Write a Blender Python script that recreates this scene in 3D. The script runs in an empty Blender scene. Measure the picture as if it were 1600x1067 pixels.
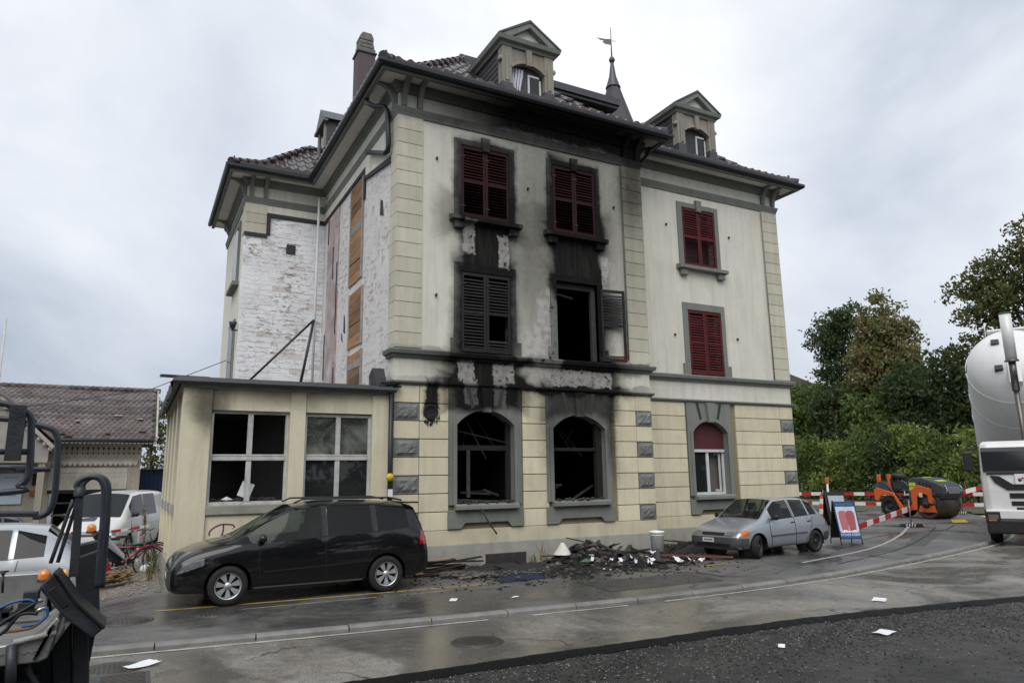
import bpy, bmesh, math, random
from mathutils import Vector, Matrix, noise as mnoise
random.seed(7)
R = math.radians
scene = bpy.context.scene
C = scene.collection

# ---------------------------------------------------------------- camera
cam_data = bpy.data.cameras.new('camera')
cam = bpy.data.objects.new('camera', cam_data); C.objects.link(cam)
CAM = Vector((-4.983, -15.017, 2.0)); PITCH, YAW, ROLL = 0.189, 0.4877, -0.0143
fw = Vector((math.sin(YAW)*math.cos(PITCH), math.cos(YAW)*math.cos(PITCH), math.sin(PITCH)))
rt = Vector((math.cos(YAW), -math.sin(YAW), 0)); up = rt.cross(fw)
rt2 = rt*math.cos(ROLL)+up*math.sin(ROLL); up2 = -rt*math.sin(ROLL)+up*math.cos(ROLL)
m = Matrix((rt2, up2, -fw)).transposed().to_4x4(); m.translation = CAM
cam.matrix_world = m
cam_data.sensor_fit = 'HORIZONTAL'; cam_data.sensor_width = 36; cam_data.lens = 1105.6/1600*36
cam_data.clip_start = 0.1; cam_data.clip_end = 3000
scene.camera = cam

# ---------------------------------------------------------------- world: overcast sky
SUN_EL, SUN_AZ = R(52), R(214)
w = bpy.data.worlds.new('World'); scene.world = w; w.use_nodes = True
nt = w.node_tree; nt.nodes.clear()
def wn(t, **k):
    n = nt.nodes.new(t)
    for a, b in k.items(): setattr(n, a, b)
    return n
sky = wn('ShaderNodeTexSky', sky_type='NISHITA', sun_disc=False, sun_elevation=SUN_EL, sun_rotation=SUN_AZ, air_density=1.5, dust_density=4)
tc = wn('ShaderNodeTexCoord')
mp = wn('ShaderNodeMapping'); mp.inputs['Scale'].default_value = (1.1, 1.1, 1.5)
nt.links.new(tc.outputs['Generated'], mp.inputs['Vector'])
n1 = wn('ShaderNodeTexNoise'); n1.inputs['Scale'].default_value = 1.7; n1.inputs['Detail'].default_value = 7; n1.inputs['Roughness'].default_value = .52; n1.inputs['Distortion'].default_value = .35
nt.links.new(mp.outputs[0], n1.inputs['Vector'])
n2 = wn('ShaderNodeTexNoise'); n2.inputs['Scale'].default_value = 1.0; n2.inputs['Detail'].default_value = 3
mp2 = wn('ShaderNodeMapping'); mp2.inputs['Location'].default_value = (3.1, 1.7, .4)
nt.links.new(tc.outputs['Generated'], mp2.inputs['Vector']); nt.links.new(mp2.outputs[0], n2.inputs['Vector'])
ad = wn('ShaderNodeMath', operation='ADD'); nt.links.new(n1.outputs[0], ad.inputs[0]); nt.links.new(n2.outputs[0], ad.inputs[1])
cr = wn('ShaderNodeValToRGB')
cr.color_ramp.elements[0].position = .395; cr.color_ramp.elements[0].color = (.36, .41, .50, 1)
cr.color_ramp.elements[1].position = .60; cr.color_ramp.elements[1].color = (.86, .87, .89, 1)
e_ = cr.color_ramp.elements.new(.492); e_.color = (.61, .655, .725, 1)
hf = wn('ShaderNodeMath', operation='MULTIPLY'); hf.inputs[1].default_value = .5
nt.links.new(ad.outputs[0], hf.inputs[0]); nt.links.new(hf.outputs[0], cr.inputs[0])
bg1 = wn('ShaderNodeBackground'); bg1.inputs['Strength'].default_value = .09
nt.links.new(sky.outputs[0], bg1.inputs['Color'])
bg2 = wn('ShaderNodeBackground'); bg2.inputs['Strength'].default_value = 1.0
nt.links.new(cr.outputs[0], bg2.inputs['Color'])
mx = wn('ShaderNodeMixShader'); mx.inputs[0].default_value = .93
nt.links.new(bg1.outputs[0], mx.inputs[1]); nt.links.new(bg2.outputs[0], mx.inputs[2])
wo = wn('ShaderNodeOutputWorld'); nt.links.new(mx.outputs[0], wo.inputs['Surface'])

sd = bpy.data.lights.new('sun', 'SUN'); sd.energy = 1.65; sd.angle = R(50); sd.color = (1, .975, .94)
sun = bpy.data.objects.new('sun', sd); C.objects.link(sun)
sdir = Vector((math.sin(SUN_AZ)*math.cos(SUN_EL), math.cos(SUN_AZ)*math.cos(SUN_EL), math.sin(SUN_EL)))
sun.rotation_euler = sdir.to_track_quat('Z', 'Y').to_euler(); sun.location = (0, 0, 40)
scene.view_settings.view_transform = 'Standard'; scene.view_settings.look = 'None'
scene.view_settings.gamma = 1; scene.view_settings.use_curve_mapping = False
scene.view_settings.exposure = 0.33

# ---------------------------------------------------------------- node helper
class NT:
    def __init__(s, tree): s.t = tree
    def new(s, typ, **k):
        n = s.t.nodes.new(typ)
        for a, b in k.items(): setattr(n, a, b)
        return n
    def put(s, sock, v):
        if v is None: return
        if hasattr(v, 'is_linked') or isinstance(v, bpy.types.NodeSocket): s.t.links.new(v, sock)
        elif isinstance(v, (tuple, list)) and len(v) == 3 and sock.type == 'RGBA': sock.default_value = (*v, 1)
        else: sock.default_value = v
    def math(s, op, a, b=None, c=None, clamp=False):
        n = s.new('ShaderNodeMath', operation=op, use_clamp=clamp)
        s.put(n.inputs[0], a); s.put(n.inputs[1], b); s.put(n.inputs[2], c); return n.outputs[0]
    def vm(s, op, a, b=None):
        n = s.new('ShaderNodeVectorMath', operation=op)
        s.put(n.inputs[0], a); s.put(n.inputs[1], b)
        return n.outputs['Value'] if op in ('LENGTH', 'DOT_PRODUCT') else n.outputs[0]
    def noise(s, vec, scale, detail=4, rough=.55, dist=0, out=0):
        n = s.new('ShaderNodeTexNoise'); s.put(n.inputs['Vector'], vec)
        n.inputs['Scale'].default_value = scale; n.inputs['Detail'].default_value = detail
        n.inputs['Roughness'].default_value = rough; n.inputs['Distortion'].default_value = dist
        return n.outputs[out]
    def voro(s, vec, scale, feature='F1', out='Distance'):
        n = s.new('ShaderNodeTexVoronoi', feature=feature); s.put(n.inputs['Vector'], vec)
        n.inputs['Scale'].default_value = scale; return n.outputs[out]
    def mr(s, v, a, b, c=0, d=1, smooth=False):
        n = s.new('ShaderNodeMapRange', interpolation_type='SMOOTHSTEP' if smooth else 'LINEAR')
        s.put(n.inputs[0], v); n.inputs[1].default_value = a; n.inputs[2].default_value = b
        n.inputs[3].default_value = c; n.inputs[4].default_value = d; return n.outputs[0]
    def mix(s, f, a, b, mode='MIX'):
        n = s.new('ShaderNodeMix', data_type='RGBA', blend_type=mode)
        s.put(n.inputs[0], f); s.put(n.inputs[6], a); s.put(n.inputs[7], b); return n.outputs[2]
    def ramp(s, f, *stops):
        n = s.new('ShaderNodeValToRGB'); el = n.color_ramp.elements
        while len(el) < len(stops): el.new(.5)
        for e, (p, c) in zip(el, stops):
            e.position = p; e.color = (*c, 1) if isinstance(c, (tuple, list)) else (c, c, c, 1)
        s.put(n.inputs[0], f); return n.outputs[0]
    def sep(s, v):
        n = s.new('ShaderNodeSeparateXYZ'); s.put(n.inputs[0], v); return n.outputs
    def scale(s, v, sc):
        n = s.new('ShaderNodeMapping'); s.put(n.inputs[0], v); n.inputs['Scale'].default_value = sc; return n.outputs[0]
    def pos(s): return s.new('ShaderNodeNewGeometry').outputs['Position']
    def obj(s): return s.new('ShaderNodeTexCoord').outputs['Object']
    def rnd(s): return s.new('ShaderNodeObjectInfo').outputs['Random']

MATS = {}
def newmat(name):
    m = bpy.data.materials.new(name); m.use_nodes = True; MATS[name] = m
    t = NT(m.node_tree); b = m.node_tree.nodes['Principled BSDF']
    return m, t, b
def mat(name, col, rough=.75, var=.18, scale=3.0, bump=.0, bscale=60, metal=0.0, coord='pos', col2=None,
        piece=0.0, grime=0.0, coat=0.0, rvar=0.0, spec=None, alpha=None, trans=0.0, stretch=None, emit=None):
    """a procedural material: two scales of mottling, optional per-object shift, bump, grime in low noise"""
    if name in MATS: return MATS[name]
    m, t, b = newmat(name)
    v = t.pos() if coord == 'pos' else t.obj()
    if stretch: v = t.scale(v, stretch)
    n = t.math('ADD', t.math('MULTIPLY', t.noise(v, scale, 5), .65), t.math('MULTIPLY', t.noise(v, scale*9, 3), .35))
    k = t.mr(n, .3, .7, 1-var, 1+var)
    c2 = col2 if col2 else col
    base = t.mix(t.mr(t.noise(v, scale*.7, 3, dist=.6), .4, .62), col, c2) if col2 else None
    if piece:
        k = t.math('MULTIPLY', k, t.mr(t.rnd(), 0, 1, 1-piece, 1+piece))
    g = t.new('ShaderNodeCombineColor')
    for i in range(3): t.put(g.inputs[i], k)
    out = t.mix(1.0, base if base is not None else col, g.outputs[0], 'MULTIPLY')
    if grime:
        gm = t.mr(t.noise(t.scale(v, (1, 1, .35)), scale*.8, 6, .65), .48, .75, 0, grime)
        out = t.mix(gm, out, tuple(c*.25 for c in col))
    t.put(b.inputs['Base Color'], out)
    b.inputs['Metallic'].default_value = metal
    if rvar: t.put(b.inputs['Roughness'], t.mr(t.noise(v, scale*2, 4), .3, .7, max(0.02, rough-rvar), min(1, rough+rvar)))
    else: b.inputs['Roughness'].default_value = rough
    if coat: b.inputs['Coat Weight'].default_value = coat; b.inputs['Coat Roughness'].default_value = .04
    if spec is not None: b.inputs['Specular IOR Level'].default_value = spec
    if trans: b.inputs['Transmission Weight'].default_value = trans
    if emit: b.inputs['Emission Color'].default_value = (*emit[0], 1); b.inputs['Emission Strength'].default_value = emit[1]
    if bump:
        bn = t.new('ShaderNodeBump'); bn.inputs['Strength'].default_value = bump; bn.inputs['Distance'].default_value = .02
        t.put(bn.inputs['Height'], t.noise(v, bscale, 4)); t.put(b.inputs['Normal'], bn.outputs[0])
    return m
def glass(name, tint=(.6, .65, .66), rough=.03, op=.55):
    """thin glass: part clear, part mirror"""
    if name in MATS: return MATS[name]
    m, t, b = newmat(name)
    b.inputs['Base Color'].default_value = (*[c*.05 for c in tint], 1); b.inputs['Roughness'].default_value = rough
    tr = t.new('ShaderNodeBsdfTransparent'); tr.inputs[0].default_value = (*tint, 1)
    ms = t.new('ShaderNodeMixShader'); ms.inputs[0].default_value = op
    t.t.links.new(tr.outputs[0], ms.inputs[1]); t.t.links.new(b.outputs[0], ms.inputs[2])
    t.t.links.new(ms.outputs[0], t.t.nodes['Material Output'].inputs['Surface'])
    return m

# ---------------------------------------------------------------- mesh helper
class MB:
    def __init__(s): s.v = []; s.f = []; s.sm = []
    def quad(s, *p, smooth=False):
        i = len(s.v); s.v += [tuple(q) for q in p]; s.f.append(tuple(range(i, i+len(p)))); s.sm.append(smooth); return s
    def box(s, x0, x1, y0, y1, z0, z1):
        i = len(s.v)
        s.v += [(x0,y0,z0),(x1,y0,z0),(x1,y1,z0),(x0,y1,z0),(x0,y0,z1),(x1,y0,z1),(x1,y1,z1),(x0,y1,z1)]
        for f in ((0,3,2,1),(4,5,6,7),(0,1,5,4),(1,2,6,5),(2,3,7,6),(3,0,4,7)):
            s.f.append(tuple(i+k for k in f)); s.sm.append(False)
        return s
    def obox(s, c, size, rot=None):
        """box of full size at c turned by a Matrix"""
        c = Vector(c); h = Vector(size)/2; i = len(s.v); rot = rot or Matrix.Identity(3)
        for dz in (-1, 1):
            for dx, dy in ((-1,-1),(1,-1),(1,1),(-1,1)):
                s.v.append(tuple(c + rot @ Vector((dx*h.x, dy*h.y, dz*h.z))))
        for f in ((0,3,2,1),(4,5,6,7),(0,1,5,4),(1,2,6,5),(2,3,7,6),(3,0,4,7)):
            s.f.append(tuple(i+k for k in f)); s.sm.append(False)
        return s
    def prism(s, poly, ax, a, b):
        """extrude a 2D polygon along axis ax ('x','y','z') from a to b; poly in the two other axes in order"""
        def P(u, w, d): return {'x': (d, u, w), 'y': (u, d, w), 'z': (u, w, d)}[ax]
        n = len(poly); i = len(s.v)
        s.v += [P(u, w, a) for u, w in poly] + [P(u, w, b) for u, w in poly]
        ar = sum(poly[k][0]*poly[(k+1) % n][1]-poly[(k+1) % n][0]*poly[k][1] for k in range(n))
        flip = (ar > 0) ^ (ax == 'y') ^ (b < a)
        F = [tuple(range(n)), tuple(range(2*n-1, n-1, -1))] + [(k, n+k, n+(k+1) % n, (k+1) % n) for k in range(n)]
        for f in F:
            f = tuple(i+q for q in f); s.f.append(f[::-1] if flip else f); s.sm.append(False)
        return s
    def tube(s, path, r, n=8, cap=True, smooth=True):
        path = [Vector(p) for p in path]; rs = r if isinstance(r, (list, tuple)) else [r]*len(path)
        base = len(s.v); pu = None
        for k, p in enumerate(path):
            d = (path[min(k+1, len(path)-1)]-path[max(k-1, 0)]).normalized()
            if pu is None: pu = d.orthogonal().normalized()
            pu = (pu - d*pu.dot(d)); pu = pu.normalized() if pu.length > 1e-5 else d.orthogonal().normalized()
            q = d.cross(pu)
            for a in range(n):
                t = 2*math.pi*a/n; s.v.append(tuple(p+(pu*math.cos(t)+q*math.sin(t))*rs[k]))
        for k in range(len(path)-1):
            for a in range(n):
                s.f.append((base+k*n+a, base+k*n+(a+1) % n, base+(k+1)*n+(a+1) % n, base+(k+1)*n+a)); s.sm.append(smooth)
        if cap:
            s.f.append(tuple(base+a for a in range(n-1, -1, -1))); s.sm.append(False)
            e = base+(len(path)-1)*n; s.f.append(tuple(e+a for a in range(n))); s.sm.append(False)
        return s
    def lathe(s, prof, n=24, o=(0,0,0), ax='z', smooth=True):
        """profile of (r, h) turned about an axis through o"""
        base = len(s.v); o = Vector(o)
        for r, h in prof:
            for a in range(n):
                t = 2*math.pi*a/n; c, d = r*math.cos(t), r*math.sin(t)
                s.v.append(tuple(o+Vector({'z': (c, d, h), 'y': (c, h, d), 'x': (h, c, d)}[ax])))
        for k in range(len(prof)-1):
            for a in range(n):
                f = (base+k*n+a, base+k*n+(a+1) % n, base+(k+1)*n+(a+1) % n, base+(k+1)*n+a)
                s.f.append(f if ax != 'y' else f[::-1]); s.sm.append(smooth)
        return s
    def build(s, name, m, parent=None, label=None, cat=None, group=None, kind=None, bevel=0, subsurf=0, loc=None, rz=None, fix=True):
        me = bpy.data.meshes.new(name); me.from_pydata(s.v, [], s.f)
        me.polygons.foreach_set('use_smooth', s.sm)
        if fix:
            bm = bmesh.new(); bm.from_mesh(me); bmesh.ops.remove_doubles(bm, verts=bm.verts, dist=1e-5)
            bmesh.ops.recalc_face_normals(bm, faces=bm.faces); bm.to_mesh(me); bm.free()
        return link(name, me, m, parent, label, cat, group, kind, bevel, subsurf, loc, rz)
def link(name, me, m, parent=None, label=None, cat=None, group=None, kind=None, bevel=0, subsurf=0, loc=None, rz=None):
    o = bpy.data.objects.new(name, me); C.objects.link(o)
    if m is not None and len(me.materials) == 0: me.materials.append(MATS[m] if isinstance(m, str) else m)
    if parent: o.parent = parent
    if loc is not None: o.location = loc
    if rz is not None: o.rotation_euler = (0, 0, rz)
    if bevel:
        b = o.modifiers.new('bevel', 'BEVEL'); b.width = bevel; b.segments = 2; b.limit_method = 'ANGLE'
    if subsurf:
        b = o.modifiers.new('sub', 'SUBSURF'); b.levels = b.render_levels = subsurf
    tag(o, label, cat, group, kind)
    return o
def tag(o, label=None, cat=None, group=None, kind=None):
    for k, v in (('label', label), ('category', cat), ('group', group), ('kind', kind)):
        if v: o[k] = v
    return o
def thing(name, label, cat, loc=(0,0,0), rz=0, group=None):
    o = bpy.data.objects.new(name, None); C.objects.link(o); o.location = loc; o.rotation_euler = (0, 0, rz)
    o.empty_display_size = .2
    return tag(o, label, cat, group)
def clone(o, parent=None, loc=None, rot=None, label=None):
    c = o.copy(); C.objects.link(c)
    c.parent = parent
    if loc is not None: c.location = loc
    if rot is not None: c.rotation_euler = rot
    if label: c['label'] = label
    for ch in list(o.children): clone(ch, c)
    return c
def box(name, b, m, parent=None, **k): return MB().box(*b).build(name, m, parent, **k)
def sm(x): x = max(0, min(1, x)); return x*x*(3-2*x)
def ground_z(x, y): return -.2*sm((-4.3-x)/1.5)*sm((y+3)/5)
# ================================================================ materials of the ground
def asphalt(name, dark, light, wet=.5, grain=220, bump=.35, puddle=.5, crack=True, brown=None):
    m, t, b = newmat(name); p = t.pos()
    big = t.noise(p, .55, 5, .6, .4); fine = t.math('ADD', t.math('MULTIPLY', t.noise(p, grain, 2, .7), .5), t.math('MULTIPLY', t.noise(p, 48, 3, .7), .5)); mid = t.noise(p, 6, 4)
    c = t.mix(t.mr(big, .35, .65), dark, light)
    if brown: c = t.mix(t.mr(t.noise(p, .8, 4), .45, .7, 0, .6), c, brown)
    k = t.mr(fine, .36, .64, .4, 1.75)
    g = t.new('ShaderNodeCombineColor')
    kk = t.math('MULTIPLY', k, t.mr(mid, .3, .7, .85, 1.15))
    for i in range(3): t.put(g.inputs[i], kk)
    c = t.mix(1, c, g.outputs[0], 'MULTIPLY')
    if crack:
        cv = t.voro(t.vm('ADD', p, t.vm('SCALE', t.noise(p, 1.3, 3, out=1), None)), .32, 'DISTANCE_TO_EDGE')
        ck = t.mr(cv, .0, .009, .85, 0)
        ck = t.math('MULTIPLY', ck, t.mr(t.noise(p, .5, 2), .44, .54))
        c = t.mix(ck, c, (.012, .012, .012))
    wetm = t.mr(t.noise(p, .38, 5, .6, .7), .5-.16*puddle, .62, 1, 0, True)
    c = t.mix(t.math('MULTIPLY', wetm, wet), c, tuple(x*.42 for x in dark))
    t.put(b.inputs['Base Color'], c)
    t.put(b.inputs['Roughness'], t.math('ADD', t.mr(wetm, 0, 1, .58, .2), t.mr(mid, .3, .7, -.06, .06)))
    b.inputs['Specular IOR Level'].default_value = .5
    bn = t.new('ShaderNodeBump'); t.put(bn.inputs['Strength'], t.mr(wetm, 0, 1, bump, bump*.35)); bn.inputs['Distance'].default_value = .012
    t.put(bn.inputs['Height'], t.math('ADD', fine, t.math('MULTIPLY', mid, .6))); t.put(b.inputs['Normal'], bn.outputs[0])
    return m
asphalt('asphalt_walk', (.09, .088, .084), (.14, .136, .128), wet=.75, puddle=.75)
asphalt('asphalt_road', (.155, .145, .13), (.22, .205, .182), wet=.7, puddle=.35, grain=110, brown=(.15, .13, .105))
asphalt('asphalt_far', (.06, .06, .062), (.09, .09, .09), wet=.6, puddle=.9)
def milled():
    m, t, b = newmat('milled'); p = t.pos()
    f = t.noise(p, 55, 5, .75); v = t.voro(p, 45)
    c = t.mix(t.mr(t.noise(p, .9, 5), .35, .65), (.018, .017, .016), (.045, .042, .038))
    sp = t.mr(t.voro(t.vm('ADD', p, t.vm('SCALE', t.noise(p, 30, 2, out=1), None)), 70), .0, .28, 1, 0)
    sp = t.math('MULTIPLY', sp, t.mr(t.noise(p, 40, 2), .52, .64))
    c = t.mix(sp, c, (.22, .2, .17))
    t.put(b.inputs['Base Color'], c); t.put(b.inputs['Roughness'], t.mr(t.noise(p, 3, 4), .35, .65, .35, .8))
    bn = t.new('ShaderNodeBump'); bn.inputs['Strength'].default_value = .9; bn.inputs['Distance'].default_value = .03
    t.put(bn.inputs['Height'], t.math('ADD', f, t.math('MULTIPLY', v, .8))); t.put(b.inputs['Normal'], bn.outputs[0])
milled()
mat('kerb_granite', (.19, .185, .175), .6, .25, 4, .3, 120, piece=.14, grime=.3)
mat('tar', (.004, .004, .004), .6, .5, 8, .8, 40, spec=.15)
mat('line_white', (.36, .345, .31), .6, .35, 6, grime=.6)
mat('line_yellow', (.50, .33, .05), .6, .35, 6, grime=.6)
mat('line_yellow_far', (.62, .42, .04), .5, .25, 3, grime=.35)
mat('iron_cover', (.085, .078, .07), .45, .35, 9, .3, 60, metal=.6)
mat('gravel', (.2, .175, .14), .9, .5, 22, .8, 70, col2=(.12, .105, .085))
mat('field', (.06, .07, .035), .95, .3, .2, .3, 5)
mat('pebble', (.13, .12, .105), .8, .3, 9, piece=0, coord='pos')
mat('pebble_light', (.26, .245, .215), .8, .3, 9)
mat('paper', (.72, .73, .75), .8, .08, 4)

# ================================================================ ground, pavement, road, kerb
def spline(pts, n=8):
    out = []
    for i in range(len(pts)-1):
        p0, p1, p2, p3 = (Vector(pts[max(i-1, 0)]), Vector(pts[i]), Vector(pts[i+1]), Vector(pts[min(i+2, len(pts)-1)]))
        for k in range(n):
            t = k/n; out.append(.5*((2*p1)+(-p0+p2)*t+(2*p0-5*p1+4*p2-p3)*t*t+(-p0+3*p1-3*p2+p3)*t**3))
    out.append(Vector(pts[-1])); return out
KERB = spline([(-60,-2.5),(-20,-3.7),(-9,-4.2),(-5.2,-4.5),(-2.7,-4.76),(.3,-4.98),(3.1,-5.12),(6.5,-5.0),(10.1,-4.45),(15.9,-3.15),(20,-1.6),(25,1.2),(31,6.5),(36,14),(39,25),(40,60)], 10)
TAR = spline([(-60,-8.0),(-12,-7.4),(-3,-7.36),(.5,-7.4),(4.2,-7.56),(8,-8.1),(14,-9.2),(22,-11),(60,-18)], 10)
def yat(line, x):
    for a, b in zip(line, line[1:]):
        if a.x <= x <= b.x: return a.y+(b.y-a.y)*(x-a.x)/(b.x-a.x+1e-9)
    return line[-1].y
MB().quad((-900,-900,-.6),(900,-900,-.6),(900,900,-.6),(-900,900,-.6)).build('ground', 'field', kind='structure')
def strip(name, m, xs, lo, hi, zf, ny, kind='structure', parent=None):
    me = MB()
    for i, x in enumerate(xs):
        a, b = lo(x), hi(x)
        for j in range(ny+1): y = a+(b-a)*(j/ny)**1.6; me.v.append((x, y, zf(x, y)))
    for i in range(len(xs)-1):
        for j in range(ny):
            q = i*(ny+1)+j; me.f.append((q, q+ny+1, q+ny+2, q+1)); me.sm.append(True)
    return me.build(name, m, parent, kind=kind, fix=False)
xs = [-60+i*3 for i in range(17)]+[-10+i*.5 for i in range(60)]+[20+i*2 for i in range(9)]
xs = sorted(set(xs))
strip('pavement', 'asphalt_walk', [x for x in xs if x <= 36], lambda x: yat(KERB, x), lambda x: 60, ground_z, 40)
strip('road', 'asphalt_road', [x for x in xs], lambda x: yat(TAR, x), lambda x: yat(KERB, x)+.02 if x < 35.9 else 60, lambda x, y: -.05, 12)
strip('milled_road', 'milled', [x for x in xs], lambda x: -60, lambda x: yat(TAR, x)-.02, lambda x, y: -.095+.012*mnoise.noise((x*3, y*3, 0)), 90)
# broken black tar edge of the resurfaced lane
e = MB(); prev = None
random.seed(3)
X = -20.0
pts = []
while X < 30:
    pts.append((X, yat(TAR, X))); X += .09
for i in range(len(pts)-1):
    x0, y0 = pts[i]; x1, y1 = pts[i+1]
    j = lambda x, k: .05*mnoise.noise((x*2.3, k, 1))+.03*mnoise.noise((x*9, k, 3))
    a0, a1 = y0+.05+j(x0, 0), y1+.05+j(x1, 0); b0, b1 = y0-.13+j(x0, 5)*1.6, y1-.13+j(x1, 5)*1.6
    za, zb = -.0445, -.088
    e.quad((x0, b0, zb), (x1, b1, zb), (x1, y1-.02, -.046), (x0, y0-.02, -.046), smooth=True)
    e.quad((x0, y0-.02, -.046), (x1, y1-.02, -.046), (x1, a1, za), (x0, a0, za), smooth=True)
e.build('tar_joint', 'tar', label='glossy black tar joint along the edge of the old lane', cat='tar joint', fix=False)
# kerb of granite stones
kr = bpy.data.objects.new('kerb', None); C.objects.link(kr); kr['kind'] = 'structure'
acc = 0; seg = []; L = 1.15
dist = 0; prevp = None; cuts = []
fine = []
for a, b in zip(KERB, KERB[1:]):
    n = max(1, int((b-a).length/.05))
    for k in range(n): fine.append(a+(b-a)*(k/n))
fine = [p for p in fine if -14 < p.x < 33]
stone = []
for p in fine:
    if not stone: stone = [p]; continue
    if (p-stone[0]).length >= L:
        a, b = stone[0], p; d = (b-a).normalized(); nrm = Vector((-d.y, d.x))
        a2 = a+d*.008; b2 = b-d*.008; dz = random.uniform(-.004, .004)
        s = MB(); zt = .018+dz
        def P(q, off, z): return (q.x+nrm.x*off, q.y+nrm.y*off, z)
        prof = [(-.07, -.08), (-.066, -.012+dz), (-.04, zt), (.075, zt+.002), (.075, -.08)]
        i0 = len(s.v); s.v += [P(a2, o_, z_) for o_, z_ in prof]+[P(b2, o_, z_) for o_, z_ in prof]
        for k in range(5): s.f.append((k, (k+1) % 5, 5+(k+1) % 5, 5+k)); s.sm.append(False)
        s.f.append((4, 3, 2, 1, 0)); s.f.append((5, 6, 7, 8, 9)); s.sm += [False, False]
        s.build('kerb_stone', 'kerb_granite', kr)
        stone = [p]
# painted lines: pieces following the kerb, each a thin sheet
def ribbon(name, m, line, x0, x1, off, wd, z, label, cat, wob=.012, gaps=()):
    me = MB(); ps = [p for p in line if x0 <= p.x <= x1]
    for a, b in zip(ps, ps[1:]):
        if any(g0 < a.x < g1 for g0, g1 in gaps): continue
        d = (b-a).normalized(); n = Vector((-d.y, d.x))
        w0 = wd*(1+.25*mnoise.noise((a.x*4, 0, z*50))); w1 = wd*(1+.25*mnoise.noise((b.x*4, 0, z*50)))
        me.quad((*(a+n*(off-w0/2)), z), (*(b+n*(off-w1/2)), z), (*(b+n*(off+w1/2)), z), (*(a+n*(off+w0/2)), z))
    return me.build(name, m, None, label, cat, fix=False)
ribbon('road_line', 'line_white', fine, -9, 33, -.2, .075, -.0455, 'worn white edge line painted along the granite kerb', 'road marking', gaps=((-.2, .5), (2.2, 2.9)))
yl = [Vector((x, -2.22-.03*x-.012*x*abs(x)*.5)) for x in [i*.1 for i in range(-45, 30)]]
ribbon('parking_line', 'line_yellow', yl, -4.5, 1.3, 0, .07, .004, 'worn yellow parking line under the black minivan', 'road marking')
yl2 = [Vector((6.2+i*.1, -2.55+.012*i)) for i in range(0, 10)]
ribbon('parking_line', 'line_yellow', yl2, 6.2, 7.2, 0, .06, .004, 'short yellow line by the scattered papers', 'road marking')
wl = [Vector((x, -2.62-.02*x)) for x in [i*.1 for i in range(-38, 20)]]
ribbon('seam_line', 'line_white', wl, -3.3, 1.6, 0, .035, .0042, 'faint chalky seam line across the wet pavement', 'road marking', gaps=((-1.2, -.7), (.2, .4)))
cv = spline([(8.6,-3.3),(12.5,-2.2),(16.5,-.3),(20.5,2.0),(22.6,3.3),(22.2,4.1),(20.5,4.4)], 12)
ribbon('curved_kerb_line', 'line_white', sorted(cv[:49], key=lambda p: p.x), 8, 30, 0, .09, .005, 'pale curved line across the wet forecourt toward the roller', 'road marking')
for k, (x0, y0, x1, y1) in enumerate(((23.6, 2.2, 25.4, 3.4), (26.9, 2.6, 28.6, 4.1))):
    MB().quad((x0, y0, .006), (x0+.6, y0-.25, .006), (x1+.6, y1-.25, .006), (x1, y1, .006)).build('yellow_marking', 'line_yellow_far', None,
        ('yellow painted block on asphalt before the roller drum', 'yellow painted block on asphalt beside the white truck')[k], 'road marking')
# manhole covers
def manhole(x, y, r, z, label, cat='manhole'):
    t = thing('manhole', label, cat, (x, y, z))
    MB().lathe([(r, .0), (r, .006), (r*.88, .006), (r*.87, .002)], 40).build('rim', 'iron_cover', t)
    c = MB().lathe([(r*.86, .001), (r*.86, .005), (.001, .005)], 40)
    for i in range(-5, 6):
        for j in range(-5, 6):
            px, py = i*r*.15, j*r*.15
            if math.hypot(px, py) < r*.75: c.box(px-r*.045, px+r*.045, py-r*.045, py+r*.045, .005, .009)
    c.build('cover', 'iron_cover', t)
manhole(-3.67, -2.66, .38, 0, 'round iron manhole cover beside the front wheel of the minivan')
manhole(-4.9, -2.65, .36, 0, 'round iron manhole cover on wet asphalt near the gravel')
manhole(-.95, -6.36, .34, -.05, 'round iron manhole cover in the lane near the tar edge')
manhole(-5.05, -5.4, .33, -.05, 'round iron manhole cover in the lane beside a drain grate')
t = thing('drain_grate', 'square cast iron drain grate in the lane by the paver', 'drain', (-4.95, -6.0, -.05))
MB().box(-.3, .3, -.3, .3, 0, .005).build('frame', 'iron_cover', t)
for i in range(9): MB().box(-.25, .25, -.26+i*.06, -.225+i*.06, .005, .012).build('bar', 'iron_cover', t)
# gravel yard left of the annex
g = MB(); 
gp = [(-4.35, .2), (-4.28, 8.5), (-6.8, 9.5), (-8.5, 6), (-8.2, 1.6), (-5.6, .9)]
g.v = [(x, y, ground_z(x, y)+.012) for x, y in gp]; g.f = [tuple(range(len(gp)))]; g.sm = [False]
g.build('gravel_yard', 'gravel', kind='structure', fix=False)
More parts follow.
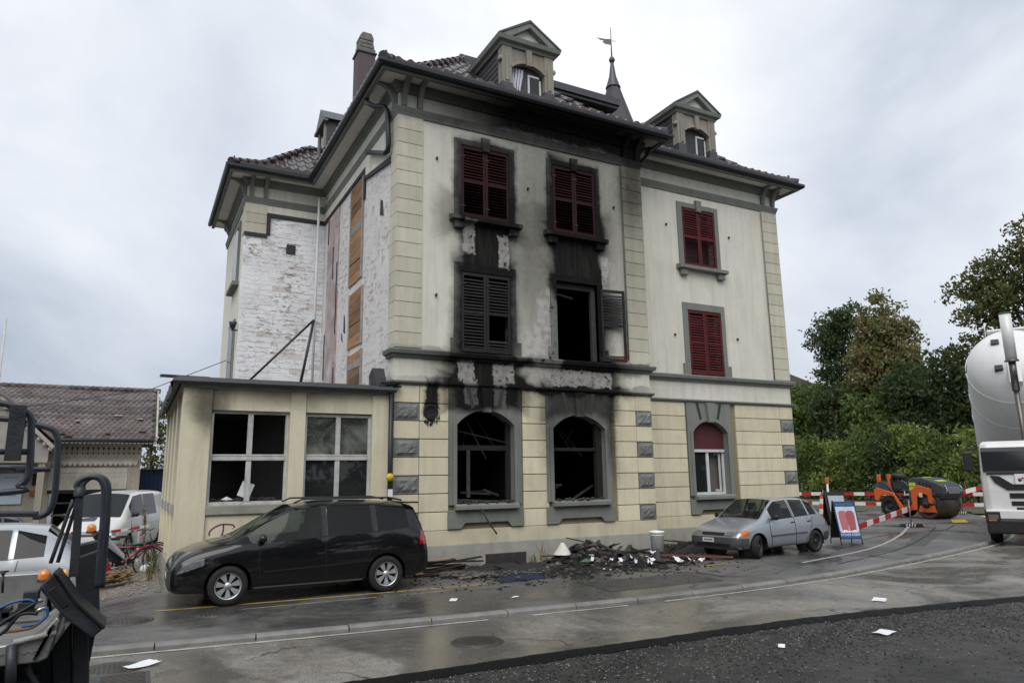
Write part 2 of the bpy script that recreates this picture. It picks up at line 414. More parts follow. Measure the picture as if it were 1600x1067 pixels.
# scattered stones on the milled lane
def blob(mb, c, r, sx=1, sy=1, sz=1, seed=0):
    i = len(mb.v); rr = random.Random(seed)
    a = rr.random()*6.3; ca, sa = math.cos(a), math.sin(a)
    for p in ((1,0,0),(-1,0,0),(0,1,0),(0,-1,0),(0,0,1),(0,0,-1)):
        q = [p[0]*r*sx*rr.uniform(.7, 1.2), p[1]*r*sy*rr.uniform(.7, 1.2), p[2]*r*sz*rr.uniform(.7, 1.2)]
        mb.v.append((c[0]+q[0]*ca-q[1]*sa, c[1]+q[0]*sa+q[1]*ca, c[2]+q[2]))
    for f in ((0,2,4),(2,1,4),(1,3,4),(3,0,4),(2,0,5),(1,2,5),(3,1,5),(0,3,5)):
        mb.f.append(tuple(i+k for k in f)); mb.sm.append(False)
rs = random.Random(5)
for nm, mt, cnt, rad in (('loose_chippings', 'milled', 5200, .012), ('pale_chippings', 'pebble_light', 550, .008), ('grey_chippings', 'pebble', 2200, .012)):
    pm = MB()
    for i in range(cnt):
        x = rs.uniform(-4.5, 11); y = yat(TAR, x)-.12-abs(rs.gauss(0, 1.0))*1.1
        blob(pm, (x, y, -.09), rad*rs.uniform(.5, 1.7), 1, 1, .6, i)
    pm.build(nm, mt, None, {'loose_chippings': 'dark loose asphalt chippings strewn over the milled lane', 'pale_chippings': 'pale stone chips strewn over the milled lane',
             'grey_chippings': 'grey stone chips strewn over the milled lane'}[nm], 'chippings', kind='stuff', fix=False)
pm = MB()
for i in range(1800):
    x = rs.uniform(-6.6, -4.35); y = rs.uniform(.3, 7.5); blob(pm, (x, y, ground_z(x, y)+.015), rs.uniform(.012, .03), 1, 1, .7, i)
pm.build('gravel_stones', 'pebble_light', None, 'loose beige gravel stones beside the annex', 'gravel', kind='stuff', fix=False)
# papers on the ground
def paper(x, y, z, a, sx, sy, label, curl=.02):
    p = MB(); n = 4; ca, sa = math.cos(a), math.sin(a)
    for i in range(n+1):
        for j in range(n+1):
            u, w_ = (i/n-.5)*sx, (j/n-.5)*sy
            p.v.append((x+u*ca-w_*sa, y+u*sa+w_*ca, z+.006+curl*abs(mnoise.noise((u*9+x, w_*9+y, 1)))+curl*.4*(i/n)**2))
    for i in range(n):
        for j in range(n): q = i*(n+1)+j; p.f.append((q, q+n+1, q+n+2, q+1)); p.sm.append(True)
    return p.build('paper_sheet', 'paper', None, label, 'paper', fix=False)
paper(3.94, -8.55, -.085, .2, .3, .2, 'white paper sheet lying on the milled lane')
paper(5.9, -7.1, -.05, .5, .3, .2, 'white paper sheet on the old lane above the tar joint')
paper(-4.72, -5.42, -.045, .6, .34, .22, 'torn white paper sheet beside the drain grate')
paper(-.1, -3.6, .0, 1, .2, .12, 'small white scrap on the pavement before the rubble')
paper(2.2, -8.4, -.085, .7, .12, .08, 'yellowish scrap on the milled lane')
paper(.9, -3.9, .0, .4, .13, .08, 'tiny white scrap near the granite kerb')

mat('asphalt_patch', (.05, .049, .048), .5, .4, 3, .4, 60, rvar=.2)
for k, (pts, lb) in enumerate((([(2.6, -4.3), (5.2, -4.35), (5.3, -3.2), (2.7, -3.1)], 'dark repair patch in the pavement before the rubble'), ([(10.6, -3.3), (13.2, -2.6), (12.7, -1.6), (10.3, -2.5)], 'dark repair patch in the pavement beside the hatchback'), ([(14.2, -2.6), (18.6, -.4), (18.2, .1), (13.9, -2.2)], 'dark wet repair strip on the forecourt before the truck'))):
    MB().quad(*[(x, y, .0035) for x, y in pts]).build('asphalt_patch', 'asphalt_patch', None, lb, 'asphalt patch', fix=False)
def seam(pts, label, m='tar', wd=.018, z=.0045):
    ps = spline(pts, 10); me = MB()
    for a, b in zip(ps, ps[1:]):
        d = (b-a).normalized(); n = Vector((-d.y, d.x))*wd; me.quad((*(a-n), z), (*(b-n), z), (*(b+n), z), (*(a+n), z))
    me.build('tar_seam', m, None, label, 'tar seam', fix=False)
seam([(3.6, -1.9), (5.2, -2.9), (5.6, -4.0)], 'thin dark seam crossing the pavement before the rubble'); seam([(9.0, -3.9), (13, -2.7), (17.5, -.6), (21, 1.3)], 'long dark seam curving across the wet forecourt'); seam([(14.5, -.5), (17.5, .4), (19.5, .2), (22.5, 1.5)], 'curved dark seam on the forecourt by the sign boards'); seam([(17.6, 3.4), (18.6, 3.5), (19.6, 3.9)], 'short dark seam behind the sign boards')
# ================================================================ soot left by the fire (a stain with a shape of its own)
grp = bpy.data.node_groups.new('soot_stain', 'ShaderNodeTree')
grp.interface.new_socket('Soot', in_out='OUTPUT', socket_type='NodeSocketFloat')
grp.interface.new_socket('Bare', in_out='OUTPUT', socket_type='NodeSocketFloat')
t = NT(grp); go = grp.nodes.new('NodeGroupOutput'); P0 = t.pos()
wob = t.vm('ADD', t.vm('SCALE', t.vm('SUBTRACT', t.noise(P0, 1.1, 4, out=1), (.5, .5, .5)), None), t.vm('SCALE', t.vm('SUBTRACT', t.noise(P0, 5, 5, .65, out=1), (.5, .5, .5)), None))
for k_, n in enumerate([n for n in grp.nodes if n.type == 'VECT_MATH' and n.operation == 'SCALE']): n.inputs['Scale'].default_value = (.6, .22)[k_ % 2]
PW = t.vm('ADD', P0, wob)
def mask(vec, cx, cz, hx, hz, soft, shape='b'):
    d = t.vm('MULTIPLY', t.vm('SUBTRACT', vec, (cx, 0, cz)), (1/hx, 0, 1/hz))
    if shape == 'e': q = t.vm('LENGTH', d)
    else:
        s = t.sep(t.vm('ABSOLUTE', d)); q = t.math('MAXIMUM', s[0], s[2])
    return t.mr(q, 1+soft, 1-soft, 0, 1, True)
def union(ms):
    o = None
    for f, st in ms:
        g = t.math('MULTIPLY', f, st)
        o = g if o is None else t.math('SUBTRACT', t.math('ADD', o, g), t.math('MULTIPLY', o, g))
    return o
SOOT = [(2.25,3.95,1.0,.42,.45,.97,'b'),(2.25,4.45,.95,.33,.4,.9,'b'),(2.25,5.95,.80,1.2,.34,.92,'b'),(2.3,7.55,.66,.62,.42,.92,'b'),
        (5.0,4.4,1.2,.4,.4,.8,'b'),(4.95,5.95,.9,1.25,.38,.88,'b'),(4.95,7.65,.78,.72,.36,.94,'b'),(4.9,3.8,1.05,.4,.5,.7,'b'),
        (4.7,9.0,2.7,2.9,.8,.56,'e'),(4.5,11.2,3.3,.5,.7,.84,'b'),(2.27,9.2,.84,1.14,.14,.66,'b'),(4.93,9.2,.84,1.16,.14,.68,'b'),(2.25,8.3,1.0,.5,.5,.5,'b'),(4.9,8.4,1.0,.5,.5,.6,'b'),(1.2,8.2,.3,.5,.9,.3,'e'),(1.5,4.45,.9,.25,.8,.35,'e'),
        (.87,3.8,.2,.36,.5,1,'b'),(3.8,4.77,3.0,.13,.8,.75,'b'),(3.9,4.13,2.9,.1,.8,.75,'b'),(6.9,10.1,.5,1.2,.8,.62,'e'),(3.55,6.6,.5,2.2,.9,.35,'e'),
        (4.0,3.1,.35,.9,.8,.4,'e'),(5.85,3.2,.2,1.2,.8,.6,'e'),(-3.75,3.45,.3,.55,.8,.75,'e'),(-2.2,3.72,.9,.25,.8,.4,'e')]
BARE = [(4.0,5.45,.4,1.25,.12,1,'e'),(3.85,5.1,.45,.5,.12,1,'e'),(1.83,7.75,.16,.4,.1,1,'b'),(2.78,7.5,.14,.42,.1,1,'b'),
        (1.75,4.45,.2,.22,.1,1,'b'),(2.75,4.45,.28,.22,.1,1,'b'),(4.55,4.43,.45,.2,.1,1,'b'),(5.45,4.43,.45,.2,.1,1,'b'),(5.83,7.25,.1,.5,.1,1,'b'),(3.45,5.35,.12,.17,.1,1,'e'),
        (1.86,3.95,.17,.3,.08,.7,'b'),(2.62,3.95,.17,.3,.08,.7,'b')]
s = t.sep(P0)
guard = t.mr(s[1], .5, .7, 1, 0)
so = union([(mask(PW, *q[:5], q[6]), q[5]) for q in SOOT])
fine_n = t.noise(P0, 9, 6, .7); streak = t.noise(t.scale(P0, (2.6, 2.6, .3)), 3, 4)
so = t.math('ADD', so, t.math('MULTIPLY', t.math('MULTIPLY', t.math('SUBTRACT', fine_n, .5), .55), t.math('MULTIPLY', so, t.math('SUBTRACT', 1.15, so))), clamp=True)
so = t.math('MULTIPLY', t.mr(so, .03, .86, 0, 1), t.mr(streak, .45, .75, 1, .975))
t.put(go.inputs['Soot'], t.math('MULTIPLY', so, guard, clamp=True))
ba = union([(mask(t.vm('ADD', P0, t.vm('SCALE', t.vm('SUBTRACT', t.noise(P0, 4, 6, .7, out=1), (.5, .5, .5)), None)), *q[:5], q[6]), q[5]) for q in BARE])
for n in grp.nodes:
    if n.type == 'VECT_MATH' and n.operation == 'SCALE' and n.inputs['Scale'].default_value == 1.0: n.inputs['Scale'].default_value = .3
ba = t.math('MULTIPLY', ba, t.mr(t.noise(P0, 6.5, 7, .75), .40, .455))
t.put(go.inputs['Bare'], t.math('MULTIPLY', ba, guard, clamp=True))

def facade(name, col, rough=.85, var=.07, bump=.15, bscale=90, piece=0, grime=.18, bare=True, col2=None, sootk=1.0, streaky=.15, barecol=None):
    m, tt, b = newmat(name); p = tt.pos()
    k = tt.mr(tt.math('ADD', tt.math('MULTIPLY', tt.noise(p, 1.6, 5, .6), .6), tt.math('MULTIPLY', tt.noise(p, 22, 3), .4)), .3, .7, 1-var, 1+var)
    if piece: k = tt.math('MULTIPLY', k, tt.mr(tt.rnd(), 0, 1, 1-piece, 1+piece))
    st = tt.noise(tt.scale(p, (3, 3, .3)), 1.6, 5, .6)
    k = tt.math('MULTIPLY', k, tt.mr(st, .45, .72, 1, 1-streaky))
    g = tt.new('ShaderNodeCombineColor')
    for i in range(3): tt.put(g.inputs[i], k)
    c = tt.mix(1, col, g.outputs[0], 'MULTIPLY')
    if grime: c = tt.mix(tt.mr(tt.noise(p, .9, 6, .7), .5, .78, 0, grime), c, tuple(x*.45 for x in col))
    # splash dirt low on the walls
    c = tt.mix(tt.math('MULTIPLY', tt.mr(tt.sep(p)[2], .15, 1.0, .35, 0), tt.mr(tt.noise(p, 3, 5), .3, .7)), c, (.16, .15, .12))
    gn = tt.new('ShaderNodeGroup', node_tree=grp)
    if bare: c = tt.mix(tt.math('MULTIPLY', gn.outputs['Bare'], .95), c, barecol or tt.mix(tt.mr(tt.noise(p, 5, 4), .45, .7), (.56, .55, .53), (.36, .29, .26)))
    sf = tt.math('MULTIPLY', gn.outputs['Soot'], tt.math('SUBTRACT', 1, tt.math('MULTIPLY', gn.outputs['Bare'], .55))) if bare else gn.outputs['Soot']
    c = tt.mix(tt.math('MULTIPLY', sf, .995*sootk), c, (.0085, .008, .0078))
    tt.put(b.inputs['Base Color'], c); b.inputs['Roughness'].default_value = rough; b.inputs['Specular IOR Level'].default_value = .12
    bn = tt.new('ShaderNodeBump'); bn.inputs['Strength'].default_value = bump; bn.inputs['Distance'].default_value = .02
    tt.put(bn.inputs['Height'], tt.math('ADD', tt.noise(p, bscale, 4), tt.math('MULTIPLY', gn.outputs['Bare'], -1.2 if bare else 0))); tt.put(b.inputs['Normal'], bn.outputs[0])
    return m
facade('plaster_pale', (.68, .665, .58))
facade('plaster_quoin', (.55, .53, .43), piece=.085, grime=.3)
facade('plaster_yellow', (.67, .615, .45), piece=.07, grime=.28)
facade('joint', (.26, .23, .15), bare=False)  # same plaster darkened: shadow between the blocks is put into the colour
facade('plinth', (.40, .395, .36), grime=.4)
facade('trim', (.205, .215, .195), bare=True, grime=.3, piece=.06, barecol=(.27, .275, .255))
facade('rock', (.195, .205, .195), bare=False, bump=1.0, bscale=22, var=.25, piece=.08)
facade('soffit', (.72, .68, .62), bare=False, grime=.25, streaky=.05)
facade('shutter_red', (.108, .023, .025), rough=.55, bare=False, sootk=.8, grime=.35, piece=.1)
mat('shutter_char', (.009, .0085, .0085), .75, .5, 12, .6, 60, piece=.3)
mat('char', (.010, .0095, .009), .85, .5, 9, .7, 50)
mat('char_grey', (.045, .043, .042), .85, .5, 7, .6, 60)
mat('interior_burnt', (.02, .019, .018), .95, .5, 4)
mat('gutter_metal', (.022, .026, .03), .4, .25, 5, metal=.3)
mat('tile_dark', (.038, .03, .032), .16, .3, 4, .1, 60, rvar=.08, col2=(.07, .052, .05))
mat('tile_red', (.16, .085, .07), .7, .35, 4, .3, 60)
mat('metal_sheet', (.07, .072, .08), .45, .2, 3, metal=.4)
mat('shingle', (.045, .04, .048), .65, .25, 5, .2, 60, piece=.2)
mat('dormer_wood', (.27, .25, .205), .8, .25, 5, .35, 50, stretch=(1, 1, .15), grime=.45)
mat('white_frame', (.62, .63, .64), .5, .1, 5, grime=.15)
mat('curtain', (.60, .60, .68), .9, .15, 6, bump=.3, bscale=14)
mat('curtain_cream', (.62, .60, .54), .9, .15, 6, bump=.3, bscale=14)
mat('chimney_clad', (.085, .062, .066), .7, .2, 3, .1, 30, stretch=(1, 1, .2))
mat('concrete_cap', (.17, .16, .145), .9, .3, 6, .4, 60, grime=.5)
mat('blind_red', (.085, .016, .02), .7, .1, 4, bump=.0)
def whitewash():
    m, tt, b = newmat('whitewash'); p = tt.pos()
    c = tt.mix(tt.mr(tt.noise(p, 1.2, 5), .4, .65), (.86, .87, .89), (.74, .75, .77))
    fl = tt.mr(tt.noise(tt.scale(p, (1, 1, 2.6)), 3.4, 8, .78, .5), .54, .58)
    fl = tt.math('MULTIPLY', fl, tt.mr(tt.noise(p, .75, 4, .6), .42, .6, .15, 1))
    c = tt.mix(tt.math('MULTIPLY', fl, .85), c, tt.mix(tt.noise(p, 2, 3), (.40, .31, .22), (.22, .18, .14)))
    dk = tt.mr(tt.noise(tt.scale(p, (1.5, 1.5, 3)), 5.5, 5, .7), .66, .7)
    c = tt.mix(dk, c, (.06, .055, .05))
    if True: c = tt.mix(tt.mr(tt.rnd(), .9, .97, 0, .45), c, (.45, .36, .28))
    tt.put(b.inputs['Base Color'], c); b.inputs['Roughness'].default_value = .9
    bn = tt.new('ShaderNodeBump'); bn.inputs['Strength'].default_value = .7; bn.inputs['Distance'].default_value = .03
    tt.put(bn.inputs['Height'], tt.math('ADD', tt.math('MULTIPLY', fl, -.7), tt.noise(p, 18, 5))); tt.put(b.inputs['Normal'], bn.outputs[0])
whitewash()
mat('board_orange', (.25, .135, .06), .8, .4, 4, .3, 40, stretch=(1, .3, 3), piece=.5, grime=.3)
mat('board_grey', (.30, .28, .26), .85, .3, 4, .3, 40, piece=.2)
mat('flue_pink', (.38, .28, .27), .9, .3, 2, .4, 20, grime=.3, col2=(.46, .44, .45))
mat('edge_dark', (.035, .033, .038), .8, .3, 6, .3, 40)
glass('pane_dark', (.5, .55, .58), .03, .75)

# ================================================================ the burnt house
house = thing('station_house', 'fire damaged cream three storey house with soot around its windows', 'house', (0, 0, 0))
H = house
W1, W2, RY, ZG = 7.16, 13.5, .823, 11.46
WX, WY = -2.457, 7.34
def wall_y(mb, y, x0, x1, z0, z1, ops, th=.32):
    xs = sorted({x0, x1, *[o[0] for o in ops], *[o[1] for o in ops]}); zs = sorted({z0, z1, *[o[2] for o in ops], *[o[3] for o in ops]})
    xs = [x for x in xs if x0 <= x <= x1]; zs = [z for z in zs if z0 <= z <= z1]
    for a, b in zip(xs, xs[1:]):
        for c, d in zip(zs, zs[1:]):
            if any(o[0] < (a+b)/2 < o[1] and o[2] < (c+d)/2 < o[3] for o in ops): continue
            mb.quad((a, y, c), (b, y, c), (b, y, d), (a, y, d))
    for a, b, c, d in ops:
        mb.quad((a, y, c), (a, y+th, c), (a, y+th, d), (a, y, d)); mb.quad((b, y, c), (b, y, d), (b, y+th, d), (b, y+th, c))
        mb.quad((a, y, c), (b, y, c), (b, y+th, c), (a, y+th, c)); mb.quad((a, y, d), (a, y+th, d), (b, y+th, d), (b, y, d))
    return mb
M_GF = [(1.46, 3.02, 1.4, 3.52), (4.02, 5.64, 1.4, 3.5)]
M_1F = [(1.62, 2.95, 4.9, 6.87), (4.28, 5.55, 4.86, 6.95)]
M_2F = [(1.62, 2.95, 8.25, 10.13), (4.25, 5.58, 8.25, 10.13)]
R_GF = [(9.24, 10.66, 1.4, 3.5)]; R_1F = [(9.38, 10.72, 4.9, 6.87)]; R_2F = [(9.38, 10.72, 8.25, 10.13)]
wall_y(MB(), 0, 0, W1, 4.15, 11.4, M_1F+M_2F).build('wall', 'plaster_pale', H, fix=False)
wall_y(MB(), .03, .03, W1-.03, .5, 4.15, M_GF, .32).build('wall', 'joint', H, fix=False)
wall_y(MB(), RY, W1, W2, 4.15, 11.4, R_1F+R_2F).build('wall', 'plaster_pale', H, fix=False)
wall_y(MB(), RY+.03, W1, W2-.03, .5, 4.15, R_GF).build('wall', 'joint', H, fix=False)
# right return, back and far walls
MB().quad((W1, 0, 0), (W1, RY, 0), (W1, RY, 11.4), (W1, 0, 11.4)).build('wall', 'plaster_pale', H, fix=False)
b = MB(); b.quad((W2, RY, 0), (W2, 12.5, 0), (W2, 12.5, 11.4), (W2, RY, 11.4)); b.quad((W2, 12.5, 0), (WX, 12.5, 0), (WX, 12.5, 11.4), (W2, 12.5, 11.4))
b.build('wall', 'plaster_pale', H, fix=False)
# plinths
MB().box(-.03, W1+.03, -.05, .3, -.1, .55).build('plinth', 'plinth', H, bevel=.012)
MB().box(W1+.03, W2+.03, RY-.05, RY+.3, -.1, .55).build('plinth', 'plinth', H, bevel=.012)
MB().box(W2-.1, W2+.03, RY+.3, 12.5, -.1, .55).build('plinth', 'plinth', H)
MB().box(2.2, 3.25, -.056, -.045, .02, .3).build('cellar_vent', 'iron_cover', H)
# smooth band above the plinth
MB().box(0, W1, -.02, .2, .55, .86).build('base_band', 'plaster_yellow', H, bevel=.006)
MB().box(W1, W2, RY-.02, RY+.2, .55, .86).build('base_band', 'plaster_yellow', H, bevel=.006)
# rusticated ground floor, one block at a time
COURSES = [(.86+.4*i, 1.26+.4*i) for i in range(8)]
rr = random.Random(11)
def blocks(segs, y, tall):
    for ci, (z0, z1) in enumerate(COURSES):
        for x0, x1, q in segs:
            d = .002*rr.random()
            if q and ci % 2 == 0 and ci < 8:
                mb = MB(); n, mm = 7, 5    # rock-faced grey stone with margin
                mb.box(x0+.008, x1-.008, y-.025, y+.1, z0+.008, z1-.008)
                i0 = len(mb.v)
                for i in range(n+1):
                    for j in range(mm+1):
                        u = x0+.035+(x1-x0-.07)*i/n; w_ = z0+.035+(z1-z0-.07)*j/mm
                        ed = 0 if i in (0, n) or j in (0, mm) else 1
                        mb.v.append((u, y-.0252-ed*(.025+.03*rr.random()), w_))
                for i in range(n):
                    for j in range(mm):
                        k = i0+i*(mm+1)+j; mb.f.append((k, k+mm+1, k+mm+2, k+1)); mb.sm.append(False)
                mb.build('rock_faced_stone', 'rock', H, fix=False)
            else:
                MB().box(x0+.007, x1-.007, y-.02-d, y+.08, z0+.009, z1-.009).build('facing_block', 'plaster_yellow', H, bevel=.007)
blocks([(0, .6, True), (.6, 1.31, False), (3.22, 3.93, False), (5.95, 6.63, False), (6.63, W1, True)], 0, 0)
blocks([(W1, 9.06, False), (11.02, 12.92, False), (12.92, W2, True)], RY, 0)
for ci, (z0, z1) in enumerate(COURSES):   # return of the projecting block
    MB().box(W1-.05, W1+.02, .09, RY, z0+.009, z1-.009).build('facing_block', 'plaster_yellow', H)
    MB().box(-.02, .06, .09, .5, z0+.009, z1-.009).build('facing_block', 'plaster_yellow', H)
# quoin pilasters of the upper floors
def quoins(x0, x1, y, z0, z1, n, side=None):
    h = (z1-z0)/n
    for i in range(n):
        a, b = z0+i*h+.006, z0+(i+1)*h-.006; d = .001*rr.random()
        mb = MB().box(x0, x1, y-.03-d, y+.05, a, b)
        mb.build('quoin', 'plaster_quoin', H, bevel=.006)
        if side is not None:
            sx, sy = side
            MB().box(min(sx, sx+.03*(1 if sx > 3 else -1)), max(sx, sx+.03*(1 if sx > 3 else -1)), y-.028-d, sy, a, b).build('quoin', 'plaster_quoin', H)
quoins(0, .62, 0, 4.9, 10.56, 16, (0, .42)); quoins(6.52, W1, 0, 4.9, 10.56, 16, (W1, RY)); quoins(12.84, W2, RY, 4.9, 10.56, 16, (W2, RY+.6))
quoins(WX, WX+.62, WY, 9.6, 10.56, 3, (WX, WY+.5))

# mouldings swept round the building
WALL = [(WX, 12.5), (WX, WY), (0, WY), (0, 0), (W1, 0), (W1, RY), (W2, RY), (W2, 12.5)]
def sweep(name, path, prof, m, parent, **k):
    mb = MB(); path = [Vector(p) for p in path]; n = len(path); offs = []
    for i, p in enumerate(path):
        d0 = (p-path[i-1]).normalized() if i else (path[1]-p).normalized(); d1 = (path[i+1]-p).normalized() if i < n-1 else d0
        n0, n1 = Vector((d0.y, -d0.x)), Vector((d1.y, -d1.x)); mi = (n0+n1).normalized(); offs.append(mi/max(.3, mi.dot(n0)))
    L = len(prof)
    for p, o in zip(path, offs):
        for a, z in prof: mb.v.append((p.x+o.x*a, p.y+o.y*a, z))
    for i in range(n-1):
        for j in range(L):
            mb.f.append((i*L+j, (i+1)*L+j, (i+1)*L+(j+1) % L, i*L+(j+1) % L)); mb.sm.append(False)
    mb.f.append(tuple(range(L))); mb.f.append(tuple((n-1)*L+j for j in range(L-1, -1, -1))); mb.sm += [False, False]
    return mb.build(name, m, parent, **k)
sweep('frieze_moulding', WALL, [(-.05, 10.55), (.035, 10.55), (.05, 10.62), (.06, 10.64), (.085, 10.72), (.085, 10.76), (-.05, 10.77)], 'trim', H)
sweep('cornice_moulding', WALL, [(-.05, 11.13), (.05, 11.13), (.08, 11.22), (.14, 11.25), (.17, 11.346), (-.05, 11.346)], 'trim', H)
sweep('soffit', WALL, [(-.1, 11.35), (.56, 11.35), (.56, 11.37), (-.1, 11.38)], 'soffit', H)
sweep('fascia_board', WALL, [(.50, 11.29), (.60, 11.29), (.60, 11.45), (.565, 11.45), (.565, 11.345), (.50, 11.345)], 'trim', H)
sweep('gutter', WALL, [(.602, 11.46), (.602, 11.40), (.64, 11.35), (.70, 11.35), (.735, 11.40), (.735, 11.475), (.72, 11.475), (.715, 11.41), (.69, 11.37), (.65, 11.37), (.62, 11.41), (.62, 11.46)], 'gutter_metal', H)
BELT = [(0, .45), (0, 0), (W1, 0), (W1, RY), (W2, RY), (W2, 12.5)]
sweep('belt_course', BELT, [(-.05, 4.68), (.05, 4.68), (.07, 4.74), (.13, 4.76), (.15, 4.84), (.13, 4.87), (-.05, 4.90)], 'trim', H)
sweep('belt_course', BELT, [(-.05, 4.05), (.03, 4.05), (.05, 4.08), (.09, 4.11), (.09, 4.15), (-.05, 4.17)], 'trim', H)

# brackets under the eaves
def bracket(x, y, dirx, diry):
    pr = [(.0, 10.77)]
    for k in range(9):
        a = k/8*math.pi/2; pr.append((.1+.36*(1-math.cos(a)), 10.80+.50*math.sin(a)))
    pr += [(.52, 11.30), (.52, 11.346), (0.0, 11.346)]
    pr = [(0, 10.77), (.09, 10.77)]+pr[1:]
    mb = MB(); hw = .06
    n = len(pr); tx, ty = -diry, dirx
    for s_ in (-1, 1):
        for d, z in pr: mb.v.append((x+dirx*d+tx*hw*s_, y+diry*d+ty*hw*s_, z))
    mb.f += [tuple(range(n)), tuple(range(2*n-1, n-1, -1))]+[(k, n+k, n+(k+1) % n, (k+1) % n) for k in range(n)]
    mb.sm += [False]*(n+2)
    mb.build('bracket', 'trim', H)
for x in (.12, .52, 6.62, 7.04): bracket(x, 0, 0, -1)
for x in (12.92, 13.38): bracket(x, RY, 0, -1)
for x in (WX+.12, WX+.55): bracket(x, WY, 0, -1)
for y in (.14,): bracket(0, y, -1, 0)
for y in (WY+.14, 11.6): bracket(WX, y, -1, 0)
bracket(W1, .12, 1, 0); bracket(W2, RY+.15, 1, 0)

# window surrounds
def ring(inner, outer, y0, y1, name, m, parent):
    mb = MB(); n = len(inner)
    for k in range(n):
        a, b = inner[k], inner[(k+1) % n]; c, d = outer[k], outer[(k+1) % n]
        mb.quad((a[0], y0, a[1]), (b[0], y0, b[1]), (d[0], y0, d[1]), (c[0], y0, c[1]))
        mb.quad((a[0], y0, a[1]), (a[0], y1, a[1]), (b[0], y1, b[1]), (b[0], y0, b[1]))
        mb.quad((c[0], y0, c[1]), (d[0], y0, d[1]), (d[0], y1, d[1]), (c[0], y1, c[1]))
    return mb.build(name, m, parent)
def surround(x0, x1, z0, z1, y, top, key=True, sill=True):
    w = MB(); o = thing
    ix0, ix1 = x0, x1
    f = ring([(ix0, z0), (ix1, z0), (ix1, z1), (ix0, z1)], [(ix0-.18, z0-.001), (ix1+.15, z0-.001), (ix1+.15, top), (ix0-.18, top)], y-.035, y+.1, 'window_surround', 'trim', H)
    cx = (x0+x1)/2
    if key: MB().prism([(cx-.085, z1-.09), (cx+.085, z1-.09), (cx+.115, top+.12), (cx-.115, top+.12)], 'y', y-.09, y).build('keystone', 'trim', f)
    if sill:
        MB().prism([(y-.20, z0-.13), (y-.20, z0-.03), (y-.04, z0), (y+.1, z0), (y+.1, z0-.14), (y-.14, z0-.14)], 'x', x0-.31, x1+.29).build('sill', 'trim', f)
        for sx in (x0-.2, x1-.06): MB().box(sx, sx+.26, y-.13, y, z0-.33, z0-.141).build('sill_bracket', 'trim', f, bevel=.02)
    else:
        for sx in (x0-.27, x1+.02): MB().box(sx, sx+.25, y-.055, y, z0-.04, z0+.32).build('jamb_foot', 'trim', f, bevel=.01)
    return f
def shutter(parent, x0, x1, z0, z1, y, m, drop=.5, missing=(), rot=0, hinge=None, lower_dark=True):
    """louvred leaf: stiles, rails, every slat its own"""
    e = bpy.data.objects.new('shutter', None)
    fr = MB(); wdt = x1-x0; o = hinge or (x0, y)
    L = lambda x: x-o[0]
    s_ = .065
    fr.box(L(x0), L(x0)+s_, -.022, .022, z0, z1).box(L(x1)-s_, L(x1), -.022, .022, z0, z1)
    zm = z0+(z1-z0)*drop
    for za, zb in ((z0, z0+.09), (zm-.035, zm+.035), (z1-.075, z1)): fr.box(L(x0)+s_, L(x1)-s_, -.021, .021, za, zb)
    f = fr.build('shutter', m, parent, loc=(o[0], o[1], 0)); f.rotation_euler = (0, 0, rot)
    bpy.data.objects.remove(e)
    sl = MB().obox((0, 0, 0), (x1-x0-2*s_, .062, .010), Matrix.Rotation(R(52), 3, 'X')).build('slat', m, f)
    sl2 = MB().obox((0, 0, 0), (x1-x0-2*s_, .05, .009), Matrix.Rotation(R(14), 3, 'X')).build('slat', m, f)
    first = [True, True]
    z = z0+.125; k = 0
    while z < z1-.09:
        if abs(z-zm) > .05 and k not in missing:
            low = z < zm and lower_dark
            src = sl2 if low else sl; idx = 1 if low else 0
            c = src if first[idx] else clone(src, f); first[idx] = False
            c.location = ((L(x0)+L(x1))/2, 0, z+rr.uniform(-.004, .004)); c.rotation_euler = (rr.uniform(-.12, .12), rr.uniform(-.01, .01), 0)
        z += .078; k += 1
    for q, fl in ((sl, first[0]), (sl2, first[1])):
        if fl: bpy.data.objects.remove(q)
    for hz in (z0+.25, z1-.3): MB().box(L(x0)-.02 if x0 < (o[0]+.01) else L(x1)-.02, (L(x0)+.09) if x0 < (o[0]+.01) else L(x1)+.03, -.034, -.024, hz, hz+.03).build('hinge', 'gutter_metal', f)
    return f
for (x0, x1, z0, z1) in M_2F+R_2F:
    y = 0 if x0 < 7 else RY
    f = surround(x0, x1, z0, z1, y, 10.28)
    c = (x0+x1)/2; shutter(f, x0+.01, c-.004, z0+.02, z1-.02, y+.0, 'shutter_red'); shutter(f, c+.004, x1-.01, z0+.02, z1-.02, y+.0, 'shutter_red')
f = surround(9.38, 10.72, 4.9, 6.87, RY, 7.08, key=False, sill=False); shutter(f, 9.39, 10.046, 4.92, 6.85, RY, 'shutter_red', lower_dark=False); shutter(f, 10.054, 10.71, 4.92, 6.85, RY, 'shutter_red', lower_dark=False)
f = surround(1.62, 2.95, 4.9, 6.87, 0, 7.08, key=False, sill=False)
shutter(f, 1.63, 2.28, 4.92, 6.85, 0, 'shutter_char', lower_dark=False)
shutter(f, 2.29, 2.94, 4.92, 6.85, 0, 'shutter_char', missing=tuple(range(3, 12)), lower_dark=False)
f = surround(4.28, 5.55, 4.9, 6.95, 0, 7.12, key=False, sill=False)
hb = shutter(f, 5.62, 6.34, 4.92, 6.85, -.05, 'shutter_char', missing=tuple(range(1, 12)), rot=-.12, hinge=(5.62, -.06), lower_dark=False)
MB().box(.70, .728, -.026, .026, 4.93, 5.42).build('unburnt_stile', 'shutter_red', hb, label='red unburnt corner of the charred shutter')
MB().box(.45, .70, -.027, .027, 4.925, 5.0).build('unburnt_rail', 'shutter_red', hb)
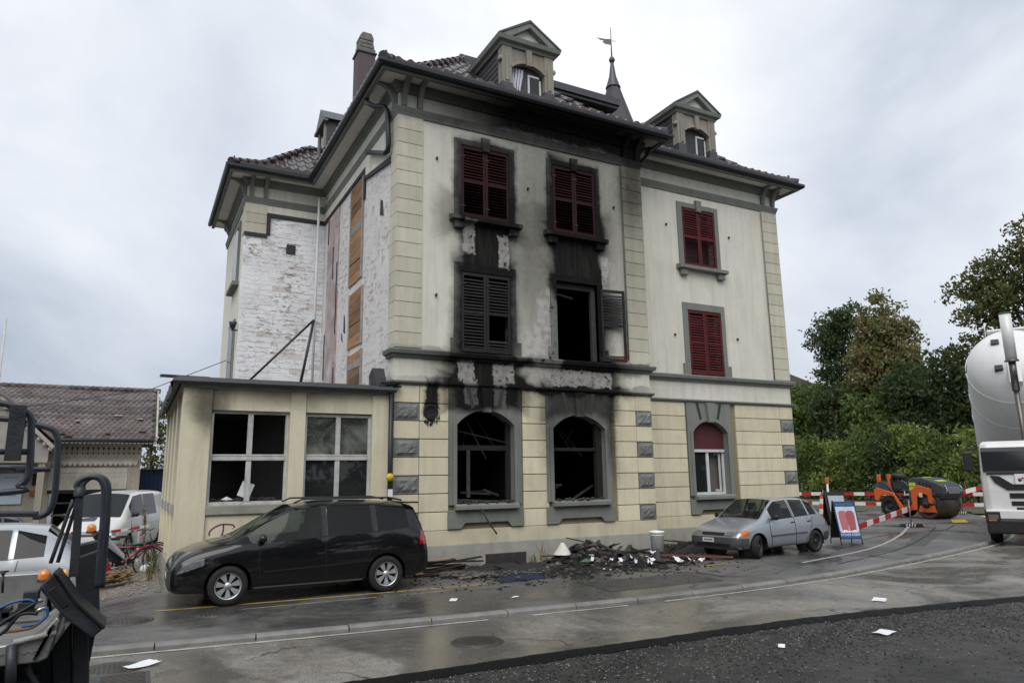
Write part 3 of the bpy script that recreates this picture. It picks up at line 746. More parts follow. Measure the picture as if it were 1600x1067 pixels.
# charred inner window frame of the open window
MB().box(4.28, 4.36, .12, .2, 4.9, 6.95).build('window_post', 'char_grey', f); MB().box(5.42, 5.55, .1, .2, 4.9, 6.95).build('window_post', 'char_grey', f)
MB().box(4.36, 5.42, .12, .2, 6.8, 6.95).build('window_head', 'char_grey', f)
MB().obox((4.75, .5, 6.72), (.7, .06, .04), Matrix.Rotation(.16, 3, 'Y')).build('fallen_lath', 'board_grey', f)
# arched ground floor windows
def arch(x0, x1, zs, rise, n=12):
    w = (x1-x0)/2; rad = (w*w+rise*rise)/(2*rise); cx = (x0+x1)/2; cz = zs+rise-rad; a0 = math.asin(w/rad)
    return [(cx+rad*math.sin(-a0+2*a0*k/n), cz+rad*math.cos(-a0+2*a0*k/n)) for k in range(n+1)]
def arched(x0, x1, z0, zs, rise, y, parent):
    n = 12; ar = arch(x0, x1, zs, rise, n); cx = (x0+x1)/2; ox0, ox1 = x0-.19, x1+.19
    inner = [(x0, z0)]+ar+[(x1, z0)]; top = 4.05
    outer = [(ox0, z0)]+[(ox0+(ox1-ox0)*k/n, top) for k in range(n+1)]+[(ox1, z0)]
    mb = MB()
    for k in range(len(inner)-1):
        a, b = inner[k], inner[k+1]; c, d = outer[k], outer[k+1]
        mb.quad((a[0], y-.04, a[1]), (b[0], y-.04, b[1]), (d[0], y-.04, d[1]), (c[0], y-.04, c[1]))
        mb.quad((a[0], y-.04, a[1]), (a[0], y+.33, a[1]), (b[0], y+.33, b[1]), (b[0], y-.04, b[1]))
    mb.quad((ox0, y-.04, z0), (ox0, y-.04, top), (ox0, y+.05, top), (ox0, y+.05, z0)); mb.quad((ox1, y-.04, z0), (ox1, y+.05, z0), (ox1, y+.05, top), (ox1, y-.04, top))
    f = mb.build('window_surround', 'trim', parent, fix=False)
    # raised architrave band round the opening
    w2 = arch(x0-.1, x1+.1, zs+.02, rise+.08, n); mb = MB(); o2 = [(x0-.1, z0)]+w2+[(x1+.1, z0)]
    for k in range(len(inner)-1):
        a, b = inner[k], inner[k+1]; c, d = o2[k], o2[k+1]
        mb.quad((a[0], y-.065, a[1]), (b[0], y-.065, b[1]), (d[0], y-.065, d[1]), (c[0], y-.065, c[1]))
        mb.quad((a[0], y-.065, a[1]), (a[0], y-.03, a[1]), (b[0], y-.03, b[1]), (b[0], y-.065, b[1]))
        mb.quad((c[0], y-.065, c[1]), (d[0], y-.065, d[1]), (d[0], y-.03, d[1]), (c[0], y-.03, c[1]))
    mb.build('architrave', 'trim', f, fix=False)
    zt = zs+rise
    MB().prism([(cx-.10, zt-.05), (cx+.10, zt-.05), (cx+.15, 4.06), (cx-.15, 4.06)], 'y', y-.15, y-.02).build('keystone', 'trim', f, bevel=.01)
    for s_ in (-1, 1): MB().prism([(cx+s_*.28, zt+.02), (cx+s_*.36, zt-.02), (cx+s_*.50, 4.05), (cx+s_*.40, 4.05)], 'y', y-.05, y-.035).build('voussoir_joint', 'edge_dark', f)
    # sill with feet
    MB().prism([(y-.19, z0-.1), (y-.19, z0-.02), (y-.05, z0+.02), (y+.2, z0+.02), (y+.2, z0-.12), (y-.12, z0-.12)], 'x', x0-.06, x1+.06).build('sill', 'trim', f)
    sp = [(x0-.22, z0-.12), (x1+.22, z0-.12), (x1+.22, z0-.52), (x1-.1, z0-.52), (x1-.2, z0-.4), (x0+.2, z0-.4), (x0+.1, z0-.52), (x0-.22, z0-.52)]
    MB().prism(sp, 'y', y-.07, y+.02).build('apron', 'trim', f, bevel=.008)
    return f
f1 = arched(1.5, 2.98, 1.4, 3.2, .34, 0, H); f2 = arched(4.06, 5.6, 1.4, 3.16, .34, 0, H); f3 = arched(9.28, 10.62, 1.4, 3.2, .34, RY, H)
# charred frames in the two burnt openings
MB().box(1.5, 2.98, .16, .22, 2.62, 2.74).build('transom', 'char', f1); MB().box(1.84, 1.92, .16, .21, 1.55, 2.62).build('mullion', 'char_grey', f1)
MB().box(2.86, 2.96, .14, .22, 1.42, 3.3).build('jamb_post', 'char', f1); MB().box(1.5, 1.58, .14, .22, 1.42, 3.3).build('jamb_post', 'char', f1)
MB().obox((2.2, .19, 2.95), (1.4, .03, .03), Matrix.Rotation(.2, 3, 'Y')).build('fallen_batten', 'char', f1)
MB().obox((2.25, .1, 1.47), (1.5, .06, .04), Matrix.Rotation(.06, 3, 'Y')).build('fallen_batten', 'char_grey', f1)
MB().tube([(1.98, .0, 1.5), (2.05, -.24, 1.25), (2.2, -.24, 1.0), (2.42, -.2, .74)], .018, 5).build('hanging_trim', 'char_grey', f1)
MB().box(4.06, 5.6, .16, .22, 2.62, 2.70).build('transom', 'char', f2); MB().box(5.42, 5.58, .1, .24, 1.42, 3.3).build('jamb_post', 'char', f2)
MB().box(4.06, 4.12, .12, .22, 1.42, 3.3).build('jamb_post', 'char', f2); MB().tube([(4.25, .3, 3.45), (4.26, .3, 2.7)], .012, 5).build('dangling_wire', 'char_grey', f2)
rb = random.Random(4)
for fo, xa, xb in ((f1, 1.52, 2.95), (f2, 4.08, 5.55)):
    mb = MB()
    for i in range(60): blob(mb, (rb.uniform(xa, xb), rb.uniform(-.14, .2), 1.43+rb.random()*.03), rb.uniform(.015, .05), 1.4, 1, .7, i)
    o = mb.build('charred_rubble', 'char_grey', fo, fix=False); o['kind'] = 'stuff'
# window of the unburnt wing room
MB().box(9.28, 10.62, RY+.14, RY+.17, 2.72, 3.52).build('roller_blind', 'blind_red', f3)
MB().box(9.28, 10.62, RY+.13, RY+.2, 2.64, 2.72).build('blind_rail', 'white_frame', f3)
wf = MB().box(9.28, 9.34, RY+.17, RY+.22, 1.42, 2.64).box(10.56, 10.62, RY+.17, RY+.22, 1.42, 2.64).box(9.34, 10.56, RY+.17, RY+.22, 1.42, 1.49).box(9.92, 10.02, RY+.165, RY+.22, 1.49, 2.64)
wf = wf.build('window_frame', 'white_frame', f3)
MB().box(9.34, 9.92, RY+.19, RY+.197, 1.49, 2.64).build('pane', 'pane_dark', wf)
cs = MB().box(0, .05, 0, .04, 1.5, 2.62).box(.45, .5, 0, .04, 1.5, 2.62).box(.05, .45, 0, .04, 1.5, 1.56).box(.05, .45, 0, .04, 2.56, 2.62).build('casement', 'white_frame', f3, loc=(10.52, RY+.22, 0)); cs.rotation_euler = (0, 0, R(112))
def drape(name, x0, x1, y, z0, z1, m, parent, gather=.5, tie=True):
    mb = MB(); n, k = 24, 14
    for i in range(k+1):
        v = i/k; z = z1+(z0-z1)*v; pinch = 1-gather*(math.sin(min(1, v*1.15)*math.pi*.5)**2 if tie else 0)
        for j in range(n+1):
            u = j/n; mb.v.append((x0+(x1-x0)*u*pinch, y+.035*math.sin(u*26+v*2)+.012*math.sin(u*61), z+.02*math.sin(u*9)*v))
    for i in range(k):
        for j in range(n): q = i*(n+1)+j; mb.f.append((q, q+1, q+n+2, q+n+1)); mb.sm.append(True)
    return mb.build(name, m, parent, fix=False)
drape('curtain', 9.36, 9.85, RY+.3, 1.55, 2.62, 'curtain_cream', f3)
# vent hole
MB().lathe([(.18, -.02), (.17, -.05), (.14, -.045), (.13, -.03), (.001, -.029)], 20, (.87, 0, 3.46), 'y').build('flue_hole', 'char', H)
mb = MB()
for i in range(30): blob(mb, (.87+rb.gauss(0, .1), -.03, 3.28+rb.gauss(0, .05)), rb.uniform(.02, .045), 1, .5, 1.3, i)
o = mb.build('charred_crust', 'char', H, fix=False); o['kind'] = 'stuff'
# hooks of the shutter stays on the wall
for x, z, y in ((.98, 9.62, 0), (3.5, 9.3, 0), (6.2, 9.25, 0), (.98, 6.2, 0), (8.75, 9.45, RY), (11.3, 9.4, RY), (8.85, 6.05, RY), (11.35, 6.1, RY)):
    MB().box(x-.02, x+.02, y-.06, y, z-.03, z+.03).build('stay_hook', 'gutter_metal', H)
rl_ = random.Random(77)
for fo, xa, xb, zt_ in ((f1, 1.6, 2.9, 3.4), (f2, 4.2, 5.5, 3.4)):
    for k in range(7):
        x = rl_.uniform(xa, xb); z0 = zt_-rl_.uniform(.05, .3); MB().obox((x, rl_.uniform(.5, 1.6), z0-.25), (.03, .02, rl_.uniform(.4, 1.1)), Matrix.Rotation(rl_.uniform(-.8, .8), 3, 'Y')).build('hanging_lath', 'char_grey', fo)
    for k in range(4): MB().obox((rl_.uniform(xa, xb), rl_.uniform(.6, 1.4), 1.5+rl_.uniform(0, .3)), (rl_.uniform(.4, .9), .05, .05), Matrix.Rotation(rl_.uniform(-.6, .6), 3, 'Y')).build('fallen_beam', 'char_grey', fo)
# burnt rooms
it = MB()
it.quad((.02, 4.6, 0), (W1, 4.6, 0), (W1, 4.6, 11.3), (.02, 4.6, 11.3)); it.quad((.3, .33, 0), (.3, 4.6, 0), (.3, 4.6, 11.3), (.3, .33, 11.3)); it.quad((W1-.2, .33, 0), (W1-.2, 4.6, 0), (W1-.2, 4.6, 11.3), (W1-.2, .33, 11.3))
for z in (.9, 4.3, 4.5, 7.6, 7.8, 11.2): it.quad((.3, .33, z), (W1-.2, .33, z), (W1-.2, 4.6, z), (.3, 4.6, z))
it.quad((3.5, .33, .9), (3.5, 4.6, .9), (3.5, 4.6, 11.2), (3.5, .33, 11.2))
it.build('burnt_interior', 'interior_burnt', H, fix=False)
mat('room_dim', (.12, .11, .1), .9, .2, 2)
it = MB(); it.box(8.2, 12.6, 1.2, 4.5, .9, 4.2).box(8.2, 12.6, 1.2, 4.5, 4.4, 11.2); it.build('room', 'room_dim', H, fix=False)

# ---------------------------------------------------------------- exposed party walls on the left
wl = MB(); wl.quad((0, .42, 0), (0, WY, 0), (0, WY, 10.6), (0, .42, 10.6)); wl.build('party_wall', 'whitewash', H, fix=False)
MB().quad((0, 0, 0), (0, .42, 0), (0, .42, 11.4), (0, 0, 11.4)).build('wall', 'plaster_pale', H, fix=False)
MB().box(-.035, 0, .42, WY, 10.28, 11.3).build('plaster_band', 'plaster_pale', H)
MB().prism([(.42, 9.62), (.42, 10.28), (2.75, 10.28), (2.75, 10.05), (2.6, 9.98)], 'x', -.035, -.0).build('plaster_band', 'plaster_pale', H)
MB().prism([(.42, 9.5), (.42, 9.64), (2.6, 10.0), (2.6, 9.9)], 'x', -.06, 0).build('flashing_edge', 'edge_dark', H)
MB().box(-.05, 0, 2.75, WY, 10.18, 10.28).build('flashing_edge', 'edge_dark', H); MB().box(-.05, 0, 2.62, 2.74, 9.4, 10.28).build('flashing_edge', 'edge_dark', H)
def boarded(y0, y1, z0, z1, n):
    for ya in (y0-.09, y1): MB().box(-.05, .02, ya, ya+.09, z0, z1).build('niche_jamb', 'board_grey', H)
    h = (z1-z0)/n
    for i in range(n):
        mm = 'board_orange' if rr.random() < .72 else 'board_grey'; sk = rr.uniform(-.06, .06)
        MB().prism([(y0, z0+i*h+.008), (y1, z0+i*h+.008+sk), (y1, z0+(i+1)*h-.004+sk), (y0, z0+(i+1)*h-.004)], 'x', -.03-.012*rr.random(), .01).build('board', mm, H)
boarded(2.85, 3.95, 7.25, 10.12, 10); boarded(2.7, 3.85, 5.45, 7.0, 5); boarded(2.65, 3.82, 4.2, 5.3, 5)
MB().box(-.03, 0, 5.35, 6.75, 4.0, 10.15).build('flue_strip', 'flue_pink', H)
for y, z0, z1 in ((6.6, 9.3, 10.1), (5.9, 8.0, 9.0), (5.4, 6.2, 8.4), (6.7, 5.0, 6.4), (5.45, 4.3, 5.2)): MB().box(-.045, 0, y, y+.09, z0, z1).build('slot', 'edge_dark', H)
for y, z, a, b in ((1.0, 8.35, .3, .5), (4.35, 6.0, .2, .6), (4.6, 5.8, .16, .3), (.62, 4.25, .5, .3)):
    MB().prism([(y, z), (y+a, z+.1), (y+a*.9, z+b), (y+.1, z+b*.85)], 'x', -.012, .01).build('broken_patch', 'edge_dark', H)
# wing front: coursed whitewashed masonry, stone by stone
MB().quad((WX, WY+.02, 0), (0, WY+.02, 0), (0, WY+.02, 11.4), (WX, WY+.02, 11.4)).build('party_wall', 'whitewash', H, fix=False)
z = 3.9; ci = 0
while z < 10.15:
    h = rr.uniform(.125, .17); x = WX; first = True
    while x < -.02:
        wd = .5 if (first and ci % 2 == 0) else rr.uniform(.34, .62)
        x1 = min(x+wd, 0)
        if 0-x1 < .15: x1 = 0
        if not (z+h > 9.55 and x < WX+.62) and not (abs((x+x1)/2+1.05) < .2 and abs(z-9.2) < .14):
            y = WY-.012*rr.random()
            MB().box(x+.003, x1-.003, y, WY+.03, z+.003, min(z+h-.003, 10.2)).build('masonry_stone', 'whitewash', H)
        x = x1; first = False
    z += h; ci += 1
MB().box(WX+.62, 0, WY-.02, WY+.02, 10.2, 11.3).build('plaster_band', 'plaster_pale', H)
MB().box(WX, WX+.62, WY-.01, WY+.02, 10.5, 11.3).build('plaster_band', 'plaster_pale', H)
MB().box(WX-.02, WX+.66, WY-.05, WY+.02, 9.48, 9.6).build('flashing_edge', 'edge_dark', H); MB().box(WX+.62, WX+.74, WY-.05, WY+.02, 9.6, 10.3).build('flashing_edge', 'edge_dark', H)
MB().box(WX+.74, 0, WY-.05, WY+.02, 10.18, 10.3).build('flashing_edge', 'edge_dark', H)
MB().box(-1.2, -.92, WY-.03, WY+.3, 9.05, 9.35).build('wall_hole', 'edge_dark', H)
# wing side wall with its two windows
wv = MB(); wv.quad((WX, WY, 0), (WX, 12.5, 0), (WX, 12.5, 11.4), (WX, WY, 11.4)); wv.build('wall', 'plaster_pale', H, fix=False)
MB().box(WX-.02, WX+.05, WY-.01, WY+.35, 4.0, 9.48).build('party_wall_return', 'whitewash', H)
for z0, z1 in ((8.25, 10.13), (4.9, 6.87)):
    MB().box(WX-.06, WX, 8.35, 9.75, z0-.02, z1+.16).build('window_surround', 'trim', H); MB().box(WX-.07, WX-.055, 8.5, 9.6, z0, z1).build('window_dark', 'pane_dark', H)
    MB().box(WX-.2, WX, 8.2, 9.9, z0-.14, z0-.02).build('sill', 'trim', H)
# pole, struts, lamp, downpipes
MB().tube([(-.3, 7.0, 4.0), (-.3, 7.0, 10.95)], .04, 8).build('vent_pipe', 'white_frame', H)
MB().tube([(-.3, 7.0, 10.95), (.02, 7.0, 11.02)], .03, 6).build('pipe_clip', 'flue_pink', H)
MB().tube([(-.52, .95, 11.36), (-.52, .93, 11.2), (-.4, .72, 11.02), (-.2, .5, 10.95), (-.14, .42, 10.8), (-.14, .3, 9.85), (-.14, .35, 9.74), (-.14, .6, 9.78), (-.14, 2.1, 10.45)], .066, 10).build('downpipe', 'gutter_metal', H)
MB().tube([(7.6, .0, 11.36), (7.62, .1, 11.2), (7.5, .3, 11.0), (7.3, .55, 10.95)], .05, 8).build('downpipe', 'gutter_metal', H)
MB().tube([(-.1, -.13, 3.95), (-.1, -.13, .3)], .05, 10).build('downpipe', 'gutter_metal', H)
MB().tube([(W1-.7, -.05, 10.5), (W1-.7, -.05, 5.0)], .018, 6).build('lightning_wire', 'trim', H); MB().tube([(12.8, RY-.05, 10.5), (12.8, RY-.05, 4.9)], .02, 6).build('lightning_wire', 'trim', H)
MB().lathe([(.04, 0), (.09, .1), (.12, .22), (.02, .24)], 10, (WX-.16, WY+.3, 6.55)).box(WX-.2, WX, WY+.28, WY+.32, 6.5, 6.54).build('wall_lamp', 'gutter_metal', H)

# ---------------------------------------------------------------- roofs
def rz(t): return 11.5+(.53*t if t < 1.1 else .583+.95*(t-1.1))
def slope(eave0, along, inward, clip, umax, tmax, mb, base=None):
    a, n = Vector((*along, 0)), Vector((*inward, 0)); e0 = Vector((*eave0, 0)); cw, rh = .30, .36
    k = 0; tt_ = 0.0
    while tt_ < tmax-.02:
        t1 = min(tt_+rh, tmax); nc = int(umax/cw)+1
        for c in range(nc):
            u0 = c*cw+(cw/2 if k % 2 else 0)*0; u1 = u0+cw
            if not clip((u0+u1)/2, (tt_+t1)/2): continue
            jz = random.uniform(-.006, .008); i0 = len(mb.v)
            hs = [.0, .06, .07, .03, .01, .0]
            for j in range(6):
                u = u0+cw*j/5
                lo = e0+a*u+n*(tt_-.04); hi = e0+a*u+n*t1
                mb.v.append((lo.x, lo.y, rz(max(tt_-.04, 0))+.055+hs[j]+jz)); mb.v.append((hi.x, hi.y, rz(t1)+.02+hs[j]*.9+jz)); mb.v.append((lo.x, lo.y, rz(max(tt_-.04, 0))+.01))
            for j in range(5):
                q = i0+3*j; mb.f.append((q, q+3, q+4, q+1)); mb.sm.append(False); mb.f.append((q+2, q+5, q+3, q)); mb.sm.append(False)
        tt_ = t1; k += 1
roof = MB()
DK = 3.62
slope((-.645, -.645), (1, 0), (0, 1), lambda u, t_: t_ < u and u < 8.45-t_, 8.45, DK, roof)
slope((-.645, -.645), (0, 1), (1, 0), lambda u, t_: u > t_, 13, DK, roof)
slope((7.805, -.645), (0, 1), (-1, 0), lambda u, t_: u-.825 < t_ < u, 4.5, DK, roof)
slope((4.0, .18), (1, 0), (0, 1), lambda u, t_: 7.805-t_ < 4.0+u < 14.15-t_, 10.2, DK, roof)
slope((-3.1, 6.7), (1, 0), (0, 1), lambda u, t_: u > t_, 5.5, 2.9, roof)
slope((-3.1, 6.7), (0, 1), (1, 0), lambda u, t_: t_ < u < 5.8-t_, 5.8, 2.9, roof)
ro = roof.build('roof', 'tile_dark', H, fix=False); ro['kind'] = 'stuff'
bs = MB()
def pl(*pts): bs.quad(*[(x, y, z-.03) for x, y, z in pts])
for t0, t1 in ((0, 1.1), (1.1, DK)):
    z0, z1 = rz(t0), rz(t1)
    pl((-.645+t0, -.645+t0, z0), (7.805-t0, -.645+t0, z0), (7.805-t1, -.645+t1, z1), (-.645+t1, -.645+t1, z1))
    pl((-.645+t0, -.645+t0, z0), (-.645+t1, -.645+t1, z1), (-.645+t1, 12.5, z1), (-.645+t0, 12.5, z0))
    pl((7.805-t0, -.645+t0, z0), (7.805-t0, .18+t0, z0), (7.805-t1, .18+t1, z1), (7.805-t1, -.645+t1, z1))
    pl((7.805-t0, .18+t0, z0), (14.15-t0, .18+t0, z0), (14.15-t1, .18+t1, z1), (7.805-t1, .18+t1, z1))
    pl((14.15-t0, .18+t0, z0), (14.15-t0, 13, z0), (14.15-t1, 13, z1), (14.15-t1, .18+t1, z1))
    pl((14.15-t0, 13.1-t0, z0), (-.645+t0, 13.1-t0, z0), (-.645+t1, 13.1-t1, z1), (14.15-t1, 13.1-t1, z1))
for t0, t1 in ((0, 1.1), (1.1, 2.9)):
    z0, z1 = rz(t0), rz(t1)
    pl((-3.1+t0, 6.7+t0, z0), (3, 6.7+t0, z0), (3, 6.7+t1, z1), (-3.1+t1, 6.7+t1, z1))
    pl((-3.1+t0, 6.7+t0, z0), (-3.1+t1, 6.7+t1, z1), (-3.1+t1, 12.5-t1, z1), (-3.1+t0, 12.5-t0, z0))
    pl((-3.1+t0, 12.5-t0, z0), (-3.1+t1, 12.5-t1, z1), (3, 12.5-t1, z1), (3, 12.5-t0, z0))
bs.build('roof_deck', 'tile_dark', H, fix=False)
def ridge(p0f, n, t0, t1):
    for k in range(n):
        a, b = t0+(t1-t0)*k/n, t0+(t1-t0)*(k+1.12)/n
        p, q = Vector(p0f(a)), Vector(p0f(b)); d = q-p
        mb = MB().tube([p+Vector((0, 0, .05)), q+Vector((0, 0, .03))], [.135, .11], 8)
        mb.build('ridge_tile', 'tile_dark', H)
ridge(lambda t_: (-.645+t_, -.645+t_, rz(t_)), 13, .05, DK); ridge(lambda t_: (7.805-t_, -.645+t_, rz(t_)), 13, .05, DK)
ridge(lambda t_: (14.15-t_, .18+t_, rz(t_)), 13, .05, DK); ridge(lambda t_: (-3.1+t_, 6.7+t_, rz(t_)), 11, .05, 2.9); ridge(lambda x: (x, 9.6, rz(2.9)), 7, -.2, 2.0)
for x, y in ((7.35, -.5), (13.75, .32), (10.95, 1.0), (-.5, -.5), (-2.95, 6.85)):   # snow guard stubs
    MB().obox((x, y, 11.72), (.05, .05, .16)).build('snow_hook', 'tile_dark', H)
# flat deck with sheet metal edge
MB().box(2.9, 8.75, 2.9, 12, 14.28, 14.40).box(2.9, 10.5, 3.75, 12, 14.27, 14.395).build('flat_roof', 'metal_sheet', H)
MB().box(2.85, 8.8, 2.82, 3.0, 14.38, 14.62).build('parapet_capping', 'metal_sheet', H)
# missing tiles showing battens
MB().prism([(5.2, 11.95), (5.75, 11.95), (5.7, 12.15), (5.15, 12.15)], 'y', .12, .3).build('tile_gap', 'tile_red', H)
# chimney
ch = MB().box(.31, .86, 5.0, 5.55, 12.2, 15.25).build('chimney', 'chimney_clad', H)
MB().box(.27, .90, 4.96, 5.59, 15.25, 15.3).build('chimney_flashing', 'metal_sheet', ch)
for k, (a, z0, z1) in enumerate(((.03, 15.3, 15.43), (.0, 15.46, 15.58), (-.02, 15.6, 15.72))):
    MB().box(.34-a, .83+a, 5.03-a, 5.52+a, z0, z1).build('chimney_course', 'concrete_cap', ch, bevel=.02)
MB().box(.4, .77, 5.09, 5.46, 15.3, 15.72).build('chimney_core', 'char', ch)
MB().prism([(.36, 15.74), (.81, 15.74), (.81, 15.84), (.74, 16.0), (.45, 16.0), (.36, 15.84)], 'y', 5.05, 5.5).build('chimney_cap', 'concrete_cap', ch, bevel=.02)
# turret spire with weathervane
SX, SY = 10.55, 5.5
sp = MB().lathe([(1.05, 14.3), (.78, 15.2), (.42, 16.35), (.24, 16.95)], 8, (SX, SY, 0), smooth=False).build('spire', 'shingle', H)
for k in range(9):
    z = 14.6+.26*k; r_ = 1.0-.335*(z-14.3)
    MB().lathe([(r_+.02, z), (r_-.06, z+.27)], 8, (SX, SY, 0), smooth=False).build('spire_course', 'shingle', sp)
MB().lathe([(.30, 16.9), (.26, 17.0), (.14, 17.4), (.075, 17.9), (.055, 18.1)], 12, (SX, SY, 0)).build('spire_cap', 'metal_sheet', sp)
MB().lathe([(.0, 17.98), (.08, 18.0), (.125, 18.11), (.08, 18.22), (.0, 18.24)], 14, (SX, SY, 0)).build('spire_ball', 'metal_sheet', sp)
MB().tube([(SX, SY, 18.2), (SX, SY, 19.55)], [.03, .012], 6).build('vane_rod', 'metal_sheet', sp)
fl = MB(); d = Vector((-.85, .5, 0)).normalized()
fp = [(0, 18.78), (.22, 18.83), (.34, 18.92), (.28, 18.98), (.42, 19.02), (.55, 19.13), (.25, 19.05), (0, 19.03)]
for s_ in (-.008, .008):
    i0 = len(fl.v); fl.v += [(SX+d.x*a-d.y*s_, SY+d.y*a+d.x*s_, z) for a, z in fp]; fl.f.append(tuple(range(i0, i0+8)) if s_ < 0 else tuple(range(i0+7, i0-1, -1))); fl.sm.append(False)
fl.f += [(k, 8+k, 8+(k+1) % 8, (k+1) % 8) for k in range(8)]; fl.sm += [False]*8
fl.tube([(SX, SY, 18.95), (SX-d.x*.2, SY-d.y*.2, 18.93)], .01, 5).build('weathervane', 'metal_sheet', sp)
# dormers
def dormer(cx, y, zb, label, curtain):
    """gabled stone-and-timber dormer: everything under one part of the house"""
    w = .77
    d = MB().box(-w+.02, w-.02, .1, 3.0, zb-.4, 13.28).build('dormer', 'shingle', H, label=label, loc=(cx, y, 0))
    for s_ in (-1, 1):                       # cheeks: slate courses
        for k in range(9):
            z = zb+.0+k*.16; x = s_*(w-.02)
            MB().prism([(x, z-.02), (x+s_*.022, z-.02), (x+s_*.006, z+.165), (x, z+.165)], 'y', .16, 2.6).build('slate_course', 'shingle', d)
        MB().box(s_*(w-.13)-.14, s_*(w-.13)+.14, -.06, .2, zb+.25, 13.25).build('pilaster', 'dormer_wood', d, bevel=.01)
        MB().box(s_*(w-.13)-.06, s_*(w-.13)+.06, -.085, -.06, zb+.3, 12.95).build('pilaster_panel', 'dormer_wood', d, bevel=.01)
        MB().box(s_*(w-.13)-.16, s_*(w-.13)+.16, -.07, .25, zb-.4, zb+.25).build('pilaster_foot', 'metal_sheet', d)
        MB().lathe([(.0, -.05), (.07, -.04), (.07, .1), (0, .11)], 10, (s_*(w+.03), 0, 12.83), 'y').build('scroll', 'dormer_wood', d)
    x0, x1 = -w+.27, w-.27; n = 12; ar = arch(x0, x1, 12.62, .2, n); mb = MB()
    for k in range(n):
        a, b = ar[k], ar[k+1]; mb.quad((a[0], -.03, a[1]), (b[0], -.03, b[1]), (b[0], -.03, 13.25), (a[0], -.03, 13.25)); mb.quad((a[0], -.03, a[1]), (a[0], .2, a[1]), (b[0], .2, b[1]), (b[0], -.03, b[1]))
    mb.build('arch_head', 'dormer_wood', d, fix=False)
    mb = MB(); ar2 = arch(x0-.06, x1+.06, 12.66, .24, n)
    for k in range(n):
        a, b, c_, e_ = ar[k], ar[k+1], ar2[k+1], ar2[k]; mb.quad((a[0], -.07, a[1]), (b[0], -.07, b[1]), (c_[0], -.07, c_[1]), (e_[0], -.07, e_[1])); mb.quad((e_[0], -.07, e_[1]), (c_[0], -.07, c_[1]), (c_[0], -.03, c_[1]), (e_[0], -.03, e_[1])); mb.quad((a[0], -.07, a[1]), (a[0], -.03, a[1]), (b[0], -.03, b[1]), (b[0], -.07, b[1]))
    mb.build('arch_moulding', 'dormer_wood', d, fix=False)
    MB().prism([(-.07, 12.76), (.07, 12.76), (.09, 13.22), (-.09, 13.22)], 'y', -.11, -.02).build('keystone', 'dormer_wood', d)
    sweep('cornice', [(-w, 2.9), (-w, -.03), (w, -.03), (w, 2.9)], [(-.05, 13.2), (.05, 13.2), (.07, 13.27), (.16, 13.31), (.19, 13.42), (-.05, 13.44)], 'trim', d)
    # pediment with raking mouldings and ridge roof running back
    pw = w+.06
    MB().prism([(-pw+.1, 13.43), (pw-.1, 13.43), (0, 13.9)], 'y', -.04, .1).build('tympanum', 'plaster_pale', d)
    for s_ in (-1, 1):
        MB().prism([(s_*(pw+.02), 13.43), (s_*(pw-.26), 13.43), (0, 13.84), (0, 14.04)], 'y', -.2, .12).build('raking_cornice', 'trim', d)
        MB().prism([(s_*(pw+.13), 13.44), (s_*(pw+.11), 13.40), (0, 13.98), (0, 14.06)], 'y', -.22, 2.9).build('dormer_roof', 'metal_sheet', d)
    # window: white frame, one leaf, curtain
    fr = MB().box(x0, x0+.05, .12, .17, zb-.1, 12.68).box(x1-.05, x1, .12, .17, zb-.1, 12.68).box(x0+.05, x1-.05, .12, .17, zb-.1, zb-.04)
    for k in range(n):
        a, b = ar[k], ar[k+1]; fr.quad((a[0], .12, a[1]), (b[0], .12, b[1]), (b[0], .12, b[1]-.06), (a[0], .12, a[1]-.06)); fr.quad((a[0], .12, a[1]-.06), (b[0], .12, b[1]-.06), (b[0], .17, b[1]-.06), (a[0], .17, a[1]-.06))
    fr = fr.build('window_frame', 'white_frame', d, fix=False)
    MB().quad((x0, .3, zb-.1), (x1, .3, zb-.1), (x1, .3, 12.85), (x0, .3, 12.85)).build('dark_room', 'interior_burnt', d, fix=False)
    cw = .40
    cs = MB().box(0, .05, 0, .04, zb-.04, 12.62).box(cw-.05, cw, 0, .04, zb-.04, 12.52).box(.05, cw-.05, 0, .04, zb-.04, zb+.02).box(.05, cw-.05, 0, .04, 12.56, 12.62).build('casement', 'white_frame', d, loc=(x1-.05-cw, .075, 0))
    MB().box(.05, cw-.05, .015, .022, zb+.02, 12.56).build('pane', 'pane_dark', cs)
    if curtain: drape('curtain', x0+.05, x0+.42, .08, zb-.1, 12.7, 'curtain', d, .25)
    return d
dormer(3.57, 0, 11.9, 'dormer with a lilac curtain hanging in its open window', True)
dormer(10.08, .68, 11.9, 'dormer with a bare open window above the unburnt bay', False)
ld = MB().box(0, 2, -.6, .6, 12.6, 13.7).build('dormer', 'shingle', H, loc=(.05, 8.45, 0.5))
MB().prism([(-.75, 13.7), (.75, 13.7), (0, 14.35)], 'x', -.12, 2.5).build('dormer_roof', 'metal_sheet', ld); MB().prism([(-.72, 13.62), (.72, 13.62), (.72, 13.72), (-.72, 13.72)], 'x', -.16, .0).build('cornice', 'trim', ld)
MB().box(-.06, 0, -.55, -.35, 12.7, 13.62).box(-.06, 0, .35, .55, 12.7, 13.62).build('pilaster', 'dormer_wood', ld); MB().prism([(-.5, 13.72), (.5, 13.72), (0, 14.2)], 'x', -.02, .01).build('tympanum', 'plaster_pale', ld)
MB().box(-.02, .0, -.35, .35, 12.7, 13.5).build('pane', 'pane_dark', ld)
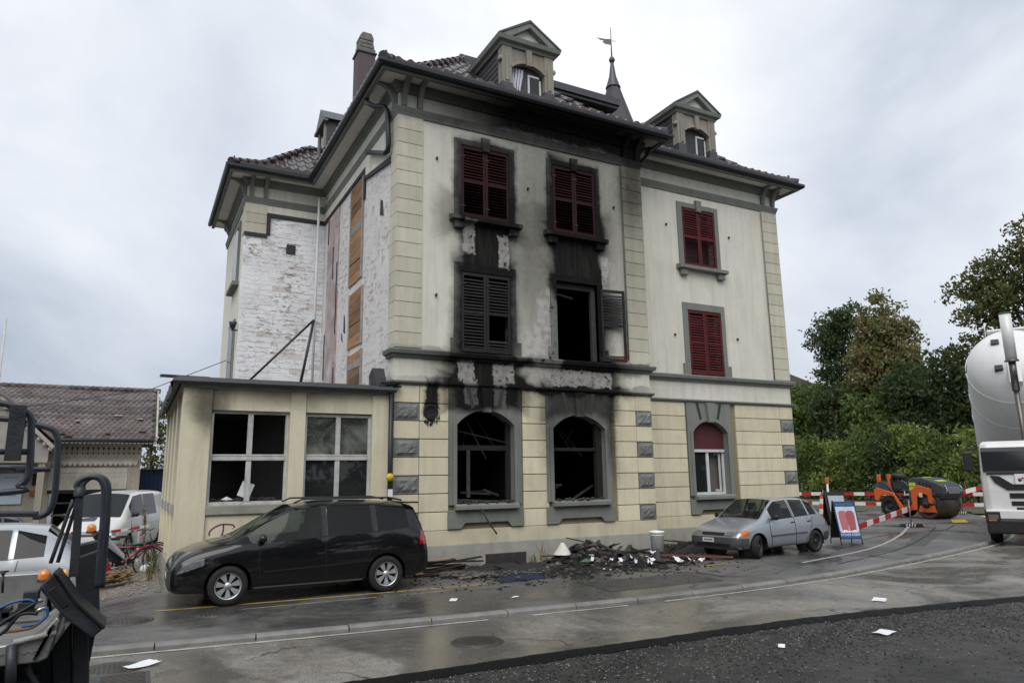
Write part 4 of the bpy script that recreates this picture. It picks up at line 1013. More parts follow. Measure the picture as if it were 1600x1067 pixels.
# ================================================================ burnt out annex
facade('annex_plaster', (.66, .61, .455), grime=.2, bare=False, sootk=.9)
mat('annex_concrete', (.30, .29, .25), .9, .25, 3, .3, 50, grime=.4)
mat('bitumen', (.028, .032, .036), .5, .3, 5, .3, 20)
mat('frame_worn', (.50, .50, .48), .6, .2, 6, grime=.5)
def dirty_glass():
    m, tt, b = newmat('dirty_glass'); p = tt.pos()
    f = tt.mr(tt.noise(p, 1.6, 6, .65, .8), .38, .66)
    tt.put(b.inputs['Base Color'], tt.mix(f, (.03, .032, .03), (.17, .18, .16))); tt.put(b.inputs['Roughness'], tt.mr(f, 0, 1, .05, .5))
    tr = tt.new('ShaderNodeBsdfTransparent'); ms = tt.new('ShaderNodeMixShader'); tt.put(ms.inputs[0], tt.mr(f, 0, 1, .55, .95))
    tt.t.links.new(tr.outputs[0], ms.inputs[1]); tt.t.links.new(b.outputs[0], ms.inputs[2]); tt.t.links.new(ms.outputs[0], tt.t.nodes['Material Output'].inputs['Surface'])
dirty_glass()
mat('graffiti', (.16, .02, .10), .6, .15, 8)
mat('yellow_plastic', (.62, .42, .02), .45, .1, 5)
A = thing('annex', 'flat roofed yellow annex with burnt out windows against the house', 'annex', (0, 0, 0))
AX, AY1 = -4.23, 7.2
yf = -.02
for x0, x1 in ((AX, -3.70), (-2.20, -1.89), (-.47, -.02)): MB().box(x0, x1, yf, .4, .42, 3.80).build('pillar', 'annex_plaster', A, bevel=.012)
for x0, x1 in ((-3.70, -2.20), (-1.89, -.47)):
    MB().box(x0, x1, yf+.05, .34, 3.38, 3.80).build('lintel', 'annex_plaster', A)
    MB().box(x0, x1, yf+.05, .34, .42, 1.36).build('parapet_wall', 'annex_plaster', A)
    MB().box(x0, x1, yf+.0, .36, 1.36, 1.54).build('window_sill', 'annex_concrete', A, bevel=.015)
MB().box(AX-.03, -.02, yf-.03, .4, -.3, .42).build('plinth', 'annex_concrete', A)
MB().box(AX-.03, AX+.3, .4, AY1, -.4, .42).build('plinth', 'annex_concrete', A)
# left side: pillars, sills and beams
for y0, y1 in ((1.75, 2.05), (3.4, 3.7), (5.05, 5.35), (6.9, 7.2)): MB().box(AX, AX+.3, y0, y1, .42, 3.80).build('pillar', 'annex_plaster', A, bevel=.012)
for y0, y1 in ((.4, 1.75), (2.05, 3.4), (3.7, 5.05), (5.35, 6.9)):
    MB().box(AX+.06, AX+.26, y0, y1, 3.45, 3.80).build('lintel', 'annex_plaster', A); MB().box(AX+.06, AX+.26, y0, y1, .42, 1.36).build('parapet_wall', 'annex_plaster', A)
    MB().box(AX-.0, AX+.3, y0, y1, 1.36, 1.54).build('window_sill', 'annex_concrete', A)
    MB().box(AX+.12, AX+.17, y0, y0+.07, 1.54, 3.45).build('window_post', 'frame_worn', A)
# windows with white frames
def awin(x0, x1, z0, z1, zt, glazed):
    y0, y1 = yf+.13, yf+.2
    f = MB().box(x0, x0+.06, y0, y1, z0, z1).box(x1-.06, x1, y0, y1, z0, z1).box(x0+.06, x1-.06, y0, y1, z0, z0+.06).box(x0+.06, x1-.06, y0, y1, z1-.06, z1).build('window_frame', 'frame_worn', A, bevel=.006)
    xm = (x0+x1)/2
    MB().box(x0+.06, x1-.06, y0-.025, y1, zt-.075, zt+.0).build('transom', 'frame_worn', f, bevel=.01); MB().box(x0+.06, x1-.06, y0-.01, y1, zt+.012, zt+.05).build('transom_bead', 'frame_worn', f)
    for za, zb in ((z0+.06, zt-.075), (zt+.05, z1-.06)): MB().box(xm-.05, xm+.05, y0-.01, y1, za, zb).build('mullion', 'frame_worn', f, bevel=.008)
    if glazed:
        for xa, xb in ((x0+.06, xm-.05), (xm+.05, x1-.06)):
            MB().box(xa, xb, y0+.03, y0+.036, zt+.05, z1-.06).build('pane', 'dirty_glass', f); MB().box(xa, xb, y0+.03, y0+.036, z0+.06, zt-.075).build('pane', 'pane_dark', f)
    return f
awin(-3.70, -2.20, 1.54, 3.38, 2.47, False); awin(-1.89, -.47, 1.54, 3.36, 2.47, True)
# inside
MB().quad((AX+.3, .4, .45), (-.02, .4, .45), (-.02, AY1, .45), (AX+.3, AY1, .45)).quad((AX, 7.18, .4), (-.02, 7.18, .4), (-.02, 7.18, 3.8), (AX, 7.18, 3.8)).quad((-2.05, .4, .45), (-2.05, 7, .45), (-2.05, 7, 3.75), (-2.05, .4, 3.75)).quad((-.03, .4, .45), (-.03, 7, .45), (-.03, 7, 3.75), (-.03, .4, 3.75)).build('burnt_interior', 'interior_burnt', A, fix=False)
MB().quad((AX+.32, .41, 3.74), (-.03, .41, 3.74), (-.03, 7.15, 3.74), (AX+.32, 7.15, 3.74)).build('burnt_ceiling', 'interior_burnt', A, fix=False)
mb = MB()
for i in range(260): blob(mb, (rb.uniform(-3.6, -2.25), rb.uniform(.35, 1.0), 1.42+.22*rb.random()), rb.uniform(.03, .1), 1.3, 1, .6, i)
o = mb.build('charred_contents', 'char_grey', A, fix=False); o['kind'] = 'stuff'
MB().obox((-2.95, .3, 1.82), (.24, .02, .3), Matrix.Rotation(.35, 3, 'Y')).build('foam_board', 'paper', None, 'white board leaning inside the burnt annex window', 'board')
mb = MB(); blob(mb, (-3.3, .33, 1.64), .16, 1.3, .8, .5, 3); mb.build('crumpled_sheet', 'paper', None, 'crumpled white sheet on the sill inside the annex', 'paper')
# roof with bitumen edge
MB().box(AX-.05, .0, yf-.06, AY1, 3.80, 3.90).build('roof_slab', 'annex_concrete', A)
sweep('roof_edging', [(AX-.02, AY1), (AX-.02, yf), (0, yf)], [(-.3, 3.98), (-.3, 3.90), (.02, 3.90), (.06, 3.86), (.17, 3.845), (.20, 3.90), (.17, 3.96), (.08, 4.0)], 'bitumen', A)
MB().quad((AX+.2, 0, 3.97), (0, 0, 3.97), (0, AY1, 3.97), (AX+.2, AY1, 3.97)).build('roof_felt', 'bitumen', A, fix=False)
# torn felt hanging from the side eaves
n = 60; mb = MB(); rf = random.Random(9)
for i in range(n+1):
    y = -.2+i*7.2/n; dr = .18+.16*abs(mnoise.noise((y*1.7, 2, 0)))+.12*max(0, mnoise.noise((y*5, 4, 0)))
    mb.v += [(AX-.15, y, 3.97), (AX-.235+.03*mnoise.noise((y*3, 0, 0)), y, 3.86), (AX-.21+.06*mnoise.noise((y*4, 7, 0)), y, 3.9-dr)]
for i in range(n):
    for j in range(2): q = i*3+j; mb.f.append((q, q+3, q+4, q+1)); mb.sm.append(True)
mb.build('torn_felt', 'bitumen', A, fix=False)
MB().obox((-4.2, .4, 4.05), (.9, .18, .04), Matrix.Rotation(.1, 3, 'Z')).build('roof_plank', 'bitumen', None, 'dark plank lying across the roof corner of the annex', 'plank')
MB().obox((-3.1, 1.0, 4.03), (1.0, .5, .06), Matrix.Rotation(-.2, 3, 'Z')).build('felt_sheet', 'bitumen', None, 'folded dark felt sheet on the annex roof', 'roofing felt')
mb = MB()
for i in range(26): blob(mb, (-.1+rb.gauss(0, .16), -.12+rb.gauss(0, .07), 3.98+rb.random()*.1), rb.uniform(.02, .07), 1.4, 1, .6, i)
o = mb.build('charred_lump', 'char', A, fix=False); o['kind'] = 'stuff'
MB().prism([(4.0-4, 3.95), (.5, 3.97), (.6, 4.3), (.35, 4.45), (.1, 4.2)], 'x', -.4, -.15).build('rubble_lump', 'edge_dark', None, 'dark lump of rubble on the annex roof by the wall', 'rubble')
# steel struts standing on the roof
st = thing('roof_strut', 'two black steel struts propped in a wedge on the annex roof', 'strut', (-1.5, 3, 3.97))
MB().tube([(-1.52, 0, 0.0), (.33, 0, 2.05)], .03, 6).build('brace', 'gutter_metal', st); MB().tube([(.0, 0, 0.0), (.33, 0, 2.05)], .035, 6).build('post', 'gutter_metal', st)
# graffiti on the parapet
def stroke(pts, wd):
    ps = spline(pts, 8); mb = MB()
    for a, b in zip(ps, ps[1:]):
        d = b-a
        if d.length < 1e-6: continue
        nn = Vector((-d.y, d.x)).normalized()*wd/2
        mb.quad((a.x-nn.x, yf+.0465, a.y-nn.y), (b.x-nn.x, yf+.0465, b.y-nn.y), (b.x+nn.x, yf+.0465, b.y+nn.y), (a.x+nn.x, yf+.0465, a.y+nn.y))
    return mb
s1 = stroke([(-3.60, .98), (-3.6, 1.05), (-3.52, 1.13), (-3.4, 1.18), (-3.28, 1.18), (-3.18, 1.16), (-3.16, 1.11)], .028)
for q in (stroke([(-3.36, 1.18), (-3.36, 1.05), (-3.42, .9), (-3.5, .84)], .028), stroke([(-3.2, 1.04), (-3.22, .92), (-3.2, .82), (-3.12, .84)], .026), stroke([(-3.19, 1.09), (-3.185, 1.1)], .03)):
    i0 = len(s1.v); s1.v += q.v; s1.f += [tuple(i0+k for k in f_) for f_ in q.f]; s1.sm += q.sm
s1.build('graffiti', 'graffiti', A, fix=False)
MB().lathe([(0, -.02), (.085, -.02), (.085, .01), (0, .01)], 16, (-.12, -.2, 2.03), 'y').build('marker_disc', 'yellow_plastic', A)
MB().box(-.155, -.05, -.195, -.175, 1.62, 1.78).build('sticker', 'paper', A)

# ================================================================ rubble in front of the house
mat('ash', (.024, .023, .022), .9, .6, 9, .9, 50)
mat('ash_grey', (.11, .105, .10), .9, .6, 9, .6, 60)
mat('wood_burnt', (.055, .035, .025), .8, .5, 7, .4, 50)
mat('wood_pale', (.33, .24, .16), .8, .3, 6, .2, 50)
mat('plank_red', (.11, .035, .03), .7, .4, 6, .2, 40)
mat('cloth_blue', (.012, .018, .04), .8, .3, 8, .4, 30)
mat('green_scrap', (.06, .12, .07), .7, .2, 6)
mat('bucket_white', (.80, .81, .82), .45, .1, 6, grime=.2)
rg = random.Random(21)
def mound(name, cx, cy, rx, ry, hf, m, label, n=46, seed=0):
    mb = MB()
    for i in range(n+1):
        for j in range(n+1):
            u, v_ = i/n*2-1, j/n*2-1; r_ = math.hypot(u, v_); x, y = cx+u*rx, cy+v_*ry
            f = max(0, 1-r_*r_); z = hf(x, y)*f*(1+.5*mnoise.noise((x*5, y*5, seed)))+.05*f*mnoise.noise((x*14, y*14, seed))
            mb.v.append((x, y, max(-.02, z) if f > 0 else -.02))
    for i in range(n):
        for j in range(n): q = i*(n+1)+j; mb.f.append((q, q+n+1, q+n+2, q+1)); mb.sm.append(False)
    return mb.build(name, m, None, label, 'rubble', kind='stuff', fix=False)
H1 = lambda x, y: .12+.36*math.exp(-((x-4.35)/.75)**2-((y+.75)/.55)**2)+.1*math.exp(-((x-5.9)/.7)**2)
mound('ash_heap', 4.9, -.95, 2.3, 1.0, H1, 'ash', 'black heap of charred rubble below the burnt windows')
mound('ash_heap', 2.3, -.8, 1.6, .9, lambda x, y: .13, 'ash', 'low grey heap of ash and glass beside the cellar vent', seed=4)
mound('ash_heap', 8.3, .1, 1.3, .55, lambda x, y: .2, 'ash', 'dark rubble along the plinth behind the silver hatchback', seed=8)
def scatter(name, m, cnt, cx, cy, sx, sy, r0, r1, label, hf=None, flat=.5, lng=1.6):
    mb = MB()
    for i in range(cnt):
        x, y = cx+rg.gauss(0, sx), min(-.06 if cx < 7 else .75, cy+rg.gauss(0, sy)); z = (hf(x, y) if hf else 0)
        blob(mb, (x, y, z+.01), rg.uniform(r0, r1), lng, 1, flat, i)
    return mb.build(name, m, None, label, 'rubble', kind='stuff', fix=False)
hz = lambda x, y: max(0, 1-((x-4.9)/2.3)**2-((y+.95)/1.0)**2)*H1(x, y)
scatter('char_fragments', 'char', 1500, 4.7, -1.0, 1.2, .5, .02, .09, 'black charred fragments strewn over the big heap', hz)
scatter('ash_fragments', 'ash_grey', 420, 4.9, -1.1, 1.2, .5, .015, .05, 'grey ash fragments strewn over the big heap', hz)
scatter('glass_shards', 'ash_grey', 520, 1.7, -1.0, .55, .4, .012, .045, 'grey broken glass and ash beside the minivan', lambda x, y: .06)
scatter('fine_char', 'char', 1600, 3.2, -1.1, 1.6, .75, .008, .03, 'fine black char spread over the pavement')
scatter('fine_char', 'char', 260, 4.4, -2.2, 1.6, .6, .008, .028, 'sparse black crumbs on the pavement before the heap')
scatter('mixed_debris', 'wood_burnt', 70, 4.8, -1.1, 1.0, .4, .04, .12, 'brown burnt furniture fragments on the big heap', hz, .45, 2.2)
scatter('mixed_debris', 'curtain_cream', 26, 5.3, -1.4, .8, .35, .025, .07, 'pale scraps of insulation on the big heap', hz, .4, 1.6)
scatter('mixed_debris', 'ash_grey', 60, 4.6, -1.0, 1.0, .4, .05, .13, 'grey plaster lumps on the big heap', hz, .5, 1.5)
def plank(x, y, z, l, wd, th, a, pitch, m, label, group):
    mb = MB().obox((0, 0, 0), (l, wd, th)); o = mb.build('charred_plank', m, None, label, 'plank', group)
    o.location = (x, y, z); o.rotation_euler = (rg.uniform(-.25, .25), pitch, a); return o
for i in range(16):      # bundle behind the minivan
    plank(.85+rg.uniform(-.35, .55), -.5+rg.uniform(-.25, .25), .05+.016*i, rg.uniform(.8, 1.5), rg.uniform(.05, .13), .022, rg.uniform(-.35, .3), rg.uniform(-.12, .05), ('wood_burnt', 'char', 'wood_pale', 'char')[i % 4],
          'charred batten in the stack behind the minivan', 'battens stacked behind the minivan')
for i in range(34):
    x, y = 4.9+rg.gauss(0, 1.0), -.9+rg.gauss(0, .35); y = min(y, -.35)
    plank(x, y, hz(x, y)+.05, rg.uniform(.4, 1.1), rg.uniform(.04, .12), .025, rg.uniform(-3, 3), rg.uniform(-.35, .35), ('char', 'char', 'wood_burnt', 'char_grey')[i % 4], 'charred board sticking out of the black heap', 'boards in the black rubble heap')
for i in range(22):
    plank(8.2+rg.gauss(0, .6), .25+rg.gauss(0, .2), .12+rg.random()*.12, rg.uniform(.5, 1.2), rg.uniform(.03, .09), .02, rg.uniform(-.6, .6), rg.uniform(-.2, .2), ('char', 'wood_burnt', 'char')[i % 3], 'burnt lath piled against the plinth behind the hatchback', 'laths behind the hatchback')
plank(6.9, -1.6, .1, 1.9, .16, .05, -.42, .05, 'plank_red', 'long dark red plank beside the white bucket', None)
plank(7.2, -1.25, .06, 1.5, .1, .04, -.3, .02, 'plank_red', 'shorter dark red plank leaning toward the hatchback', None)
plank(1.3, -1.45, .05, .8, .07, .03, .25, .0, 'wood_pale', 'pale plank lying across the grey ash', None)
for i, (x, y, s_) in enumerate(((5.1, -1.6, .17), (5.5, -1.75, .2), (6.2, -1.9, .26), (6.45, -2.0, .2), (4.75, -1.7, .12), (4.5, -1.65, .12), (5.9, -1.35, .16), (6.05, -2.1, .14), (5.3, -2.0, .18), (4.1, -1.5, .1), (6.7, -2.15, .15), (5.0, -1.9, .1))):
    o = paper(0, 0, 0, 0, s_, s_*.7, 'crumpled white paper scrap among the rubble', .12); o.location = (x, y, hz(x, y)+.06); o.rotation_euler = (rg.uniform(-.5, .5), rg.uniform(-.4, .4), rg.uniform(0, 3)); o['group'] = 'papers among the rubble'
MB().lathe([(.03, .26), (.21, .0)], 12, (3.75, -.85, .27)).build('lampshade', 'curtain_cream', None, 'pale conical lampshade lying on the edge of the heap', 'lampshade')
mb = MB(); blob(mb, (3.95, -1.5, .16), .12, 1.2, 1, .5, 2); mb.build('green_scrap', 'green_scrap', None, 'small green scrap in the black rubble', 'scrap')
mb = MB()   # dark cloth
for i in range(17):
    for j in range(11):
        u, v_ = i/16-.5, j/10-.5; r_ = math.hypot(u*1.6, v_*1.8); mb.v.append((2.05+u*1.1, -2.0+v_*.55+.1*u, max(.0, .1*(1-r_*1.3)+.06*mnoise.noise((u*9, v_*9, 3)))+.005))
for i in range(16):
    for j in range(10): q = i*11+j; mb.f.append((q, q+11, q+12, q+1)); mb.sm.append(True)
mb.build('wet_cloth', 'cloth_blue', None, 'wet dark blue cloth crumpled on the pavement', 'cloth', fix=False)
bk = thing('bucket', 'upright white plastic bucket beside the rubble', 'bucket', (6.5, -.8, .1))
MB().lathe([(0, 0), (.15, 0), (.17, .5), (.185, .51), (.185, .55), (.165, .55), (.15, .02), (0, .02)], 24).build('body', 'bucket_white', bk); MB().lathe([(.172, .45), (.18, .46), (.173, .47)], 24).build('rim_band', 'bucket_white', bk)
mb = MB()
for k in range(9): blob(mb, (1.0+rg.uniform(0, 3), -3+rg.uniform(-.6, .5), .01), rg.uniform(.02, .06), 1.5, 1, .5, k)
mb.build('char_crumbs', 'char', None, 'few charred lumps lying loose on the pavement', 'rubble', kind='stuff', fix=False)
# weeds at the plinth
mat('weed', (.10, .12, .03), .8, .3, 8); mat('weed_dry', (.28, .2, .09), .9, .3, 8)
def weed(x, y, z, n, h, label, m='weed', plume=False):
    mb = MB()
    for i in range(n):
        a = rg.uniform(0, 6.28); l = h*rg.uniform(.5, 1); b_ = rg.uniform(.1, .45)*l; wd = .012+.01*h
        p0 = Vector((x+rg.gauss(0, .05), y+rg.gauss(0, .04), z)); d = Vector((math.cos(a), math.sin(a), 0)); sd_ = Vector((-d.y, d.x, 0))*wd
        p1 = p0+d*b_*.4+Vector((0, 0, l*.6)); p2 = p0+d*b_+Vector((0, 0, l))
        mb.quad(p0-sd_, p0+sd_, p1+sd_*.8, p1-sd_*.8); mb.quad(p1-sd_*.8, p1+sd_*.8, p2+sd_*.1, p2-sd_*.1)
    return mb.build('weed', m, None, label, 'weed', fix=False)
weed(3.4, -.12, 0, 10, .35, 'thin weed growing at the plinth by the cellar vent'); weed(3.75, -.12, 0, 8, .55, 'tall dry weed at the plinth left of the heap', 'weed_dry')
weed(7.35, .6, .1, 8, .75, 'blackened stalks standing in the corner of the plinth', 'char')
# ================================================================ vehicles
from mathutils.bvhtree import BVHTree
mat('paint_black', (.004, .004, .005), .35, .06, 2, coord='obj', coat=.85, spec=.15)
mat('paint_silver', (.36, .385, .42), .34, .05, 2, metal=.55, coord='obj', coat=.7, rvar=.06)
mat('paint_silver_dull', (.42, .44, .46), .38, .05, 2, metal=.5, coord='obj', coat=.6, rvar=.06)
mat('paint_white_van', (.62, .62, .62), .35, .06, 2, coord='obj', coat=.6, grime=.2)
mat('paint_navy', (.03, .04, .07), .3, .05, 2, coord='obj', coat=.8)
mat('bumper_grey', (.055, .06, .066), .6, .12, 6, coord='obj')
mat('trim_black', (.010, .010, .011), .5, .2, 6, coord='obj')
mat('tyre', (.014, .014, .014), .85, .3, 12, .3, 40, coord='obj', grime=.0)
mat('alloy', (.50, .51, .52), .35, .1, 8, metal=.6, coord='obj')
mat('steel_wheel', (.03, .03, .031), .55, .2, 8, coord='obj')
mat('lamp_clear', (.20, .21, .22), .12, .6, 16, coord='obj', coat=1, metal=.4)
mat('lamp_red', (.26, .004, .004), .15, .15, 8, coord='obj', coat=1)
mat('lamp_amber', (.55, .13, .01), .2, .15, 8, coord='obj', coat=1)
mat('seat_dark', (.03, .03, .032), .9, .2, 8, coord='obj')
mat('plate', (.62, .62, .60), .5, .05, 8, coord='obj')
glass('car_glass', (.55, .62, .60), .02, .42)
glass('car_glass_dark', (.10, .11, .12), .02, .62)
glass('van_glass', (.4, .48, .5), .03, .75)
def wheel_parts(parent, x, y, r, wd, side, style, steer=0):
    e = bpy.data.objects.new('wheel', None); C.objects.link(e); e.parent = parent; e.location = (x, y, r); e.rotation_euler = (0, 0, steer)
    h = wd/2
    MB().lathe([(r*.60, -h*.8), (r*.68, -h), (r*.92, -h), (r*.99, -h*.72), (r, -h*.3), (r, h*.3), (r*.99, h*.72), (r*.92, h), (r*.68, h), (r*.60, h*.8)], 40, ax='y').build('tyre', 'tyre', e)
    o = side; rm = MB()
    rm.lathe([(r*.66, o*h*.98), (r*.62, o*h*.9), (r*.585, o*h*.55), (r*.585, -o*h*.8)], 36, ax='y')
    rm.build('rim', 'alloy' if style != 'steel' else 'steel_wheel', e)
    MB().lathe([(r*.6, o*h*.15), (.001, o*h*.15)], 30, ax='y').build('wheel_disc', 'steel_wheel' if style == 'steel' else 'trim_black', e)
    sp = MB(); n = {'seven': 7, 'five': 5, 'steel': 8}[style]
    for k in range(n):
        a = 2*math.pi*k/n+.2
        def pt(rad, da, dep): return (rad*math.cos(a+da), o*h*dep, rad*math.sin(a+da))
        w0, w1 = (.16, .30) if style != 'steel' else (.2, .16)
        q = [pt(r*.14, -w0*2, .75), pt(r*.14, w0*2, .75), pt(r*.60, w1*.85, .86), pt(r*.60, -w1*.85, .86)]
        q2 = [(x_, y_-o*.03, z_) for x_, y_, z_ in q]
        if style != 'steel':
            sp.quad(*q); [sp.quad(q[i], q[(i+1) % 4], q2[(i+1) % 4], q2[i]) for i in range(4)]
        else: sp.obox(((r*.42)*math.cos(a), o*h*.3, (r*.42)*math.sin(a)), (.05, .03, .05))
    s = sp.build('spokes', 'alloy' if style != 'steel' else 'steel_wheel', e)
    MB().lathe([(r*.19, o*h*.6), (r*.17, o*h*.85), (.001, o*h*.88)], 18, ax='y').build('hub_cap', 'alloy' if style != 'steel' else 'steel_wheel', e)
    return e
def make_car(name, label, loc, rz, st, L, side_glass, ws, rw, wheels, paint, glassm, glassr, wstyle, tw=.2, scale=(1, 1, 1), steer=0, cat='car', seats=True):
    root = thing(name, label, cat, loc, rz)
    sx_, sy_, sz_ = scale; st = [(s*sx_, zb*sz_, hw*sy_, zl*sz_, hb*sy_, zr*sz_, hr*sy_, zt*sz_) for s, zb, hw, zl, hb, zr, hr, zt in st]; L *= sx_
    X_ = lambda s: L/2-s
    def ringp(q):
        s, zb, hw, zl, hb, zr, hr, zt = q; x = X_(s)
        half = [(hw*.86, zb), (hw*.965, zb+.07), (hw, zb+(zl-zb)*.42), (hw*.99, zb+(zl-zb)*.80), (hb, zl), (hr, zr), (hr*.90, zr+(zt-zr)*.5), (hr*.5, zr+(zt-zr)*.9), (0, zt)]
        return [(x, -y, z) for y, z in half]+[(x, y, z) for y, z in half[-2::-1]]
    V = [ringp(q) for q in st]; N = 17; body = MB(); gl = {}
    for r_ in V: body.v += r_
    allf = []
    for i in range(len(st)-1):
        for j in range(16):
            jj = j if j < 8 else 15-j
            f = (i*N+j, i*N+j+1, (i+1)*N+j+1, (i+1)*N+j)
            key = None
            if jj == 4 and i in side_glass: key = ('side_window', i, j < 8)
            elif jj >= 6 and i in ws: key = ('windscreen',)
            elif jj >= 6 and i in rw: key = ('rear_window',)
            if key: gl.setdefault(key, []).append(f)
            else: allf.append(f)
        allf.append((i*N+16, i*N, (i+1)*N, (i+1)*N+16))
    allf.append(tuple(range(N-1, -1, -1))); allf.append(tuple((len(st)-1)*N+k for k in range(N)))
    body.f = allf; body.sm = [True]*len(allf)
    full = MB(); full.v = body.v; full.f = allf+[f for k in gl for f in gl[k]]; full.sm = [True]*len(full.f)
    corners = set()
    grp_ = {}
    for k, fs in gl.items():
        kk = ('side_window', side_glass[k[1]], k[2]) if k[0] == 'side_window' else k
        grp_.setdefault(kk, []).extend(fs)
    for fs in grp_.values():
        cnt = {}
        for f in fs:
            for i in f: cnt[i] = cnt.get(i, 0)+1
        corners |= {tuple(round(c, 5) for c in body.v[i]) for i, c in cnt.items() if c == 1}
    def baked(mb, lv=2, sharp=True):
        o = mb.build('tmp', None, None, fix=False); o.modifiers.new('s', 'SUBSURF').levels = lv
        if sharp:
            at = o.data.attributes.new('crease_vert', 'FLOAT', 'POINT')
            for i, v in enumerate(o.data.vertices):
                if tuple(round(c, 5) for c in mb.v[i]) in corners: at.data[i].value = .92
        bpy.context.view_layer.update(); dg = bpy.context.evaluated_depsgraph_get()
        me = bpy.data.meshes.new_from_object(o.evaluated_get(dg)); bpy.data.objects.remove(o); return me
    me = baked(body); fm = baked(full, 2, False)
    bvh = BVHTree.FromPolygons([v.co for v in fm.vertices], [tuple(p.vertices) for p in fm.polygons])
    bm = bmesh.new(); bm.from_mesh(me)
    hwmax = max(q[2] for q in st)
    for (ws_, wr) in wheels:
        cx, cz, ra = X_(ws_*sx_), wr, wr+.055
        dl = [f for f in bm.faces if (lambda c: math.hypot(c.x-cx, c.z-cz) < ra and abs(c.y) > hwmax-.34)(f.calc_center_median())]
        bmesh.ops.delete(bm, geom=dl, context='FACES')
        for e in bm.edges:
            if e.is_boundary:
                for v in e.verts:
                    d = math.hypot(v.co.x-cx, v.co.z-cz)
                    if abs(d-ra) < .09 and abs(v.co.y) > hwmax-.36 and v.co.z > .12:
                        k = ra/d; v.co.x = cx+(v.co.x-cx)*k; v.co.z = cz+(v.co.z-cz)*k
    bm.to_mesh(me); bm.free()
    for p in me.polygons: p.use_smooth = True
    b = link('body', me, paint, root); bpy.data.meshes.remove(fm)
    # glass: one pane per run of side window
    runs = {}
    for k, fs in gl.items():
        if k[0] == 'side_window':
            g_ = next((i for i, grp_ in enumerate(side_glass.values()) if False), None)
            runs.setdefault(('side_window', side_glass[k[1]], k[2]), []).extend(fs)
        else: runs.setdefault(k, []).extend(fs)
    for k, fs in runs.items():
        used = sorted({i for f in fs for i in f}); mp_ = {u: i for i, u in enumerate(used)}
        mb = MB(); mb.v = [body.v[u] for u in used]; mb.f = [tuple(mp_[i] for i in f) for f in fs]; mb.sm = [True]*len(fs)
        gm = baked(mb); 
        for p in gm.polygons: p.use_smooth = True
        link(k[0], gm, glassr if (k[0] == 'rear_window' or (k[0] == 'side_window' and k[1] >= 2)) else glassm, root)
    # wheel arches and wheels
    for (ws_, wr) in wheels:
        for side in (-1, 1):
            cx = X_(ws_*sx_); ar = MB(); n = 20; yo, yi = side*(hwmax-.01), side*(hwmax-.42)
            for k in range(n+1):
                a = -.25+(math.pi+.5)*k/n; ar.v += [(cx+(wr+.056)*math.cos(a), yo*.985, wr+(wr+.056)*math.sin(a)), (cx+(wr+.056)*math.cos(a), yi, wr+(wr+.056)*math.sin(a))]
            for k in range(n): ar.f.append((2*k, 2*k+2, 2*k+3, 2*k+1)); ar.sm.append(True)
            i0 = len(ar.v); ar.v += [(cx+(wr+.056)*math.cos(a_), yi, wr+(wr+.056)*math.sin(a_)) for a_ in [2*math.pi*q/20 for q in range(20)]]; ar.f.append(tuple(range(i0, i0+20))); ar.sm.append(False)
            ar.build('arch_liner', 'trim_black', root, fix=False)
            wheel_parts(root, cx, side*(hwmax-tw/2-.012), wr, tw, side, wstyle, steer if ws_ < L/2 else 0)
    # ground-hugging underside
    MB().box(-L/2+.5, L/2-.5, -hwmax+.35, hwmax-.35, .2, .34).build('underbody', 'trim_black', root)
    def hit(s, z, side, off=.003):
        p, n_, i_, d_ = bvh.ray_cast(Vector((X_(s), side*3, z)), Vector((0, -side, 0)));
        return (p+n_.normalized()*off*(1 if n_.y*side > 0 else -1)) if p is not None else None
    def hitf(y, z, fr, off=.004):
        p, n_, i_, d_ = bvh.ray_cast(Vector((fr*6, y, z)), Vector((-fr, 0, 0)))
        return (p+n_.normalized()*off*(1 if n_.x*fr > 0 else -1)) if p is not None else None
    def hitz(s, y, off=.003):
        p, n_, i_, d_ = bvh.ray_cast(Vector((X_(s), y, 4)), Vector((0, 0, -1)))
        return (p+n_.normalized()*off*(1 if n_.z > 0 else -1)) if p is not None else None
    def line(nm, pts, side, wd=.007, m='trim_black', proj=None, n=14):
        ps = []
        for a, c in zip(pts, pts[1:]):
            for k in range(n): ps.append((a[0]+(c[0]-a[0])*k/n, a[1]+(c[1]-a[1])*k/n))
        ps.append(pts[-1]); h3 = [(proj or hit)(*p, side) if proj is None else proj(*p) for p in ps]; h3 = [h for h in h3 if h is not None]
        if len(h3) < 2: return
        mb = MB().tube(h3, wd, 4, smooth=False); return mb.build(nm, m, root)
    def patch(nm, c4, side, m, proj='s', n=8, off=.004):
        """four corners (a,b) in order, laid on the body skin"""
        mb = MB(); ok = True; rows = []
        for i in range(n+1):
            for j in range(n+1):
                u, v = i/n, j/n
                a = [(1-u)*(1-v)*c4[0][k]+u*(1-v)*c4[1][k]+u*v*c4[2][k]+(1-u)*v*c4[3][k] for k in (0, 1)]
                p = hit(a[0], a[1], side, off) if proj == 's' else (hitf(a[0], a[1], side, off) if proj == 'f' else hitz(a[0], a[1], off))
                rows.append(p)
        for p in rows: mb.v.append(tuple(p) if p is not None else (0, 0, .5))
        for i in range(n):
            for j in range(n):
                q = (i*(n+1)+j, (i+1)*(n+1)+j, (i+1)*(n+1)+j+1, i*(n+1)+j+1)
                if all(rows[k] is not None for k in q): mb.f.append(q); mb.sm.append(True)
        if mb.f: return mb.build(nm, m, root, fix=False)
